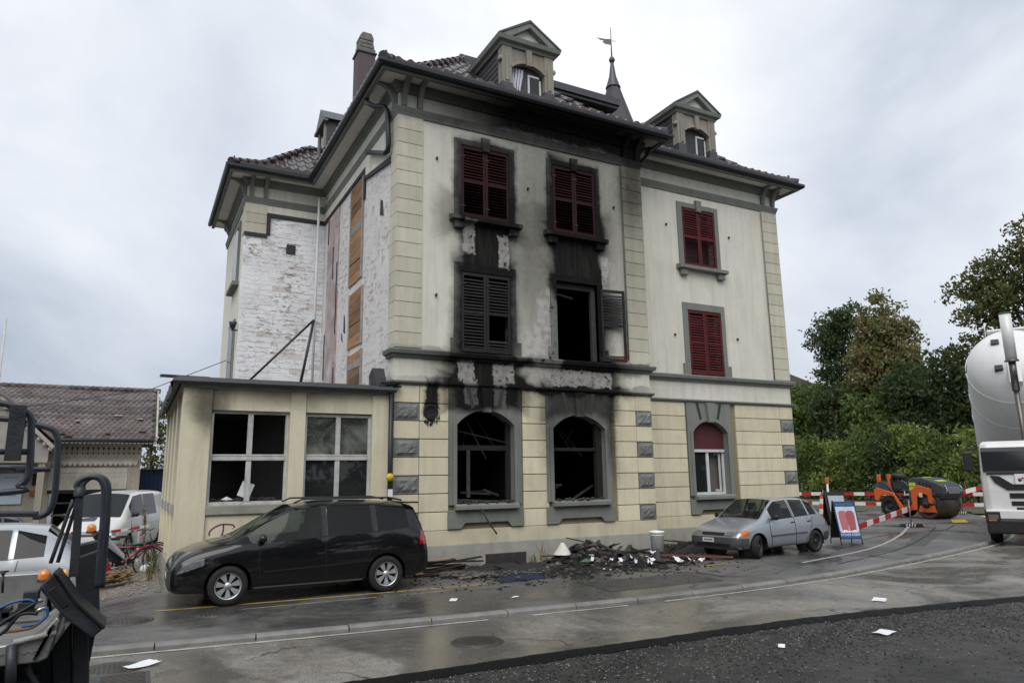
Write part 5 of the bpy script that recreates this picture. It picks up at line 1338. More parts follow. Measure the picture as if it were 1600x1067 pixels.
    if seats:
        for sx, sy in ((X_(L*.50), .36), (X_(L*.50), -.36), (X_(L*.70), .36), (X_(L*.70), -.36)):
            zz = (.52 if st[7][7] > 1.5 else .37)*sz_
            s_ = MB().box(sx-.05, sx+.45, sy-.24, sy+.24, zz-.15, zz+.05).build('seat', 'seat_dark', root, bevel=.04)
            bk = MB().obox((sx-.1, sy, zz+.34), (.14, .46, .66), Matrix.Rotation(-.2, 3, 'Y')).build('backrest', 'seat_dark', root, bevel=.04)
            MB().obox((sx-.19, sy, zz+.78), (.1, .25, .2), Matrix.Rotation(-.1, 3, 'Y')).build('headrest', 'seat_dark', root, bevel=.04)
        MB().box(X_(L*.33), X_(L*.25), -hwmax*.8, hwmax*.8, .6*sz_, .86*sz_).build('dashboard', 'seat_dark', root, bevel=.05)
        sw = MB().lathe([(.175, -.012), (.19, 0), (.175, .012), (.165, 0), (.175, -.012)], 24, ax='x').build('steering_wheel', 'trim_black', root); sw.location = (X_(L*.36), .36, .86*sz_); sw.rotation_euler = (0, -.4, 0)
    def mirror(s, z, side, m):
        p = hit(s, z, side)
        if p is None: return
        MB().lathe([(0, -.09), (.07, -.085), (.085, -.02), (.08, .05), (.04, .085), (0, .09)], 14, (0, 0, 0), 'y').build('door_mirror', m, root, loc=(p.x+.02, p.y+side*.12, p.z+.04)).scale = (.75, 1, .85)
        MB().box(p.x-.03, p.x+.03, min(p.y, p.y+side*.06), max(p.y, p.y+side*.06), p.z-.02, p.z+.01).build('mirror_arm', 'trim_black', root)
    return root, line, patch, mirror, hit, hitf, hitz, X_
MINI = [(0,.30,.58,.50,.56,.54,.48,.56),(.05,.21,.77,.64,.75,.68,.64,.71),(.2,.19,.85,.77,.80,.81,.70,.86),(.56,.19,.89,.89,.825,.93,.72,.98),(1.0,.19,.895,.95,.83,.99,.73,1.06),
        (1.45,.19,.895,.965,.845,1.26,.67,1.32),(1.92,.19,.895,.99,.85,1.49,.625,1.57),(2.42,.19,.895,1.01,.85,1.53,.615,1.63),(2.52,.19,.895,1.015,.85,1.53,.615,1.635),(3.32,.19,.895,1.05,.845,1.515,.61,1.62),
        (3.42,.19,.895,1.055,.845,1.51,.61,1.615),(4.02,.2,.89,1.10,.82,1.44,.60,1.56),(4.2,.22,.885,1.09,.80,1.38,.59,1.52),(4.33,.24,.87,.98,.79,1.10,.70,1.16),(4.40,.28,.83,.80,.76,.86,.68,.88),(4.43,.36,.74,.62,.7,.66,.6,.68)]
r_, line, patch, mirror, hit, hitf, hitz, X_ = make_car('minivan', 'black minivan with roof rails parked before the annex', (-2.15, -1.255, 0), math.pi, MINI, 4.43,
    {4: 0, 5: 1, 6: 1, 8: 2, 10: 3}, (4, 5), (12,), ((.90, .315), (3.58, .315)), 'paint_black', 'car_glass', 'car_glass_dark', 'seven', .205, cat='minivan')
# the near side is local +y after the half turn
for side in (1, -1):
    line('door_seam', [(1.38, .95), (1.36, .6), (1.42, .3)], side); line('door_seam', [(2.47, 1.5), (2.47, .9), (2.5, .3)], side); line('door_seam', [(3.34, 1.0), (3.3, .75), (3.12, .5), (3.05, .3)], side)
    line('side_moulding', [(1.45, .50), (3.08, .56)], side, .013, 'trim_black'); line('sill_trim', [(1.3, .255), (3.15, .255)], side, .016, 'bumper_grey')
    line('window_trim', [(1.3, .985), (2.4, 1.015), (3.4, 1.06), (4.0, 1.11)], side, .008, 'trim_black')
    for s in (2.22, 3.12): line('door_handle', [(s, .85), (s+.17, .86)], side, .018, 'paint_black', n=4)
    line('roof_rail', [(1.95, 1.56), (2.0, 1.6)], side, .012, 'trim_black')
    patch('tail_light', [(4.2, .80), (4.37, .80), (4.35, 1.04), (4.25, 1.04)], side, 'lamp_red', 's')
    patch('headlight', [(.12, .54), (.52, .66), (.52, .77), (.22, .70)], side, 'lamp_clear', 's'); mirror(1.42, 1.0, side, 'paint_black')
    MB().tube([(X_(1.95), side*.56, 1.60), (X_(2.1), side*.57, 1.665), (X_(3.7), side*.56, 1.655), (X_(3.95), side*.56, 1.60)], .016, 6).build('roof_rail', 'trim_black', r_)
patch('grille', [(-.5, .52), (.5, .52), (.52, .60), (-.52, .60)], 1, 'trim_black', 'f'); patch('lower_grille', [(-.6, .26), (.6, .26), (.62, .42), (-.62, .42)], 1, 'bumper_grey', 'f')
patch('number_plate', [(-.26, .42), (.26, .42), (.26, .52), (-.26, .52)], 1, 'plate', 'f')
line('grille_bar', [(-.52, .565), (.52, .565)], 1, .006, 'alloy', proj=lambda y, z: hitf(y, z, 1))
MB().box(X_(4.3), X_(4.05), -.56, .56, 1.535, 1.565).build('roof_spoiler', 'paint_black', r_, bevel=.01)

HATCH = [(0,.32,.60,.46,.57,.50,.5,.52),(.05,.2,.74,.57,.70,.61,.6,.63),(.3,.19,.79,.69,.745,.73,.64,.76),(.7,.19,.81,.79,.765,.83,.66,.86),(1.0,.19,.815,.84,.77,.88,.685,.92),
         (1.32,.19,.815,.865,.77,1.12,.635,1.17),(1.64,.19,.815,.88,.77,1.30,.58,1.365),(2.15,.19,.815,.90,.77,1.335,.575,1.40),(2.24,.19,.815,.905,.77,1.335,.575,1.40),(2.82,.19,.815,.93,.765,1.315,.57,1.39),
         (2.88,.19,.815,.935,.765,1.31,.57,1.385),(3.2,.2,.81,.95,.75,1.22,.57,1.345),(3.5,.22,.80,.92,.73,1.02,.6,1.06),(3.68,.25,.78,.78,.70,.83,.6,.85),(3.74,.36,.70,.58,.64,.62,.5,.64)]
def hatch(name, label, loc, rz, paint, scale, steer, plate=True, bump='bumper_grey', wst='steel', gm='car_glass'):
    out = make_car(name, label, loc, rz, HATCH, 3.74, {5: 0, 6: 1, 8: 2, 10: 3}, (4, 5), (11,), ((.72, .275), (3.05, .275)), paint, gm, gm, wst, .17, scale, steer)
    r_, line, patch, mirror, hit, hitf, hitz, X_ = out; a, b, c = scale
    S = lambda pts: [(p[0]*a, p[1]*c) for p in pts]; F = lambda pts: [(p[0]*b, p[1]*c) for p in pts]
    for side in (1, -1):
        line('door_seam', S([(1.2, .84), (1.18, .6), (1.24, .27)]), side, .006); line('door_seam', S([(2.19, 1.28), (2.19, .8), (2.2, .27)]), side, .006); line('door_seam', S([(2.93, .92), (2.9, .7), (2.76, .5), (2.62, .3)]), side, .006)
        line('side_moulding', S([(1.2, .50), (2.66, .52)]), side, .022, bump)
        for s in (2.03, 2.72): line('door_handle', S([(s, .785), (s+.13, .79)]), side, .018, 'trim_black', n=4)
        mirror(1.33*a, .9*c, side, 'trim_black'); line('window_trim', S([(1.2, .885), (2.1, .905), (3.1, .945)]), side, .006)
        patch('indicator', S([(.16, .54), (.42, .56), (.40, .67), (.18, .66)]), side, 'lamp_amber', 's')
        patch('headlight', F([(side*.36, .54), (side*.68, .54), (side*.68, .655), (side*.38, .635)]), 1, 'lamp_clear', 'f')
        patch('tail_light', S([(3.52, .66), (3.7, .66), (3.66, .92), (3.54, .92)]), side, 'lamp_red', 's')
        patch('bumper_side', S([(.04, .30), (.36, .30), (.36, .49), (.04, .49)]), side, bump, 's', off=.012); patch('bumper_side', S([(3.40, .31), (3.68, .32), (3.68, .50), (3.40, .49)]), side, bump, 's', off=.012)
    patch('bumper', F([(-.74, .25), (.74, .25), (.74, .51), (-.74, .51)]), 1, bump, 'f', 14, .02); patch('rear_bumper', F([(-.72, .28), (.72, .28), (.72, .52), (-.72, .52)]), -1, bump, 'f', 14, .02)
    patch('grille', F([(-.34, .545), (.34, .545), (.34, .615), (-.34, .615)]), 1, 'trim_black', 'f', 6, .006); patch('air_intake', F([(-.5, .30), (.5, .30), (.5, .37), (-.5, .37)]), 1, 'trim_black', 'f', 6, .026)
    if plate:
        p = hitf(-.12, .44*c, 1, .03)
        pl_ = MB().box(p.x, p.x+.012, -.28, .06, .39*c, .49*c).build('number_plate', 'plate', r_)
        for k in range(6): MB().box(p.x+.0125, p.x+.014, -.23+k*.045, -.23+k*.045+.028, .42*c, .46*c).build('plate_character', 'trim_black', pl_)
    line('wiper', [(1.06*a, .1), (1.16*a, .55)], 0, .008, 'trim_black', proj=lambda s, y: hitz(s, y, .012)); line('hood_seam', [(1.0*a, -.6*b), (1.0*a, .6*b)], 0, .006, 'trim_black', proj=lambda s, y: hitz(s, y, .002))
    return out
hatch('hatchback', 'silver hatchback with grey bumpers parked beside the rubble', (9.47, -1.32, 0), math.pi+.114, 'paint_silver', (1, 1, 1), .42)
hatch('hatchback', 'light silver hatchback standing behind the paver', (-7.55, -1.55, -.04), math.pi+.0, 'paint_silver_dull', (1.14, 1.08, 1.05), 0, False, 'paint_silver_dull', 'five', 'car_glass_dark')
hatch('hatchback', 'dark blue car parked before the old wooden shed', (-9.2, 9.0, -.2), math.pi+.3, 'paint_navy', (1.1, 1.05, 1.0), 0, False, 'paint_navy', 'five', 'car_glass_dark')
VAN = [(0,.3,.75,.60,.70,.64,.6,.66),(.06,.2,.86,.74,.82,.80,.70,.83),(.35,.2,.93,.95,.86,1.0,.76,1.04),(.75,.2,.95,1.10,.89,1.15,.80,1.2),(1.15,.2,.95,1.14,.90,1.48,.78,1.55),(1.5,.2,.95,1.16,.90,1.78,.75,1.88),
       (2.3,.2,.95,1.18,.90,1.84,.74,1.95),(2.4,.2,.95,1.18,.90,1.84,.74,1.955),(3.5,.2,.95,1.19,.90,1.84,.74,1.955),(3.6,.2,.95,1.19,.90,1.84,.74,1.955),(4.6,.2,.95,1.19,.90,1.83,.74,1.95),(4.84,.25,.93,1.17,.88,1.76,.72,1.88),(4.9,.35,.86,1.1,.84,1.6,.7,1.7)]
r_, line, patch, mirror, hit, hitf, hitz, X_ = make_car('delivery_van', 'white delivery van parked between the annex and the wooden shed', (-5.35, 11.6, -.2), -math.pi/2-.32, VAN, 4.9,
    {4: 0, 5: 1, 7: 2}, (3, 4), (), ((.95, .33), (3.95, .33)), 'paint_white_van', 'van_glass', 'van_glass', 'five', .22, cat='van', seats=False)
for side in (1, -1):
    mirror(1.2, 1.2, side, 'trim_black'); patch('headlight', [(side*.5, .70), (side*.84, .70), (side*.84, .86), (side*.55, .83)], 1, 'lamp_clear', 'f'); line('door_seam', [(1.1, 1.1), (1.1, .4)], side); line('door_seam', [(2.35, 1.8), (2.35, .35)], side)
patch('grille', [(-.5, .68), (.5, .68), (.5, .80), (-.5, .80)], 1, 'trim_black', 'f'); patch('bumper', [(-.8, .3), (.8, .3), (.82, .52), (-.82, .52)], 1, 'bumper_grey', 'f')
patch('bonnet_sign', [(.5, -.3), (.5, .1), (.72, .1), (.66, -.3)], 0, 'bumper_grey', 'z')
# ================================================================ left: shed, bicycles, paver
mat('shed_wood', (.30, .27, .22), .85, .25, 3, .25, 30, grime=.35, stretch=(1, 1, .3))
mat('shed_white', (.42, .39, .34), .8, .15, 3, grime=.4)
mat('shed_grey', (.30, .285, .26), .85, .2, 3, grime=.4)
mat('shed_tile', (.085, .065, .062), .65, .45, 2.2, .2, 40, col2=(.12, .105, .105), piece=.35)
mat('moss', (.07, .065, .02), .95, .4, 12, .5, 30)
mat('container_blue', (.015, .05, .14), .55, .25, 3, grime=.3)
mat('rust', (.17, .07, .03), .9, .4, 6, .3, 30)
mat('poster', (.40, .46, .52), .6, .08, 4); mat('poster_ink', (.08, .16, .3), .6, .1, 4)
SY_ = 14.0
sh = thing('wooden_shed', 'old wooden station shed with tiled roof and fretwork boards', 'shed', (-7, 14, 0))
def S(mb, nm, m, par=None, **k): return mb.build(nm, m, par or sh, loc=(7, -14, 0) if (par is None) else None, **k)
S(MB().box(-14, -7.45, SY_, SY_+.2, -.3, 3.3), 'wall', 'shed_wood'); S(MB().box(-5.2, -4.75, SY_, SY_+.2, -.3, 3.3), 'wall', 'shed_wood')
S(MB().box(-7.45, -5.2, SY_, SY_+.2, 1.78, 3.3), 'wall', 'shed_wood'); S(MB().box(-4.95, -4.75, SY_+.2, SY_+5, -.3, 3.3), 'wall', 'shed_wood')
S(MB().quad((-7.5, SY_+2.4, -.3), (-5.1, SY_+2.4, -.3), (-5.1, SY_+2.4, 3), (-7.5, SY_+2.4, 3)), 'garage_back', 'interior_burnt', fix=False)
for k in range(3): S(MB().box(-7.35+k*.72, -7.3+k*.72, SY_+.5, SY_+.55, -.2, 1.7), 'garage_post', 'shed_grey'); S(MB().box(-7.4, -5.3, SY_+.6, SY_+1.1, .5+k*.4, .54+k*.4), 'shelf', 'shed_grey')
S(MB().box(-7.5, -5.15, SY_-.03, SY_, 2.35, 2.52), 'white_band', 'shed_white'); S(MB().box(-7.5, -5.15, SY_-.02, SY_, 1.78, 2.34), 'garage_panel', 'shed_white')
for k in range(30): S(MB().box(-7.45+k*.076, -7.437+k*.076, SY_-.026, SY_-.02, 1.86, 2.28), 'panel_groove', 'shed_grey')
S(MB().box(-7.5, -5.15, SY_-.05, SY_+.02, 1.66, 1.78), 'garage_lintel', 'char')
# frieze of upright boards with punched drops, each board a part
dk = MB()
x = -7.6; k = 0
fb = None
while x < -4.85:
    if fb is None: fb = S(MB().box(0, .152, -.06, -.035, 2.82, 3.34), 'frieze_board', 'shed_wood'); c = fb
    else: c = clone(fb, sh)
    c.location = (x+7, 0, 0)
    dk.lathe([(0, -.002), (.035, 0), (.0, .002)], 8, (x+.076, SY_-.064, 3.2), 'y'); dk.lathe([(0, -.002), (.03, 0), (.0, .002)], 8, (x+.076, SY_-.064, 3.02), 'y'); dk.prism([(x+.046, 3.2), (x+.106, 3.2), (x+.076, 3.09)], 'y', SY_-.066, SY_-.0605)
    x += .158; k += 1
o = S(dk, 'frieze_cutouts', 'char', fix=False); o['kind'] = 'stuff'
S(MB().box(-7.65, -4.8, SY_-.09, SY_-.03, 2.74, 2.82), 'moulding', 'shed_grey')
def scallop(x0, x1, y, zt, h, n, nm):
    mb = MB()
    for i in range(n):
        a, b = x0+(x1-x0)*i/n, x0+(x1-x0)*(i+1)/n; c = (a+b)/2
        pts = [(a, zt), (b, zt), (b, zt-h*.4)]+[(c+(b-a)*.45*math.cos(t_), zt-h*.45-h*.55*math.sin(t_)) for t_ in [math.pi*q/5 for q in range(6)]]+[(a, zt-h*.4)]
        mb.prism(pts, 'y', y, y+.025)
    o = S(mb, nm, 'shed_white'); o['kind'] = 'stuff'; return o
scallop(-7.6, -4.85, SY_-.1, 2.74, .15, 18, 'scalloped_trim'); scallop(-7.6, -4.3, SY_-.5, 3.42, .1, 26, 'scalloped_trim')
# main roof: individual tiles nearest, rest of the courses the same
E0, EZ, RZ_, RD = SY_-.55, 3.45, 5.5, 2.9
tl = None; rows = 19
for r0 in range(rows):
    f0, f1 = r0/rows, (r0+1.25)/rows
    mb = MB(); nx = 30
    for c in range(nx):
        xa = -9.9+c*.187+(.093 if r0 % 2 else 0); hs = [0, .022, .03, .022, 0]
        if xa+.187 > -4.3: continue
        i0 = len(mb.v); jz = rr.uniform(-.008, .012)
        for j in range(5):
            lap = .02*abs(j-2)
            for f_, lift in ((f0, .05), (f1, .02)): mb.v.append((xa+.187*j/4, E0+RD*f_+(lap if f_ == f0 else 0), EZ+(RZ_-EZ)*f_+lift+hs[j]+jz+.03*math.sin(c*.23)*f_))
            mb.v.append((xa+.187*j/4, E0+RD*f0+lap, EZ+(RZ_-EZ)*f0))
        for j in range(4): q = i0+3*j; mb.f += [(q, q+3, q+4, q+1), (q+2, q+5, q+3, q)]; mb.sm += [False, False]
    o = S(mb, 'tile_course', 'shed_tile', fix=False); o['kind'] = 'stuff'
S(MB().quad((-14, E0+.05, EZ), (-4.35, E0+.05, EZ), (-4.35, E0+RD, RZ_), (-14, E0+RD, RZ_)).quad((-14, E0+RD, RZ_), (-4.35, E0+RD, RZ_), (-4.35, E0+2*RD, EZ), (-14, E0+2*RD, EZ)), 'roof_boarding', 'shed_tile', fix=False)
for k in range(24): S(MB().tube([(-9.9+k*.235, E0+RD, RZ_+.05), (-9.9+k*.235+.26, E0+RD, RZ_+.04)], [.11, .095], 7), 'ridge_tile', 'shed_tile')
S(MB().prism([(E0-.02, EZ+.0), (E0-.02, EZ+.14), (E0+RD, RZ_+.12), (E0+RD, RZ_-.02)], 'x', -4.35, -4.29), 'verge_board', 'shed_white')
S(MB().tube([(-10, E0-.08, EZ-.02), (-4.4, E0-.08, EZ-.02)], .06, 8), 'gutter', 'gutter_metal')
for x, f_, m_ in ((-7.2, .06, 'moss'), (-6.9, .3, 'shed_white'), (-4.75, .12, 'moss'), (-5.6, .42, 'shed_white'), (-4.9, .36, 'shed_white'), (-5.9, .08, 'rust'), (-7.0, .02, 'moss')):
    mb = MB(); [blob(mb, (x+rr.uniform(-.08, .08), E0+RD*f_+rr.uniform(-.04, .04), EZ+(RZ_-EZ)*f_+.09), .07, 1.4, 1, .5, q) for q in range(4)]
    o = S(mb, 'moss_tuft', m_, fix=False); o['kind'] = 'stuff'
# porch gable with fretwork at the left
S(MB().prism([(-10.4, 3.35), (-7.5, 3.35), (-8.95, 4.75)], 'y', SY_-.9, SY_-.8), 'porch_gable', 'shed_grey')
for s_ in (-1, 1):
    S(MB().prism([(-8.95+s_*1.62, 3.22), (-8.95+s_*1.55, 3.12), (-8.95, 4.72), (-8.95, 4.86)], 'y', SY_-1.06, SY_-.95), 'barge_board', 'shed_white')
    mb = MB()
    for k in range(9): f_ = k/9; mb.lathe([(0, -.01), (.075, -.01), (.075, .01), (0, .01)], 8, (-8.95+s_*(1.5-1.5*f_), SY_-.99, 3.12+1.5*f_), 'y')
    o = S(mb, 'fretwork', 'shed_white'); o['kind'] = 'stuff'
    S(MB().prism([(-8.95+s_*1.75, 3.25), (-8.95+s_*1.7, 3.32), (-8.95, 4.96), (-8.95, 4.86)], 'y', SY_-1.1, SY_+2), 'porch_roof', 'shed_tile')
S(MB().box(-10.4, -7.5, SY_-.9, SY_-.8, 2.75, 3.35), 'porch_panel', 'shed_grey'); S(MB().box(-10.4, -7.5, SY_-.95, SY_-.78, 2.68, 2.76), 'porch_beam', 'shed_wood')
S(MB().box(-7.75, -7.55, SY_-.9, SY_-.7, -.2, 2.7), 'porch_post', 'shed_wood'); S(MB().box(-9.0, -8.88, SY_-.05, SY_, -.2, 2.7), 'door_post', 'shed_grey')
po = S(MB().box(-8.85, -8.2, SY_-.06, SY_-.045, 1.35, 2.35), 'notice', 'poster')
for z in (1.62, 1.69, 2.2): S(MB().box(-8.75, -8.35, SY_-.064, SY_-.0605, z, z+.025), 'notice_line', 'poster_ink')
S(MB().box(-7.95, -7.8, SY_-.06, SY_-.02, 1.95, 2.35), 'letter_box', 'char'); S(MB().box(-8.0, -7.72, SY_-.06, SY_-.02, 1.6, 1.78), 'sign_plate', 'rust')
# blue container behind
bc = thing('container', 'blue corrugated container with a rusty sheet leaning on it', 'container', (-4.0, 17, 0))
mb = MB()
for k in range(24): mb.box(-1.0+k*.16, -1.0+k*.16+.09, -.04, .0, -.2, 2.45)
o = mb.build('rib', 'container_blue', bc); o['kind'] = 'stuff'
MB().box(-1.05, 2.8, .0, 2.4, -.2, 2.5).build('shell', 'container_blue', bc); MB().box(-.85, -.1, -.1, -.05, .4, 1.72).build('rusty_sheet', 'rust', bc)
mb = MB()
for k in range(20): mb.prism([(-1.1+k*.2, 2.5), (-1.0+k*.2, 2.56), (-.9+k*.2, 2.5)], 'y', -.25, 2.6)
o = mb.build('corrugated_roof', 'shed_grey', bc); o['kind'] = 'stuff'
# bicycles
mat('bike_red', (.28, .015, .04), .35, .1, 5, coord='obj', coat=.5); mat('bike_dark', (.02, .022, .025), .4, .1, 5, coord='obj'); mat('bike_teal', (.05, .16, .15), .4, .1, 5, coord='obj'); mat('chrome', (.5, .5, .5), .25, .1, 5, metal=.9, coord='obj'); mat('trailer_grey', (.30, .30, .31), .8, .2, 6, coord='obj')
def bicycle(label, loc, rz, m, lean=.12):
    t_ = thing('bicycle', label, 'bicycle', loc, rz, 'bicycles beside the annex'); t_.rotation_euler = (lean, 0, rz); r_ = .34
    for x in (0, 1.05):
        wv = MB().lathe([(r_-.03, -.018), (r_, -.012), (r_, .012), (r_-.03, .018), (r_-.035, 0), (r_-.03, -.018)], 30, (x, 0, r_), 'y').build('wheel', 'tyre', t_)
        for k in range(14): a = math.pi*2*k/14; MB().tube([(x, 0, r_), (x+(r_-.03)*math.cos(a), 0, r_+(r_-.03)*math.sin(a))], .0025, 3).build('spoke', 'chrome', wv)
        mb = MB(); n = 12; mb.tube([(x+(r_+.03)*math.cos(a), 0, r_+(r_+.03)*math.sin(a)) for a in [.2+2.4*q/n for q in range(n+1)]], .018, 5); mb.build('mudguard', m, t_)
    J = {'bb': (.45, 0, .3), 'seat': (.3, 0, .82), 'head': (.88, 0, .82), 'hl': (.92, 0, .68)}
    fr = MB().tube([J['bb'], J['seat']], .018, 6).tube([J['bb'], J['hl']], .022, 6).tube([(.34, 0, .7), J['hl']], .018, 6).tube([(0, .03, r_), J['bb']], .012, 5).tube([(0, .03, r_), (.32, 0, .74)], .011, 5)
    fr.build('frame', m, t_); MB().tube([(1.05, .04, r_), (.94, .03, .66), (.86, 0, .95)], .014, 6).build('fork', m, t_)
    MB().tube([(.78, -.28, 1.0), (.88, -.2, 1.04), (.86, 0, 1.0), (.88, .2, 1.04), (.78, .28, 1.0)], .013, 6).build('handlebar', 'bike_dark', t_)
    MB().prism([(.12, .06), (.12, -.06), (.28, -.03), (.42, -.015), (.42, .015), (.28, .03)], 'z', .86, .92).build('saddle', 'bike_dark', t_, bevel=.01)
    MB().lathe([(.09, -.004), (.09, .004), (0, .004)], 18, (.45, -.03, .3), 'y').build('chainring', 'bike_dark', t_); MB().box(-.15, .22, -.07, .07, .72, .735).build('luggage_rack', 'bike_dark', t_)
bicycle('red framed bicycle leaning beside the annex', (-5.55, 3.7, -.12), .12, 'bike_red'); bicycle('dark bicycle standing behind the red bicycle', (-5.3, 4.3, -.14), .3, 'bike_dark', -.1); bicycle('teal framed bicycle nearest the white van', (-5.75, 5.2, -.17), .05, 'bike_teal', .1)
tr = thing('bike_trailer', 'red and grey fabric bicycle trailer standing on the gravel', 'bicycle trailer', (-5.75, 3.0, -.12), .3)
def hood(y0, y1, r0, nm, m):
    mb = MB(); n = 10
    P_ = [(-.45+r0*1.0*(1-math.cos(a))*.75, .12+r0*math.sin(a)) for a in [math.pi*q/n for q in range(n+1)]]; mb.prism(P_, 'y', y0, y1); return mb.build(nm, m, tr)
hood(-.3, .3, .62, 'fabric_hood', 'bike_red'); hood(-.31, -.3005, .5, 'side_panel', 'trailer_grey'); hood(.3005, .31, .5, 'side_panel', 'trailer_grey')
for y in (-.38, .38): MB().lathe([(.2, -.02), (.235, -.015), (.235, .015), (.2, .02), (.19, 0), (.2, -.02)], 24, (.0, y, .235), 'y').build('wheel', 'tyre', tr)
MB().tube([(.3, -.2, .3), (.9, -.1, .35)], .016, 6).build('drawbar', 'chrome', tr)
MB().lathe([(0, 0), (.09, .03), (.125, .11), (.11, .19), (.06, .24), (0, .25)], 18, (-4.55, 4.2, -.13)).build('globe_lamp', 'bucket_white', None, 'white globe lamp lying on the gravel by the annex', 'lamp')
MB().obox((-4.95, 4.3, -.08), (.8, .12, .05), Matrix.Rotation(.1, 3, 'Z')).build('timber_offcut', 'board_grey', None, 'grey timber offcut lying on the gravel', 'timber')
MB().box(-4.75, -4.69, 6.4, 6.46, -.2, .95).build('marker_post', 'frame_worn', None, 'thin white post standing beside the bicycles', 'post')
mat('tape_red', (.5, .02, .03), .5, .1, 5)
tp = thing('barrier_tape', 'sagging red and white barrier tape above the bicycles', 'tape', (-5.4, 5.6, .78))
for k in range(8): a, b = k/8, (k+1)/8; zz = lambda q: .08*q-.22*q*(1-q); MB().quad((-.8+1.7*a, .6*a, zz(a)), (-.8+1.7*b, .6*b, zz(b)), (-.8+1.7*b, .6*b, zz(b)+.07), (-.8+1.7*a, .6*a, zz(a)+.07)).build('tape_band', ('tape_red', 'paper')[k % 2], tp, fix=False)
o = weed(-4.45, 3.3, -.12, 26, .5, 'green weeds growing at the foot of the annex'); o = weed(-4.5, 2.2, -.08, 18, .35, 'dry grass tuft at the annex corner', 'weed_dry'); weed(-4.42, 4.6, -.15, 22, .7, 'tall green weeds beside the globe lamp')
mb = MB()
rp = random.Random(2)
for i in range(160):
    z = .75+.75*rp.random(); wd = .10*math.sin((z-.72)/.8*math.pi)+.01; p0 = Vector((-4.62+rp.gauss(0, .02)-.1*(z-.75), 4.0, z)); d = Vector((rp.gauss(0, 1), rp.gauss(0, 1), .8)).normalized()*wd; s_ = d.cross(Vector((0, 0, 1))).normalized()*.008; mb.quad(p0-s_, p0+s_, p0+d+s_*.3, p0+d-s_*.3)
rd = thing('plume_grass', 'brown plume grass rising beside the annex wall', 'plume grass', (0, 0, 0)); mb.build('plume', 'weed_dry', rd, fix=False); MB().tube([(-4.6, 4.0, -.1), (-4.62, 4.0, .8), (-4.7, 4.0, 1.5)], .008, 5).build('stem', 'weed', rd)
mat('straw', (.17, .11, .05), .95, .4, 8, .7, 30)
mb = MB(); [blob(mb, (-5.2+rp.gauss(0, .14), 2.3+rp.gauss(0, .12), .0+rp.random()*.2), .045, 2.2, 1, .8, q) for q in range(170)]; mb.build('straw_bale', 'straw', None, 'brown clump of dead straw behind the paver', 'straw', fix=False)

# ---------------------------------------------------------------- road paver in the foreground
mat('paver_dark', (.020, .023, .028), .5, .3, 6, .15, 60, coord='pos', rvar=.15); mat('paver_tube', (.030, .036, .048), .42, .2, 6, rvar=.1); mat('checker', (.36, .36, .35), .4, .25, 8, metal=.7, grime=.4); mat('beacon', (.75, .22, .01), .2, .12, 10, coat=1); mat('beacon_pale', (.75, .42, .12), .25, .12, 10, coat=1); mat('hose_blue', (.02, .09, .26), .45, .15, 8)
pv = thing('road_paver', 'dark road paver with guard rails and orange beacons', 'paver', (-6, -10.8, -.09))
def Q(px, py, d=0.0): return Vector((-5.58+.0028*px+.0003*(py-632)+6, d, 2.0-(py-757)*.00304+.09))
def rail(pts, r_, d=0, nm='guard_rail', m='paver_tube'):
    P_ = [Q(*p, d) for p in pts]; s3 = []
    for i in range(len(P_)-1):
        p0, p1, p2, p3 = P_[max(i-1, 0)], P_[i], P_[i+1], P_[min(i+2, len(P_)-1)]
        for k in range(5):
            t_ = k/5; s3.append(.5*((2*p1)+(-p0+p2)*t_+(2*p0-5*p1+4*p2-p3)*t_*t_+(-p0+3*p1-3*p2+p3)*t_**3))
    s3.append(P_[-1]); return MB().tube(s3, r_, 10).build(nm, m, pv)
rail([(-420, 600), (-60, 624), (0, 629), (17, 633), (34, 639), (43, 648), (45, 662), (44, 704), (42, 735), (37, 750), (26, 760), (0, 770), (-420, 790)], .0165)
rail([(-420, 625), (0, 647), (34, 654), (60, 660), (71, 666), (76, 680), (76, 700), (73, 751), (69, 785), (62, 802), (52, 810), (37, 812), (0, 806), (-420, 800)], .0165, .3)
rail([(-420, 706), (40, 706)], .015); rail([(-420, 728), (0, 730), (16, 734), (69, 733)], .014, .15)
b = MB(); p, q = Q(17, 633, -.03), Q(31, 721, -.03); b.box(p.x, q.x, -.06, -.03, q.z, p.z).build('mounting_plate', 'paver_dark', pv)
rail([(112, 765), (114, 757), (122, 750), (134, 747), (146, 749), (153, 758), (155, 775), (152, 819), (147, 870), (142, 925)], .0145, 0, 'hand_rail'); rail([(118, 766), (121, 757), (130, 749), (142, 746), (154, 750), (160, 760), (161, 778), (158, 822), (153, 872), (147, 930)], .0145, .12, 'hand_rail')
p, q = Q(109, 763), Q(125, 778); MB().lathe([(.025, q.z), (.025, p.z), (.0, p.z)], 14, ((p.x+q.x)/2, 0, 0)).build('rail_socket', 'paver_dark', pv)
a_, b_ = Q(117, 777), Q(106, 905); MB().prism([(a_.x-.017, a_.z), (a_.x+.017, a_.z), (b_.x+.02, b_.z), (b_.x-.02, b_.z)], 'y', -.012, .012).build('flat_post', 'paver_dark', pv)
rail([(107, 783), (72, 882)], .009, .0, 'brace', 'paver_dark'); rail([(113, 786), (82, 882)], .009, .02, 'brace', 'paver_dark')
def slab(c4, y0, y1, nm, m, par=None, bev=.008): return MB().prism([(Q(*p).x, Q(*p).z) for p in c4], 'y', y0, y1).build(nm, m, par or pv, bevel=bev)
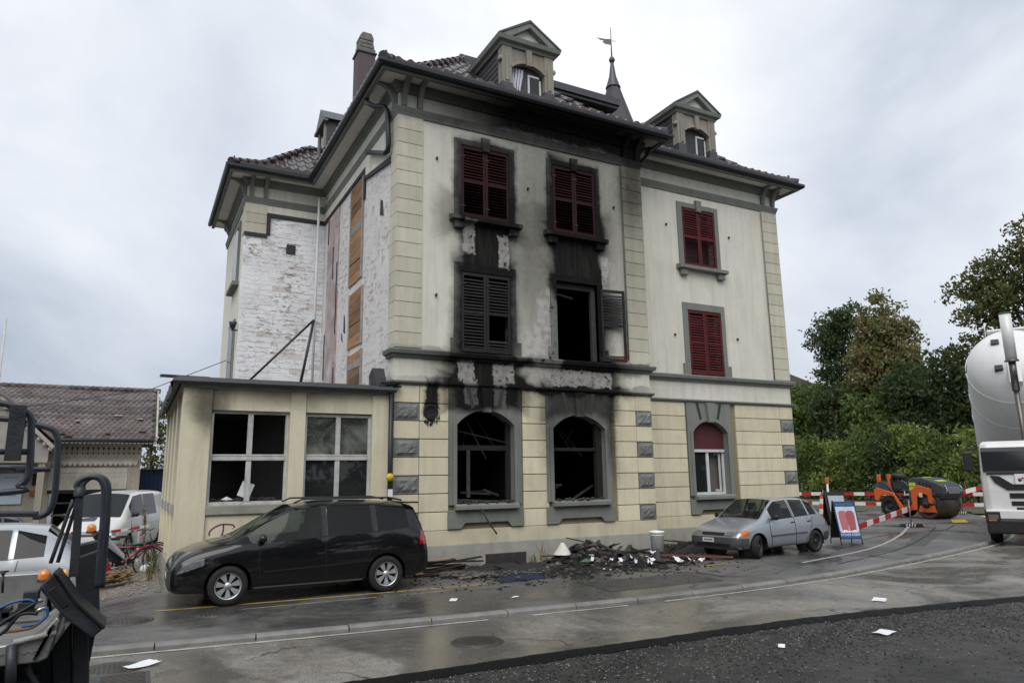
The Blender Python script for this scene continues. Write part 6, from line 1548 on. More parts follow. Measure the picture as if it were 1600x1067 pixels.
cb = slab([(62, 910), (82, 890), (112, 935), (153, 977), (136, 990), (96, 955)], -.22, -.02, 'control_panel', 'paver_dark'); slab([(84, 888), (90, 892), (118, 934), (156, 974), (153, 978), (112, 936)], -.24, 0, 'panel_lid', 'trim_black', cb); slab([(75, 915), (84, 910), (104, 938), (95, 943)], -.225, -.219, 'panel_recess', 'trim_black', cb)
def beacon(px, py, y, r_, m):
    p = Q(px, py); t2 = MB().lathe([(r_, -r_*.7), (r_, 0), (r_*.85, r_*.5), (r_*.45, r_*.85), (0, r_*.95)], 16, (p.x, y, p.z)).build('beacon', m, pv); MB().lathe([(r_*1.1, -r_*1.2), (r_*1.1, -r_*.7), (0, -r_*.7)], 16, (p.x, y, p.z)).build('beacon_base', 'trim_black', t2)
beacon(67, 895, -.12, .026, 'beacon'); beacon(93, 899, .0, .022, 'beacon_pale'); beacon(127, 838, .5, .024, 'beacon')
slab([(128, 852), (140, 842), (170, 880), (183, 896), (168, 905), (150, 890)], .45, .62, 'control_panel', 'paver_dark'); slab([(138, 842), (152, 838), (158, 862), (184, 893), (183, 897), (150, 868)], .42, .64, 'panel_lid', 'trailer_grey')
slab([(105, 880), (143, 868), (143, 990), (128, 1010), (110, 1000)], .1, .16, 'side_plate', 'paver_dark'); slab([(97, 862), (140, 855), (140, 905), (100, 905)], .2, .3, 'engine_cover', 'paver_dark')
slab([(104, 975), (129, 968), (127, 1067), (126, 1330), (100, 1330), (102, 1067)], -.02, .04, 'end_plate', 'paver_dark'); slab([(72, 1015), (102, 975), (100, 1330), (72, 1330)], .02, .08, 'end_plate', 'paver_dark'); slab([(129, 985), (140, 985), (128, 1040), (128, 985)], 0, .03, 'bracket', 'paver_dark')
slab([(-420, 985), (45, 985), (66, 975), (88, 952), (92, 958), (74, 1010), (62, 1014), (-420, 1018)], -.25, .5, 'tread_step', 'checker')
for k in range(14):
    p = Q(2+k*5.5, 998); MB().obox((p.x, -.252, p.z), (.016, .004, .005), Matrix.Rotation((.7 if k % 2 else -.7), 3, 'Y')).build('tread_bump', 'checker', pv)
for k in range(9):
    f_ = k/8; p = Q(60+f_*20, 1004-f_*36); MB().obox((p.x, -.256, p.z), (.012, .01, .035), Matrix.Rotation(.5, 3, 'Y')).build('tread_slot', 'trim_black', pv)
slab([(-420, 905), (58, 905), (52, 980), (-420, 980)], .3, .42, 'deck', 'checker'); slab([(-420, 1018), (72, 1018), (72, 1330), (-420, 1330)], .05, .8, 'chassis', 'paver_dark'); slab([(-420, 1050), (54, 1048), (54, 1330), (-420, 1330)], -.16, .04, 'lower_box', 'paver_tube')
MB().tube([Q(28, 985, -.27), Q(26, 1060, -.27)], .022, 8).build('lever_post', 'paver_dark', pv); MB().tube([Q(24, 1052, -.29), Q(44, 1060, -.29)], .009, 6).build('lever', 'trim_black', pv)
MB().tube([Q(30, 982, -.26), Q(60, 978, -.26), Q(86, 975, -.24)], .013, 8).build('cross_tube', 'board_grey', pv)
def hose(pts, r_, m, d=-.24): return rail(pts, r_, d, 'hose', m)
hose([(-60, 945), (0, 937), (25, 928), (48, 925), (58, 930)], .006, 'hose_blue'); hose([(40, 962), (60, 960), (74, 950), (74, 938)], .006, 'hose_blue'); hose([(-60, 975), (0, 962), (22, 950), (45, 938), (58, 931)], .009, 'trim_black'); hose([(0, 975), (18, 966), (38, 945), (62, 946)], .008, 'trim_black'); hose([(0, 970), (20, 968), (50, 966), (66, 958)], .006, 'rust')
hp = [(42, 1000), (44, 1015), (48, 1030), (56, 1045), (66, 1056)]
mb = MB(); S3 = [Q(*p, -.2) for p in hp]
mb.tube(S3, .012, 8)
for i in range(len(S3)-1):
    for k in range(5): p = S3[i].lerp(S3[i+1], k/5); mb.lathe([(.0135, -.003), (.017, 0), (.0135, .003)], 8, (p.x, p.y, p.z))
mb.build('corrugated_hose', 'trim_black', pv)
for x, y in ((15, 940), (22, 945), (52, 920), (45, 935)): p = Q(x, y, -.2); MB().box(p.x-.03, p.x+.03, -.24, -.16, p.z-.03, p.z+.02).build('valve_block', 'paver_dark', pv, bevel=.006)
for x, y in ((60, 930), (64, 942)): p = Q(x, y, -.22); MB().tube([p-Vector((.03, 0, .01)), p+Vector((.02, 0, .01))], .012, 10).build('hose_coupling', 'chrome', pv)
MB().tube([Q(8, 918, -.1), Q(9, 892, -.1)], .006, 6).lathe([(0, -.012), (.012, 0), (0, .012)], 10, tuple(Q(9, 890, -.1))).build('joystick', 'trim_black', pv)
p = Q(-60, 1330); MB().box(-1.9, Q(100, 1330).x, .05, 3.0, .0, .5).build('track_frame', 'paver_dark', pv); 
# overhead wire and far mast
MB().tube([(-14, 9, 3.4), (-9, 9.6, 3.95), (-4.68, 10, 4.88), (-2.5, 10, 5.95)], .012, 5).build('overhead_cable', 'trim_black', None, 'thin black cable running from the house over the yard', 'cable')
MB().tube([(-9.3, 14.6, 0), (-9.3, 14.6, 7.7)], [.05, .03], 8).build('mast', 'frame_worn', None, 'thin pale mast standing behind the wooden shed', 'mast')
# ================================================================ right: truck, roller, barriers, signs
mat('truck_white', (.68, .68, .68), .35, .05, 2, coat=.5, grime=.12); mat('tank_white', (.74, .74, .74), .4, .06, .8, grime=.14, stretch=(1, 1, .5)); mat('ram_metal', (.12, .11, .10), .3, .2, 6, metal=.7); mat('truck_glass', (.004, .0045, .005), .06, .1, 3, spec=.25)
mat('plum', (.20, .02, .09), .5, .05, 5)
TA = .50          # from front to rear
tk = thing('silo_truck', 'white silo truck with its tank tipped up behind the cab', 'truck', (16.85, -4.25, -.05), TA)
# local: +x runs to the rear, +y is the image-left side
def T(mb, nm, m, par=None, **k): return mb.build(nm, m, par or tk, **k)
fp_ = [(-1.25, .42), (-1.22, .1), (-1.08, .0), (1.08, .0), (1.22, .1), (1.25, .42)]
def cabsec(z, inset, fwd): return [(x_*(1-inset), y_+fwd) for x_, y_ in fp_]
cab = MB(); secs = [(.95, 0, .02), (1.5, 0, .0), (1.98, .0, .02), (2.10, .01, .05), (2.66, .03, .22), (2.78, .05, .28), (2.86, .10, .42)]
for z, i_, f_ in secs:
    P_ = cabsec(z, i_, f_)+[(1.25*(1-i_), 2.1), (-1.25*(1-i_), 2.1)]; cab.v += [(y_, x_, z) for x_, y_ in P_]
for k in range(len(secs)-1):
    for j in range(8): cab.f.append((k*8+j, k*8+(j+1) % 8, (k+1)*8+(j+1) % 8, (k+1)*8+j)); cab.sm.append(False)
cab.f.append(tuple((len(secs)-1)*8+j for j in range(8))); cab.sm.append(False)
cb_ = T(cab, 'cab', 'truck_white', bevel=.03)
def front(nm, m, y0, y1, z0, z1, out=.015, par=None):
    def fx(z): 
        for (za, ia, fa), (zb, ib, fb_) in zip(secs, secs[1:]):
            if za <= z <= zb: return fa+(fb_-fa)*(z-za)/(zb-za)
        return secs[0][2]
    mb = MB(); n = 6
    for k in range(n):
        za, zb = z0+(z1-z0)*k/n, z0+(z1-z0)*(k+1)/n; mb.quad((fx(za)-out, y0, za), (fx(za)-out, y1, za), (fx(zb)-out, y1, zb), (fx(zb)-out, y0, zb))
    mb.quad((fx(z0)-out, y0, z0), (fx(z0)+.01, y0, z0), (fx(z0)+.01, y1, z0), (fx(z0)-out, y1, z0)); mb.quad((fx(z1)-out, y0, z1), (fx(z1)-out, y1, z1), (fx(z1)+.01, y1, z1), (fx(z1)+.01, y0, z1))
    return T(mb, nm, m, par, fix=False)
front('windscreen', 'truck_glass', -1.17, 1.17, 2.0, 2.68, .012); front('cowl_strip', 'trim_black', -1.1, 1.1, 1.93, 2.02, .03)
for k, (z0, z1, w_) in enumerate(((1.28, 1.42, .62), (1.08, 1.2, .6), (.97, 1.03, .5))): front('grille_slot', 'trim_black', -w_, w_, z0, z1, .02)
T(MB().prism([(1.02, 1.9), (.8, 1.88), (.52, 1.66), (-.52, 1.66), (-.8, 1.88), (-1.02, 1.9), (-.92, 1.7), (-.66, 1.5), (.66, 1.5), (.92, 1.7)], 'x', -.03, .02), 'grille_wing', 'trim_black')
front('white_band', 'truck_white', -.45, .45, 1.66, 1.94, .045)
for y, z, r_, m_ in ((.34, 1.78, .045, 'plum'), (.27, 1.83, .025, 'plum'), (.22, 1.77, .035, 'trim_black'), (.24, 1.70, .02, 'trim_black'), (.2, 1.86, .02, 'trim_black'), (.12, 1.8, .04, 'plum')): T(MB().lathe([(0, -.004), (r_, -.004), (r_, .004), (0, .004)], 14, (-.042, y, z), 'x'), 'logo_dot', m_)
T(MB().box(-.12, .7, -1.24, 1.24, .32, .72), 'bumper', 'trim_black', bevel=.05); T(MB().box(-.1, .6, -1.22, 1.22, .72, .97), 'bumper_top', 'truck_white', bevel=.03)
for s_ in (-1, 1):
    hl = T(MB().box(-.13, .25, s_*1.2-.30 if s_ > 0 else -1.22, 1.22 if s_ > 0 else -.90, .66, .92), 'headlight_housing', 'trim_black', bevel=.02); T(MB().box(-.145, -.12, (.95 if s_ > 0 else -1.18), (1.18 if s_ > 0 else -.95), .72, .84), 'headlight', 'lamp_clear'); T(MB().box(-.14, -.12, (1.0 if s_ > 0 else -1.18), (1.18 if s_ > 0 else -1.0), .67, .71), 'indicator', 'lamp_amber')
    T(MB().box(.1, .3, s_*1.5-.12, s_*1.5+.12, 2.02, 2.58), 'wing_mirror', 'trim_black', bevel=.04); T(MB().tube([(.3, s_*1.2, 2.7), (.22, s_*1.5, 2.62)], .025, 6), 'mirror_arm', 'trim_black'); T(MB().tube([(.25, s_*1.2, 1.98), (.22, s_*1.48, 2.06)], .022, 6), 'mirror_arm', 'trim_black')
    for x in (1.2, 5.2, 6.5): 
        e = bpy.data.objects.new('wheel', None); C.objects.link(e); e.parent = tk; e.location = (x, s_*1.05, .5)
        MB().lathe([(.3, -.16), (.47, -.15), (.5, -.1), (.5, .1), (.47, .15), (.3, .16)], 32, ax='y').build('tyre', 'tyre', e); MB().lathe([(.3, s_*.14), (.27, s_*.05), (.12, s_*.05), (.1, s_*.14), (.001, s_*.14)], 24, ax='y').build('rim', 'alloy', e)
    T(MB().box(.7, 1.8, s_*1.23-.03, s_*1.23+.03, .55, 1.1), 'wheel_arch', 'trim_black', bevel=.02)
    T(MB().box(1.9, 8.0, s_*.45-.05, s_*.45+.05, .75, 1.0), 'chassis_rail', 'trim_black')
T(MB().box(.4, .42, -.4, .1, 2.25, 2.5), 'sheet_in_window', 'paper')
# the tipped tank: built level about the rear hinge, then turned up
hinge = bpy.data.objects.new('tank', None); C.objects.link(hinge); hinge.parent = tk; hinge.location = (8.2, 0, 1.3); hinge.rotation_euler = (0, R(27), 0)
def ringv(x, ry, rz_, cz, n=36): return [(x, ry*math.cos(2*math.pi*k/n), cz+rz_*math.sin(2*math.pi*k/n)) for k in range(n)]
secs2 = [(-6.72, .25, .25, 1.55), (-6.66, .7, .7, 1.55), (-6.45, 1.05, 1.08, 1.52), (-6.1, 1.24, 1.28, 1.5), (-5.6, 1.28, 1.36, 1.45), (-3, 1.28, 1.5, 1.3), (-1, 1.28, 1.45, 1.3), (.3, 1.1, 1.2, 1.4), (.8, .5, .5, 1.4)]
mb = MB()
for q in secs2: mb.v += ringv(*q)
for k in range(len(secs2)-1):
    for j in range(36): mb.f.append((k*36+j, k*36+(j+1) % 36, (k+1)*36+(j+1) % 36, (k+1)*36+j)); mb.sm.append(True)
mb.f += [tuple(range(35, -1, -1)), tuple((len(secs2)-1)*36+j for j in range(36))]; mb.sm += [False, False]
mb.build('tank_shell', 'tank_white', hinge)
for x in (-5.9, -4.6, -3.2): MB().tube(ringv(x, 1.29, 1.42 if x > -5 else 1.33, 1.4 if x > -5 else 1.48)+[ringv(x, 1.29, 1.42, 1.4)[0]], .02, 5).build('weld_seam', 'tank_white', hinge)
MB().box(-6.3, .3, -.55, .55, 2.74, 2.79).build('walkway', 'tank_white', hinge)
for y in (-.6, .6): MB().tube([(-6.3, y, 2.78), (-6.3, y, 3.05), (.2, y, 3.05)], .022, 6).build('walkway_rail', 'tank_white', hinge)
MB().box(-6.75, -6.5, -.16, .16, .4, 1.9).build('ram_bracket', 'tank_white', hinge)
for z in (.9, 1.9): MB().box(-6.76, -6.6, .28, .5, z, z+.16).build('bracket_slot', 'trim_black', hinge)
T(MB().tube([(2.3, .0, 1.0), (1.95, .05, 4.4)], .075, 14), 'ram_rod', 'ram_metal'); T(MB().tube([(1.95, .05, 4.4), (1.85, .06, 5.4)], .1, 14), 'ram_sleeve', 'ram_metal'); T(MB().tube([(1.86, .06, 5.3), (1.72, .07, 6.75)], .155, 16), 'ram_cylinder', 'truck_white')
T(MB().tube([(1.72, .07, 6.74), (1.715, .07, 6.79)], .158, 16), 'ram_cap', 'green_scrap'); T(MB().tube([(1.86, .06, 5.28), (1.855, .06, 5.34)], .19, 16), 'ram_collar', 'ram_metal')

# ---------------------------------------------------------------- road roller
mat('roller_orange', (.68, .115, .012), .45, .12, 3, coord='obj', grime=.2); mat('roller_grey', (.045, .052, .062), .45, .12, 4, coord='obj'); mat('drum_steel', (.055, .045, .035), .45, .3, 3, .1, 40, coord='obj', metal=.4); mat('hi_vis', (.55, .62, .03), .5, .1, 5, coord='obj')
# local: +x forward (drum end), y sideways; near side is y = +
rl = thing('road_roller', 'orange and grey road roller parked before the hedge', 'road roller', (25.75, 4.95, 0), -math.pi/2-.1)
def RB(mb, nm, m, **k): return mb.build(nm, m, rl, **k)
RB(MB().lathe([(.0, -.62), (.50, -.62), (.57, -.64), (.60, -.62), (.60, .62), (.57, .64), (.50, .62), (.45, .45), (.0, .45)], 44, (.95, 0, .60), 'y'), 'drum', 'drum_steel')
RB(MB().lathe([(0, -.005), (.44, -.005), (.44, .005), (0, .005)], 30, (.95, -.63, .60), 'y'), 'drum_face', 'drum_steel'); RB(MB().prism([(.52, .28), (1.38, .28), (1.30, .56), (.62, .56)], 'y', -.66, -.63), 'drum_plate', 'roller_orange', bevel=.03)
RB(MB().lathe([(0, 0), (.13, 0), (.15, .12), (.07, .2), (0, .2)], 16, (.95, -.8, .6), 'y'), 'drum_motor', 'trim_black')
for s_ in (-1, 1):
    RB(MB().prism([(.28, .36), (.50, .36), (.56, .9), (.80, 1.08), (1.06, .98), (1.08, .64), (1.26, .64), (1.26, 1.26), (.62, 1.42), (.28, 1.2)], 'y', s_*.68-.03, s_*.68+.03), 'drum_yoke', 'roller_orange', bevel=.02)
    e = bpy.data.objects.new('wheel', None); C.objects.link(e); e.parent = rl; e.location = (-.95, s_*.5, .47)
    MB().lathe([(.26, -.14), (.42, -.14), (.47, -.09), (.47, .09), (.42, .14), (.26, .14)], 32, ax='y').build('tyre', 'tyre', e); MB().lathe([(.26, s_*.12), (.22, s_*.02), (.1, s_*.02), (.08, s_*.08), (.001, s_*.08)], 22, ax='y').build('rim', 'steel_wheel', e)
    RB(MB().prism([(-1.62, .75), (-1.62, 1.2), (-1.45, 1.28), (-.62, 1.08), (-.25, .55), (-.1, .3), (-.32, .3), (-.45, .58), (-.62, .92), (-.95, 1.0), (-1.28, .92), (-1.42, .7)], 'y', s_*.66-.04, s_*.66+.04), 'rear_fender', 'roller_orange', bevel=.02)
    RB(MB().prism([(-1.45, 1.25), (-1.42, 1.58), (-1.05, 1.56), (-.72, 1.2), (-.62, .9), (-.25, .85), (-.25, .78), (-.55, .78), (-.66, 1.06)], 'y', s_*.6-.05, s_*.6+.05), 'side_panel', 'roller_grey', bevel=.02)
    RB(MB().box(-1.68, -1.54, s_*.32-.06, s_*.32+.06, .95, 1.88), 'folded_roll_bar', 'roller_orange', bevel=.015); RB(MB().box(-1.5, -1.38, s_*.5-.05, s_*.5+.05, 1.25, 1.86), 'roll_bar_post', 'roller_orange', bevel=.015)
    RB(MB().box(.18, .5, s_*.63-.004, s_*.63+.004, 1.18, 1.34), 'marker_panel', 'hi_vis'); RB(MB().box(.18, .5, s_*.63-.004, s_*.63+.004, 1.37, 1.52), 'marker_panel', 'hi_vis')
    for k in range(4): RB(MB().box(.66+k*.16, .72+k*.16, s_*.632-.006, s_*.632+.006, 1.40-k*.03, 1.56-k*.04), 'vent_slot', 'trim_black')
    RB(MB().lathe([(0, -.02), (.07, -.02), (.06, .02), (0, .02)], 14, (1.78, s_*.42, 1.16), 'x'), 'head_lamp', 'lamp_clear')
RB(MB().prism([(.1, .8), (.1, 1.6), (.4, 1.74), (.8, 1.72), (1.45, 1.50), (1.74, 1.36), (1.76, 1.02), (1.2, 1.05), (1.0, 1.32), (.62, 1.34), (.36, 1.1), (.3, .8)], 'y', -.62, .62), 'bonnet', 'roller_grey', bevel=.04)
RB(MB().prism([(.55, 1.745), (1.3, 1.572), (1.3, 1.562), (.55, 1.735)], 'y', -.25, .3), 'bonnet_stripe', 'hi_vis')
for k in range(6): RB(MB().box(1.765, 1.785, -.34, .34, 1.08+k*.045, 1.10+k*.045), 'grille_bar', 'alloy')
RB(MB().tube([(1.7, -.5, 1.05), (1.84, -.45, 1.2), (1.72, -.45, 1.42)], .02, 6), 'lamp_guard', 'alloy'); RB(MB().tube([(1.7, .5, 1.05), (1.84, .45, 1.2), (1.72, .45, 1.42)], .02, 6), 'lamp_guard', 'alloy')
RB(MB().box(1.1, 1.72, -.66, .66, .98, 1.04), 'front_beam', 'drum_steel'); RB(MB().box(1.45, 1.6, -.6, .6, .86, .97), 'scraper', 'drum_steel')
RB(MB().box(-.6, .3, -.55, .55, .62, .8), 'platform', 'roller_grey', bevel=.02); RB(MB().box(-.5, .36, -.35, .35, .32, .64), 'hitch', 'roller_orange', bevel=.03); RB(MB().box(-.38, -.1, -.42, -.36, .45, .68), 'warning_plate', 'yellow_plastic')
RB(MB().box(-.95, -.5, -.28, .28, 1.05, 1.2), 'seat', 'trim_black', bevel=.05); RB(MB().obox((-1.0, 0, 1.45), (.14, .54, .55), Matrix.Rotation(-.15, 3, 'Y')), 'seat_back', 'trim_black', bevel=.05); RB(MB().obox((-.8, 0, 1.78), (.5, .5, .2), Matrix.Rotation(.2, 3, 'Y')), 'folded_cover', 'trim_black', bevel=.07)
RB(MB().box(-.12, .1, -.3, .3, .8, 1.45), 'console', 'trim_black', bevel=.03); sw = RB(MB().lathe([(.17, -.012), (.185, 0), (.17, .012), (.16, 0), (.17, -.012)], 22), 'steering_wheel', 'trim_black'); sw.location = (-.1, 0, 1.56); sw.rotation_euler = (0, -.6, 0); RB(MB().tube([(-.1, 0, 1.56), (.05, 0, 1.35)], .025, 6), 'steering_column', 'trim_black')
RB(MB().tube([(-.2, .5, 1.4), (-.05, .5, 1.72), (.1, .45, 1.8)], .018, 6), 'grab_rail', 'trim_black'); RB(MB().box(.7, .85, -.76, -.71, .9, 1.08), 'lamp_box', 'curtain_cream', bevel=.02); RB(MB().box(-.15, -.1, -.58, -.57, .95, 1.15), 'notice', 'paper')

# ---------------------------------------------------------------- barriers, cone, lamp
mat('barrier_red', (.42, .015, .02), .5, .15, 4, grime=.2); mat('barrier_white', (.68, .67, .65), .5, .1, 4, grime=.2); mat('rubber', (.02, .02, .021), .8, .2, 8); mat('cone_orange', (.62, .07, .02), .5, .1, 5); mat('steel_post', (.3, .3, .3), .5, .2, 6, metal=.6)
def barrier(label, p0, p1, h=.2, post0=True, group=None):
    p0, p1 = Vector(p0), Vector(p1); d = p1-p0; L = d.length; b_ = thing('barrier_board', label, 'barrier', (p0.x, p0.y, p0.z), 0, group); n = max(2, round(L/.5)); u = d/n
    nx = Vector((-d.y, d.x, 0)).normalized()*.018
    for k in range(n):
        a, c = u*k, u*(k+1); mb = MB(); hh = Vector((0, 0, h)); P_ = [a-nx, c-nx, c+nx, a+nx]; mb.v = [tuple(q) for q in P_]+[tuple(q+hh) for q in P_]
        mb.f = [(0, 3, 2, 1), (4, 5, 6, 7), (0, 1, 5, 4), (1, 2, 6, 5), (2, 3, 7, 6), (3, 0, 4, 7)]; mb.sm = [False]*6; mb.build('stripe', ('barrier_red', 'barrier_white')[k % 2], b_)
    return b_
def post(label, x, y, h=1.1):
    t_ = thing('barrier_post', label, 'barrier post', (x, y, 0)); MB().tube([(0, 0, .08), (0, 0, h)], .022, 8).build('post', 'steel_post', t_); f_ = MB().prism([(-.38, 0), (.38, 0), (.34, .1), (-.34, .1)], 'y', -.14, .14).build('foot', 'rubber', t_, bevel=.02)
    for k in range(4): MB().obox((-.24+k*.1, -.145, .06), (.035, .01, .09), Matrix.Rotation(.4, 3, 'Y')).build('foot_stripe', 'barrier_white', t_)
    t_.rotation_euler = (0, 0, -.5)
B0, B1 = Vector((26.8, 12.14, 0)), Vector((30.27, 4.53, 0)); Bd = (B1-B0)
B_1 = B0-Bd*.6
nb = ('by the house corner', 'behind the signs', 'behind the roller wheel', 'behind the roller drum', 'beside the white truck')
for k in range(5):
    a, c = B_1+(B1+Bd*.25-B_1)*(k/5), B_1+(B1+Bd*.25-B_1)*((k+.97)/5)
    barrier('upper red and white barrier board '+nb[k], (a.x, a.y, .82), (c.x, c.y, .82), .17, group='boards of the far barrier'); barrier('lower red and white barrier board '+nb[k], (a.x, a.y, .33), (c.x, c.y, .33), .17, group='boards of the far barrier')
    post('steel barrier post with rubber foot '+nb[k], a.x+.05, a.y+.05)
barrier('slanting red and white board beside the kebab sign', (16.4, .95, .16), (20.9, 2.05, .57), .17); barrier('slanting red and white board between roller and truck', (29.2, 5.3, .82), (31.2, 4.55, 1.25), .2)
post('barrier post with black rubber foot before the roller', 20.6, 1.95, .95)
cn = thing('traffic_cone', 'orange and white traffic cone behind the sign board', 'cone', (21.6, 6.6, 0)); MB().box(-.24, .24, -.24, .24, 0, .04).build('base', 'cone_orange', cn)
for k, m_ in enumerate(('cone_orange', 'barrier_white', 'cone_orange', 'barrier_white', 'cone_orange')): z0, z1 = .04+k*.21, .04+(k+1)*.21; MB().lathe([(.20-.16*z0/1.1, z0), (.20-.16*z1/1.1, z1)], 18).build('cone_band', m_, cn)
lp = thing('warning_lamp', 'white marker post with amber warning lamp by the barrier', 'warning lamp', (26.2, 9.9, 0)); MB().tube([(0, 0, 0), (0, 0, 1.45)], .05, 8).build('post', 'barrier_white', lp); MB().box(-.09, .09, -.06, .06, 1.45, 1.75).build('lamp', 'lamp_amber', lp, bevel=.03)
lp = thing('warning_lamp', 'grey round warning lamp on the barrier near the house', 'warning lamp', (25.9, 13.5, 0)); MB().tube([(0, 0, 0), (0, 0, 1.05)], .03, 8).build('post', 'steel_post', lp); MB().lathe([(0, 1.05), (.12, 1.1), (.14, 1.22), (.09, 1.36), (0, 1.4)], 14).build('lamp', 'trailer_grey', lp)
# sign boards
mat('sign_blue', (.02, .07, .26), .4, .08, 5); mat('sign_sky', (.48, .58, .74), .4, .25, 3); mat('sign_meat', (.42, .12, .13), .5, .3, 22, stretch=(1, 1, 2.5)); mat('sign_meat_dark', (.33, .08, .09), .5, .3, 22)
def aframe(label, loc, rz, wd, h, art):
    t_ = thing('sign_board', label, 'sign', loc, rz); sp = .30
    for s_ in (-1, 1):
        rot = Matrix.Rotation(s_*math.atan2(sp, h), 3, 'X'); c = Vector((0, s_*sp/2*1.0-s_*0, h/2))
        mb = MB().obox((0, s_*sp/2, h/2+.06), (wd, .025, h-.15), Matrix.Rotation(s_*sp/h, 3, 'X')).build('panel', 'trim_black', t_)
        for x in (-wd/2, wd/2): MB().tube([(x, s_*sp, 0), (x, s_*.02, h)], .014, 6).build('leg', 'trim_black', t_)
    if art:
        a = bpy.data.objects.new('poster', None); rotx = -sp/h
        def on(mb, nm, m, lift): 
            o = mb.build(nm, m, t_); o.location = (0, -sp/2-.0145-lift, h/2+.06); o.rotation_euler = (rotx, 0, 0); return o
        w2, h2 = wd*.46, (h-.19)/2
        on(MB().box(-w2, w2, -.002, .002, -h2, h2), 'poster_ground', 'sign_sky', 0); on(MB().box(-w2, w2, -.002, .002, -h2, -h2+.2), 'poster_band', 'sign_blue', .004); on(MB().box(-w2, w2, -.002, .002, h2-.12, h2), 'poster_header', 'sign_blue', .004)
        for x, m_ in ((-.11, 'sign_meat'), (.11, 'sign_meat_dark')): on(MB().prism([(x-.09, -.30), (x+.09, -.30), (x+.12, .05), (x+.115, .22), (x+.06, .27), (x-.06, .27), (x-.115, .22), (x-.12, .05)], 'y', -.003, .003), 'meat_cone', m_, .006)
        on(MB().prism([(-w2, -.34), (w2, -.34), (w2*.6, -.27), (.0, -.31), (-w2*.5, -.26)], 'y', -.002, .002), 'plate_edge', 'paper', .011)
        for txt, z, sz, in (('DÖNER KEBAP', -h2+.07, .088), ('', 0, .1)):
            if not txt: continue
            cu = bpy.data.curves.new('lettering', 'FONT'); cu.body = txt; cu.size = sz; cu.align_x = 'CENTER'; cu.extrude = .001; tmp = bpy.data.objects.new('tmp', cu); C.objects.link(tmp); bpy.context.view_layer.update()
            me = bpy.data.meshes.new_from_object(tmp.evaluated_get(bpy.context.evaluated_depsgraph_get())); bpy.data.objects.remove(tmp)
            for vv in me.vertices: vv.co = Vector((vv.co.x*.98, -vv.co.z, vv.co.y*1.15))
            me.materials.clear(); o = link('lettering', me, 'paper', t_); o.location = (0, -sp/2-.0145-.012, h/2+.06+0); o.rotation_euler = (rotx, 0, 0)
            for vv in me.vertices: vv.co.z += z
        on(MB().lathe([(0, -.002), (.03, -.002), (.03, .002), (0, .002)], 14, (-w2+.07, 0, h2-.06), 'y'), 'badge', 'poster_ink', .008); on(MB().box(-w2+.14, w2-.08, -.002, .002, h2-.08, h2-.04), 'header_bar', 'green_scrap', .008)
    else:
        MB().obox((0, -sp/2-.02, h*.68), (wd*.8, .006, h*.42), Matrix.Rotation(-sp/h, 3, 'X')).build('menu_sheet', 'poster', t_)
aframe('sign board with a pink kebab picture beside the silver hatchback', (13.2, -.95, 0), -.42, .62, 1.2, True)
aframe('black sign board with a pale menu sheet behind the kebab sign', (17.1, 2.4, 0), -.45, .7, 1.35, False)

# ================================================================ trees and hedge
def leafmat(name, a, b, c=None):
    m, t_, bs_ = newmat(name); p = t_.pos()
    f = t_.mr(t_.noise(p, .55, 3), .35, .65); col = t_.mix(f, a, b)
    if c: col = t_.mix(t_.mr(t_.noise(p, .28, 3, dist=.5), .5, .62), col, c)
    col = t_.mix(t_.mr(t_.noise(p, 7, 2), .3, .7, 0, .55), col, tuple(x*.55 for x in a))
    t_.put(bs_.inputs['Base Color'], col); bs_.inputs['Roughness'].default_value = .6; bs_.inputs['Specular IOR Level'].default_value = .3
    tr = t_.new('ShaderNodeBsdfTranslucent'); t_.put(tr.inputs[0], col); ms = t_.new('ShaderNodeMixShader'); ms.inputs[0].default_value = .3
    t_.t.links.new(bs_.outputs[0], ms.inputs[1]); t_.t.links.new(tr.outputs[0], ms.inputs[2]); t_.t.links.new(ms.outputs[0], t_.t.nodes['Material Output'].inputs['Surface'])
leafmat('leaf_dark', (.055, .085, .03), (.08, .118, .04)); leafmat('leaf_mid', (.105, .155, .04), (.145, .20, .052)); leafmat('leaf_light', (.18, .24, .05), (.23, .28, .075)); leafmat('leaf_brown', (.22, .17, .075), (.17, .18, .065), (.13, .165, .055)); leafmat('leaf_olive', (.10, .118, .034), (.145, .14, .04), (.085, .115, .035))
mat('bark', (.055, .045, .036), .9, .3, 5, .6, 25)
rt_ = random.Random(31)
def crown(mb, blobs, n, size):
    tot = sum(b[3]*b[4]*b[5] for b in blobs)
    for cx, cy, cz, rx, ry, rz_ in blobs:
        k = int(n*rx*ry*rz_/tot)
        # twig clumps on and inside the volume, leaves round each clump
        nc = max(6, k//16)
        for c in range(nc):
            d = Vector((rt_.gauss(0, 1), rt_.gauss(0, 1), rt_.gauss(0, 1))).normalized(); rad = rt_.random()**.45*(1+.22*mnoise.noise((d.x*2.5+cx, d.y*2.5+cy, d.z*2.5+cz)))
            q = Vector((cx+d.x*rx*rad, cy+d.y*ry*rad, cz+d.z*rz_*rad))
            for l in range(16):
                p = q+Vector((rt_.gauss(0, 1), rt_.gauss(0, 1), rt_.gauss(0, .7)))*size*1.5
                a = Vector((rt_.gauss(0, 1), rt_.gauss(0, 1), rt_.gauss(0, .6))).normalized(); b_ = a.orthogonal().normalized(); b_.rotate(Matrix.Rotation(rt_.random()*6.28, 3, a)); c_ = a.cross(b_); s_ = size*rt_.uniform(.55, 1.15)
                i0 = len(mb.v); mb.v += [tuple(p-b_*s_), tuple(p+c_*s_*.5), tuple(p+b_*s_), tuple(p-c_*s_*.5)]; mb.f.append((i0, i0+1, i0+2, i0+3)); mb.sm.append(False)
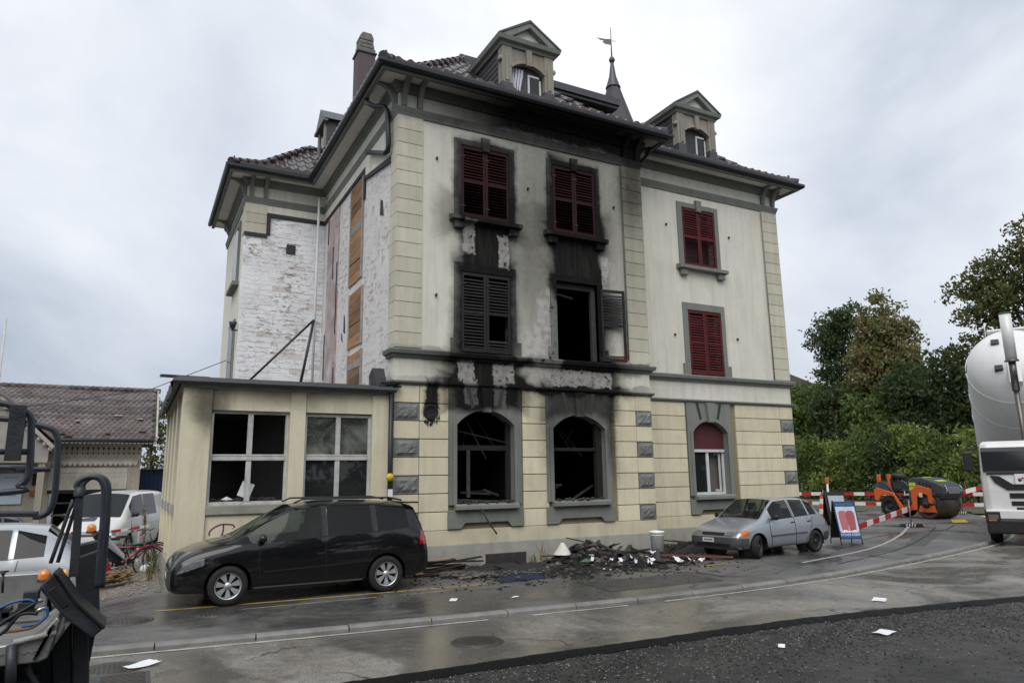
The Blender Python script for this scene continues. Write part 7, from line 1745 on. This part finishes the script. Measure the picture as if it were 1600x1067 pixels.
def tree(name, label, base, h, blobs, n, size, m, tr=.25, group=None, limbs=True):
    t_ = thing(name, label, 'tree' if name.endswith('tree') else 'shrub', base, 0, group); mb = MB(); B = [(x_, y_, z_, a, b, c) for x_, y_, z_, a, b, c in blobs]
    crown(mb, B, n, size); mb.build('crown', m, t_, fix=False)
    tk_ = MB().tube([(0, 0, -.2), (.1, .05, h*.3), (-.1, 0, h*.6), (0, .1, h*.9)], [tr, tr*.8, tr*.5, tr*.12], 8)
    tk_.build('trunk', 'bark', t_)
    if limbs:
        for b in B[:14]:
            z0 = min(h*.75, max(h*.2, b[2]*.65)); MB().tube([(0, 0, z0), (b[0]*.5, b[1]*.5, (z0+b[2])/2+.2), (b[0], b[1], b[2])], [tr*.4, tr*.25, tr*.06], 6).build('limb', 'bark', t_)
    return t_
# broadleaf tree left of the browning tree
tree('broadleaf_tree', 'dark green broadleaf tree rising behind the browning tree', (53.5, 29.2, 0), 17, [(0,0,15.8,1.7,1.9,1.5),(0,1.6,14.6,1.6,1.6,1.4),(0,-1.6,16.4,1.6,1.7,1.3),(0,.4,13.2,1.6,1.5,1.3),(0,-.8,14.6,1.7,1.9,1.6),(0,-1.2,11.6,1.4,1.3,1.3),(0,-2.4,9.5,1.8,1.6,2),(0,1.0,11.2,1.5,1.6,1.6),(0,.5,9.0,1.8,2,1.8)], 11500, .19, 'leaf_dark', .3)
cone = []
for k in range(12):
    z = 5.6+k*1.03; w_ = 5.4*(1-(z-2)/16.4)**.72
    for q in range(4 if k < 9 else 2): cone.append((rt_.uniform(-.4, .4)*w_, (rt_.uniform(-1, 1)*w_*.62 if k < 11 else 0)-.35*(1-z/18)*2, z+rt_.uniform(-.3, .3), w_*.55+.25, w_*.55+.25, .95))
tree('browning_tree', 'tall pointed tree with browning leaves beyond the barrier', (52, 23.4, 0), 17.5, cone, 34000, .22, 'leaf_brown', .3)
tree('maple_tree', 'large olive green tree rising behind the white truck', (47, 9.6, 0), 17.5, [(0,3.4,14.6,1.5,1.7,1.2),(0,1.6,15.6,1.8,1.8,1.2),(0,-.5,16.6,1.6,1.7,1.0),(0,2.6,12.8,1.9,2.0,1.3),(0,0,13.6,2,2.2,1.6),(0,-2.5,15.2,2,2.2,1.5),(0,1.8,10.6,1.7,1.7,1.5),(0,-1,10.8,2,2.4,1.8),(0,-4,12.5,2,2.2,2),(0,2.4,8.4,1.5,1.6,1.4),(0,-.4,18.2,.8,.9,.6),(0,3.2,6.6,1.6,1.7,1.5),(0,.8,7.0,1.8,2,1.7),(0,4.2,10.2,1.2,1.3,1.2)], 18500, .18, 'leaf_olive', .35)
far = [(50,34.5,10.6,'leaf_dark'),(50,31.2,10.2,'leaf_mid'),(49.5,28.4,9.2,'leaf_dark'),(49,25.6,8.6,'leaf_dark'),(49.5,19.5,10.4,'leaf_dark'),(49.8,22.6,8.4,'leaf_mid'),(49,16.6,10.8,'leaf_dark'),(49,14,10.0,'leaf_dark'),(48,11.4,9.4,'leaf_dark'),(47.5,8.2,8.2,'leaf_dark'),(46.5,4.5,8.0,'leaf_mid'),(47,0,8.5,'leaf_dark')]
fl_ = ['behind the house corner','left of the broadleaf tree','below the broadleaf tree','left of the browning tree','right of the browning tree','in front of the browning tree','above the roller','between roller and truck','behind the tank','under the olive tree','behind the truck cab','beyond the truck']
for (x, y, h, m_), s_ in zip(far, fl_):
    bl = [(rt_.uniform(-1, 1), rt_.uniform(-1.4, 1.4), h*f_, 1.9, 2.1, h*.19) for f_ in (.25, .42, .58, .72, .84)]+[(0, rt_.uniform(-.5, .5), h*.93, 1.1, 1.2, .7)]
    tree('bushy_tree', 'dense bushy tree in the thicket '+s_, (x, y, 0), h, bl, 6500, .22, m_, .16, 'trees in the thicket', False)
near = [(43.5,30,4.6,'leaf_mid'),(43,27,4.2,'leaf_light'),(42.5,24.4,5.0,'leaf_mid'),(42,21.8,4.6,'leaf_light'),(41.5,19.3,5.2,'leaf_mid'),(41.5,17,5.0,'leaf_dark'),(41,14.8,5.4,'leaf_light'),(40.5,12.6,4.6,'leaf_mid'),(40,10.4,4.8,'leaf_light'),(39.5,8.2,4.6,'leaf_mid'),(39.5,5.6,4.4,'leaf_dark'),(39,2.5,4.6,'leaf_mid')]
nl_ = ['near the house corner','with pale leaves near the house','behind the cone','with pale leaves behind the sign boards','behind the warning lamp','behind the roller seat','with pale leaves behind the roller bonnet','behind the roller drum','with pale leaves beside the truck mirror','behind the truck mirror','behind the truck grille','behind the truck']
for (x, y, h, m_), s_ in zip(near, nl_):
    bl = [(rt_.uniform(-.6, .6), rt_.uniform(-1.0, 1.0), h*f_, 1.2, 1.4, h*.2) for f_ in (.14, .3, .46, .62, .76)]+[(0, rt_.uniform(-.5, .5), h*.9, .7, .8, .55)]
    tree('leafy_shrub', 'leafy shrub in the hedge '+s_, (x, y, 0), h, bl, 3400, .15, m_, .07, 'shrubs of the hedge', False)
tree('yard_tree', 'green tree showing between the shed and the annex', (-4.1, 31, 0), 7, [(0,0,5.6,.9,1,1.2),(.4,0,4.2,1,1,1.2),(-.3,0,6.4,.6,.6,.7),(.2,0,2.6,1.1,1.1,1.2)], 2600, .12, 'leaf_olive', .12)
strip('verge', 'field', [30+i for i in range(40)], lambda x: 12.2-(x-26.8)*2.19 if x < 34 else -20, lambda x: 60, lambda x, y: .012, 10)
# distant house on the rise behind the trees
hs_ = thing('distant_house', 'distant house with dark roof peeping over the thicket', 'house', (57, 37.5, 0), .6); MB().box(-5, 5, -4, 4, 0, 9.6).build('wall', 'shed_white', hs_); MB().prism([(-4.6, 9.5), (4.6, 9.5), (0, 11.9)], 'x', -5.4, 5.4).build('roof', 'shed_tile', hs_)
for x in (-3, 0, 3): w_ = MB().box(x-.6, x+.6, -4.05, -3.98, 6.4, 8.0).build('window', 'pane_dark', hs_)
# unseen trees added behind the camera: they darken what the paintwork and wet road mirror
for k in range(12):
    x = -34+k*6.5+rt_.uniform(-1, 1); h = rt_.uniform(12, 15)
    bl = [(rt_.uniform(-1.4, 1.4), rt_.uniform(-1, 1), h*f_, 2.6, 2.2, h*.2) for f_ in (.2, .4, .58, .74)]+[(0, 0, h*.9, 1.6, 1.5, 1)]
    tree('street_tree', 'unseen tree added behind the camera to darken reflections', (x, -31+rt_.uniform(-2, 2), -.6), h, bl, 1700, .6, 'leaf_dark', .25, 'unseen trees added behind the camera', False)
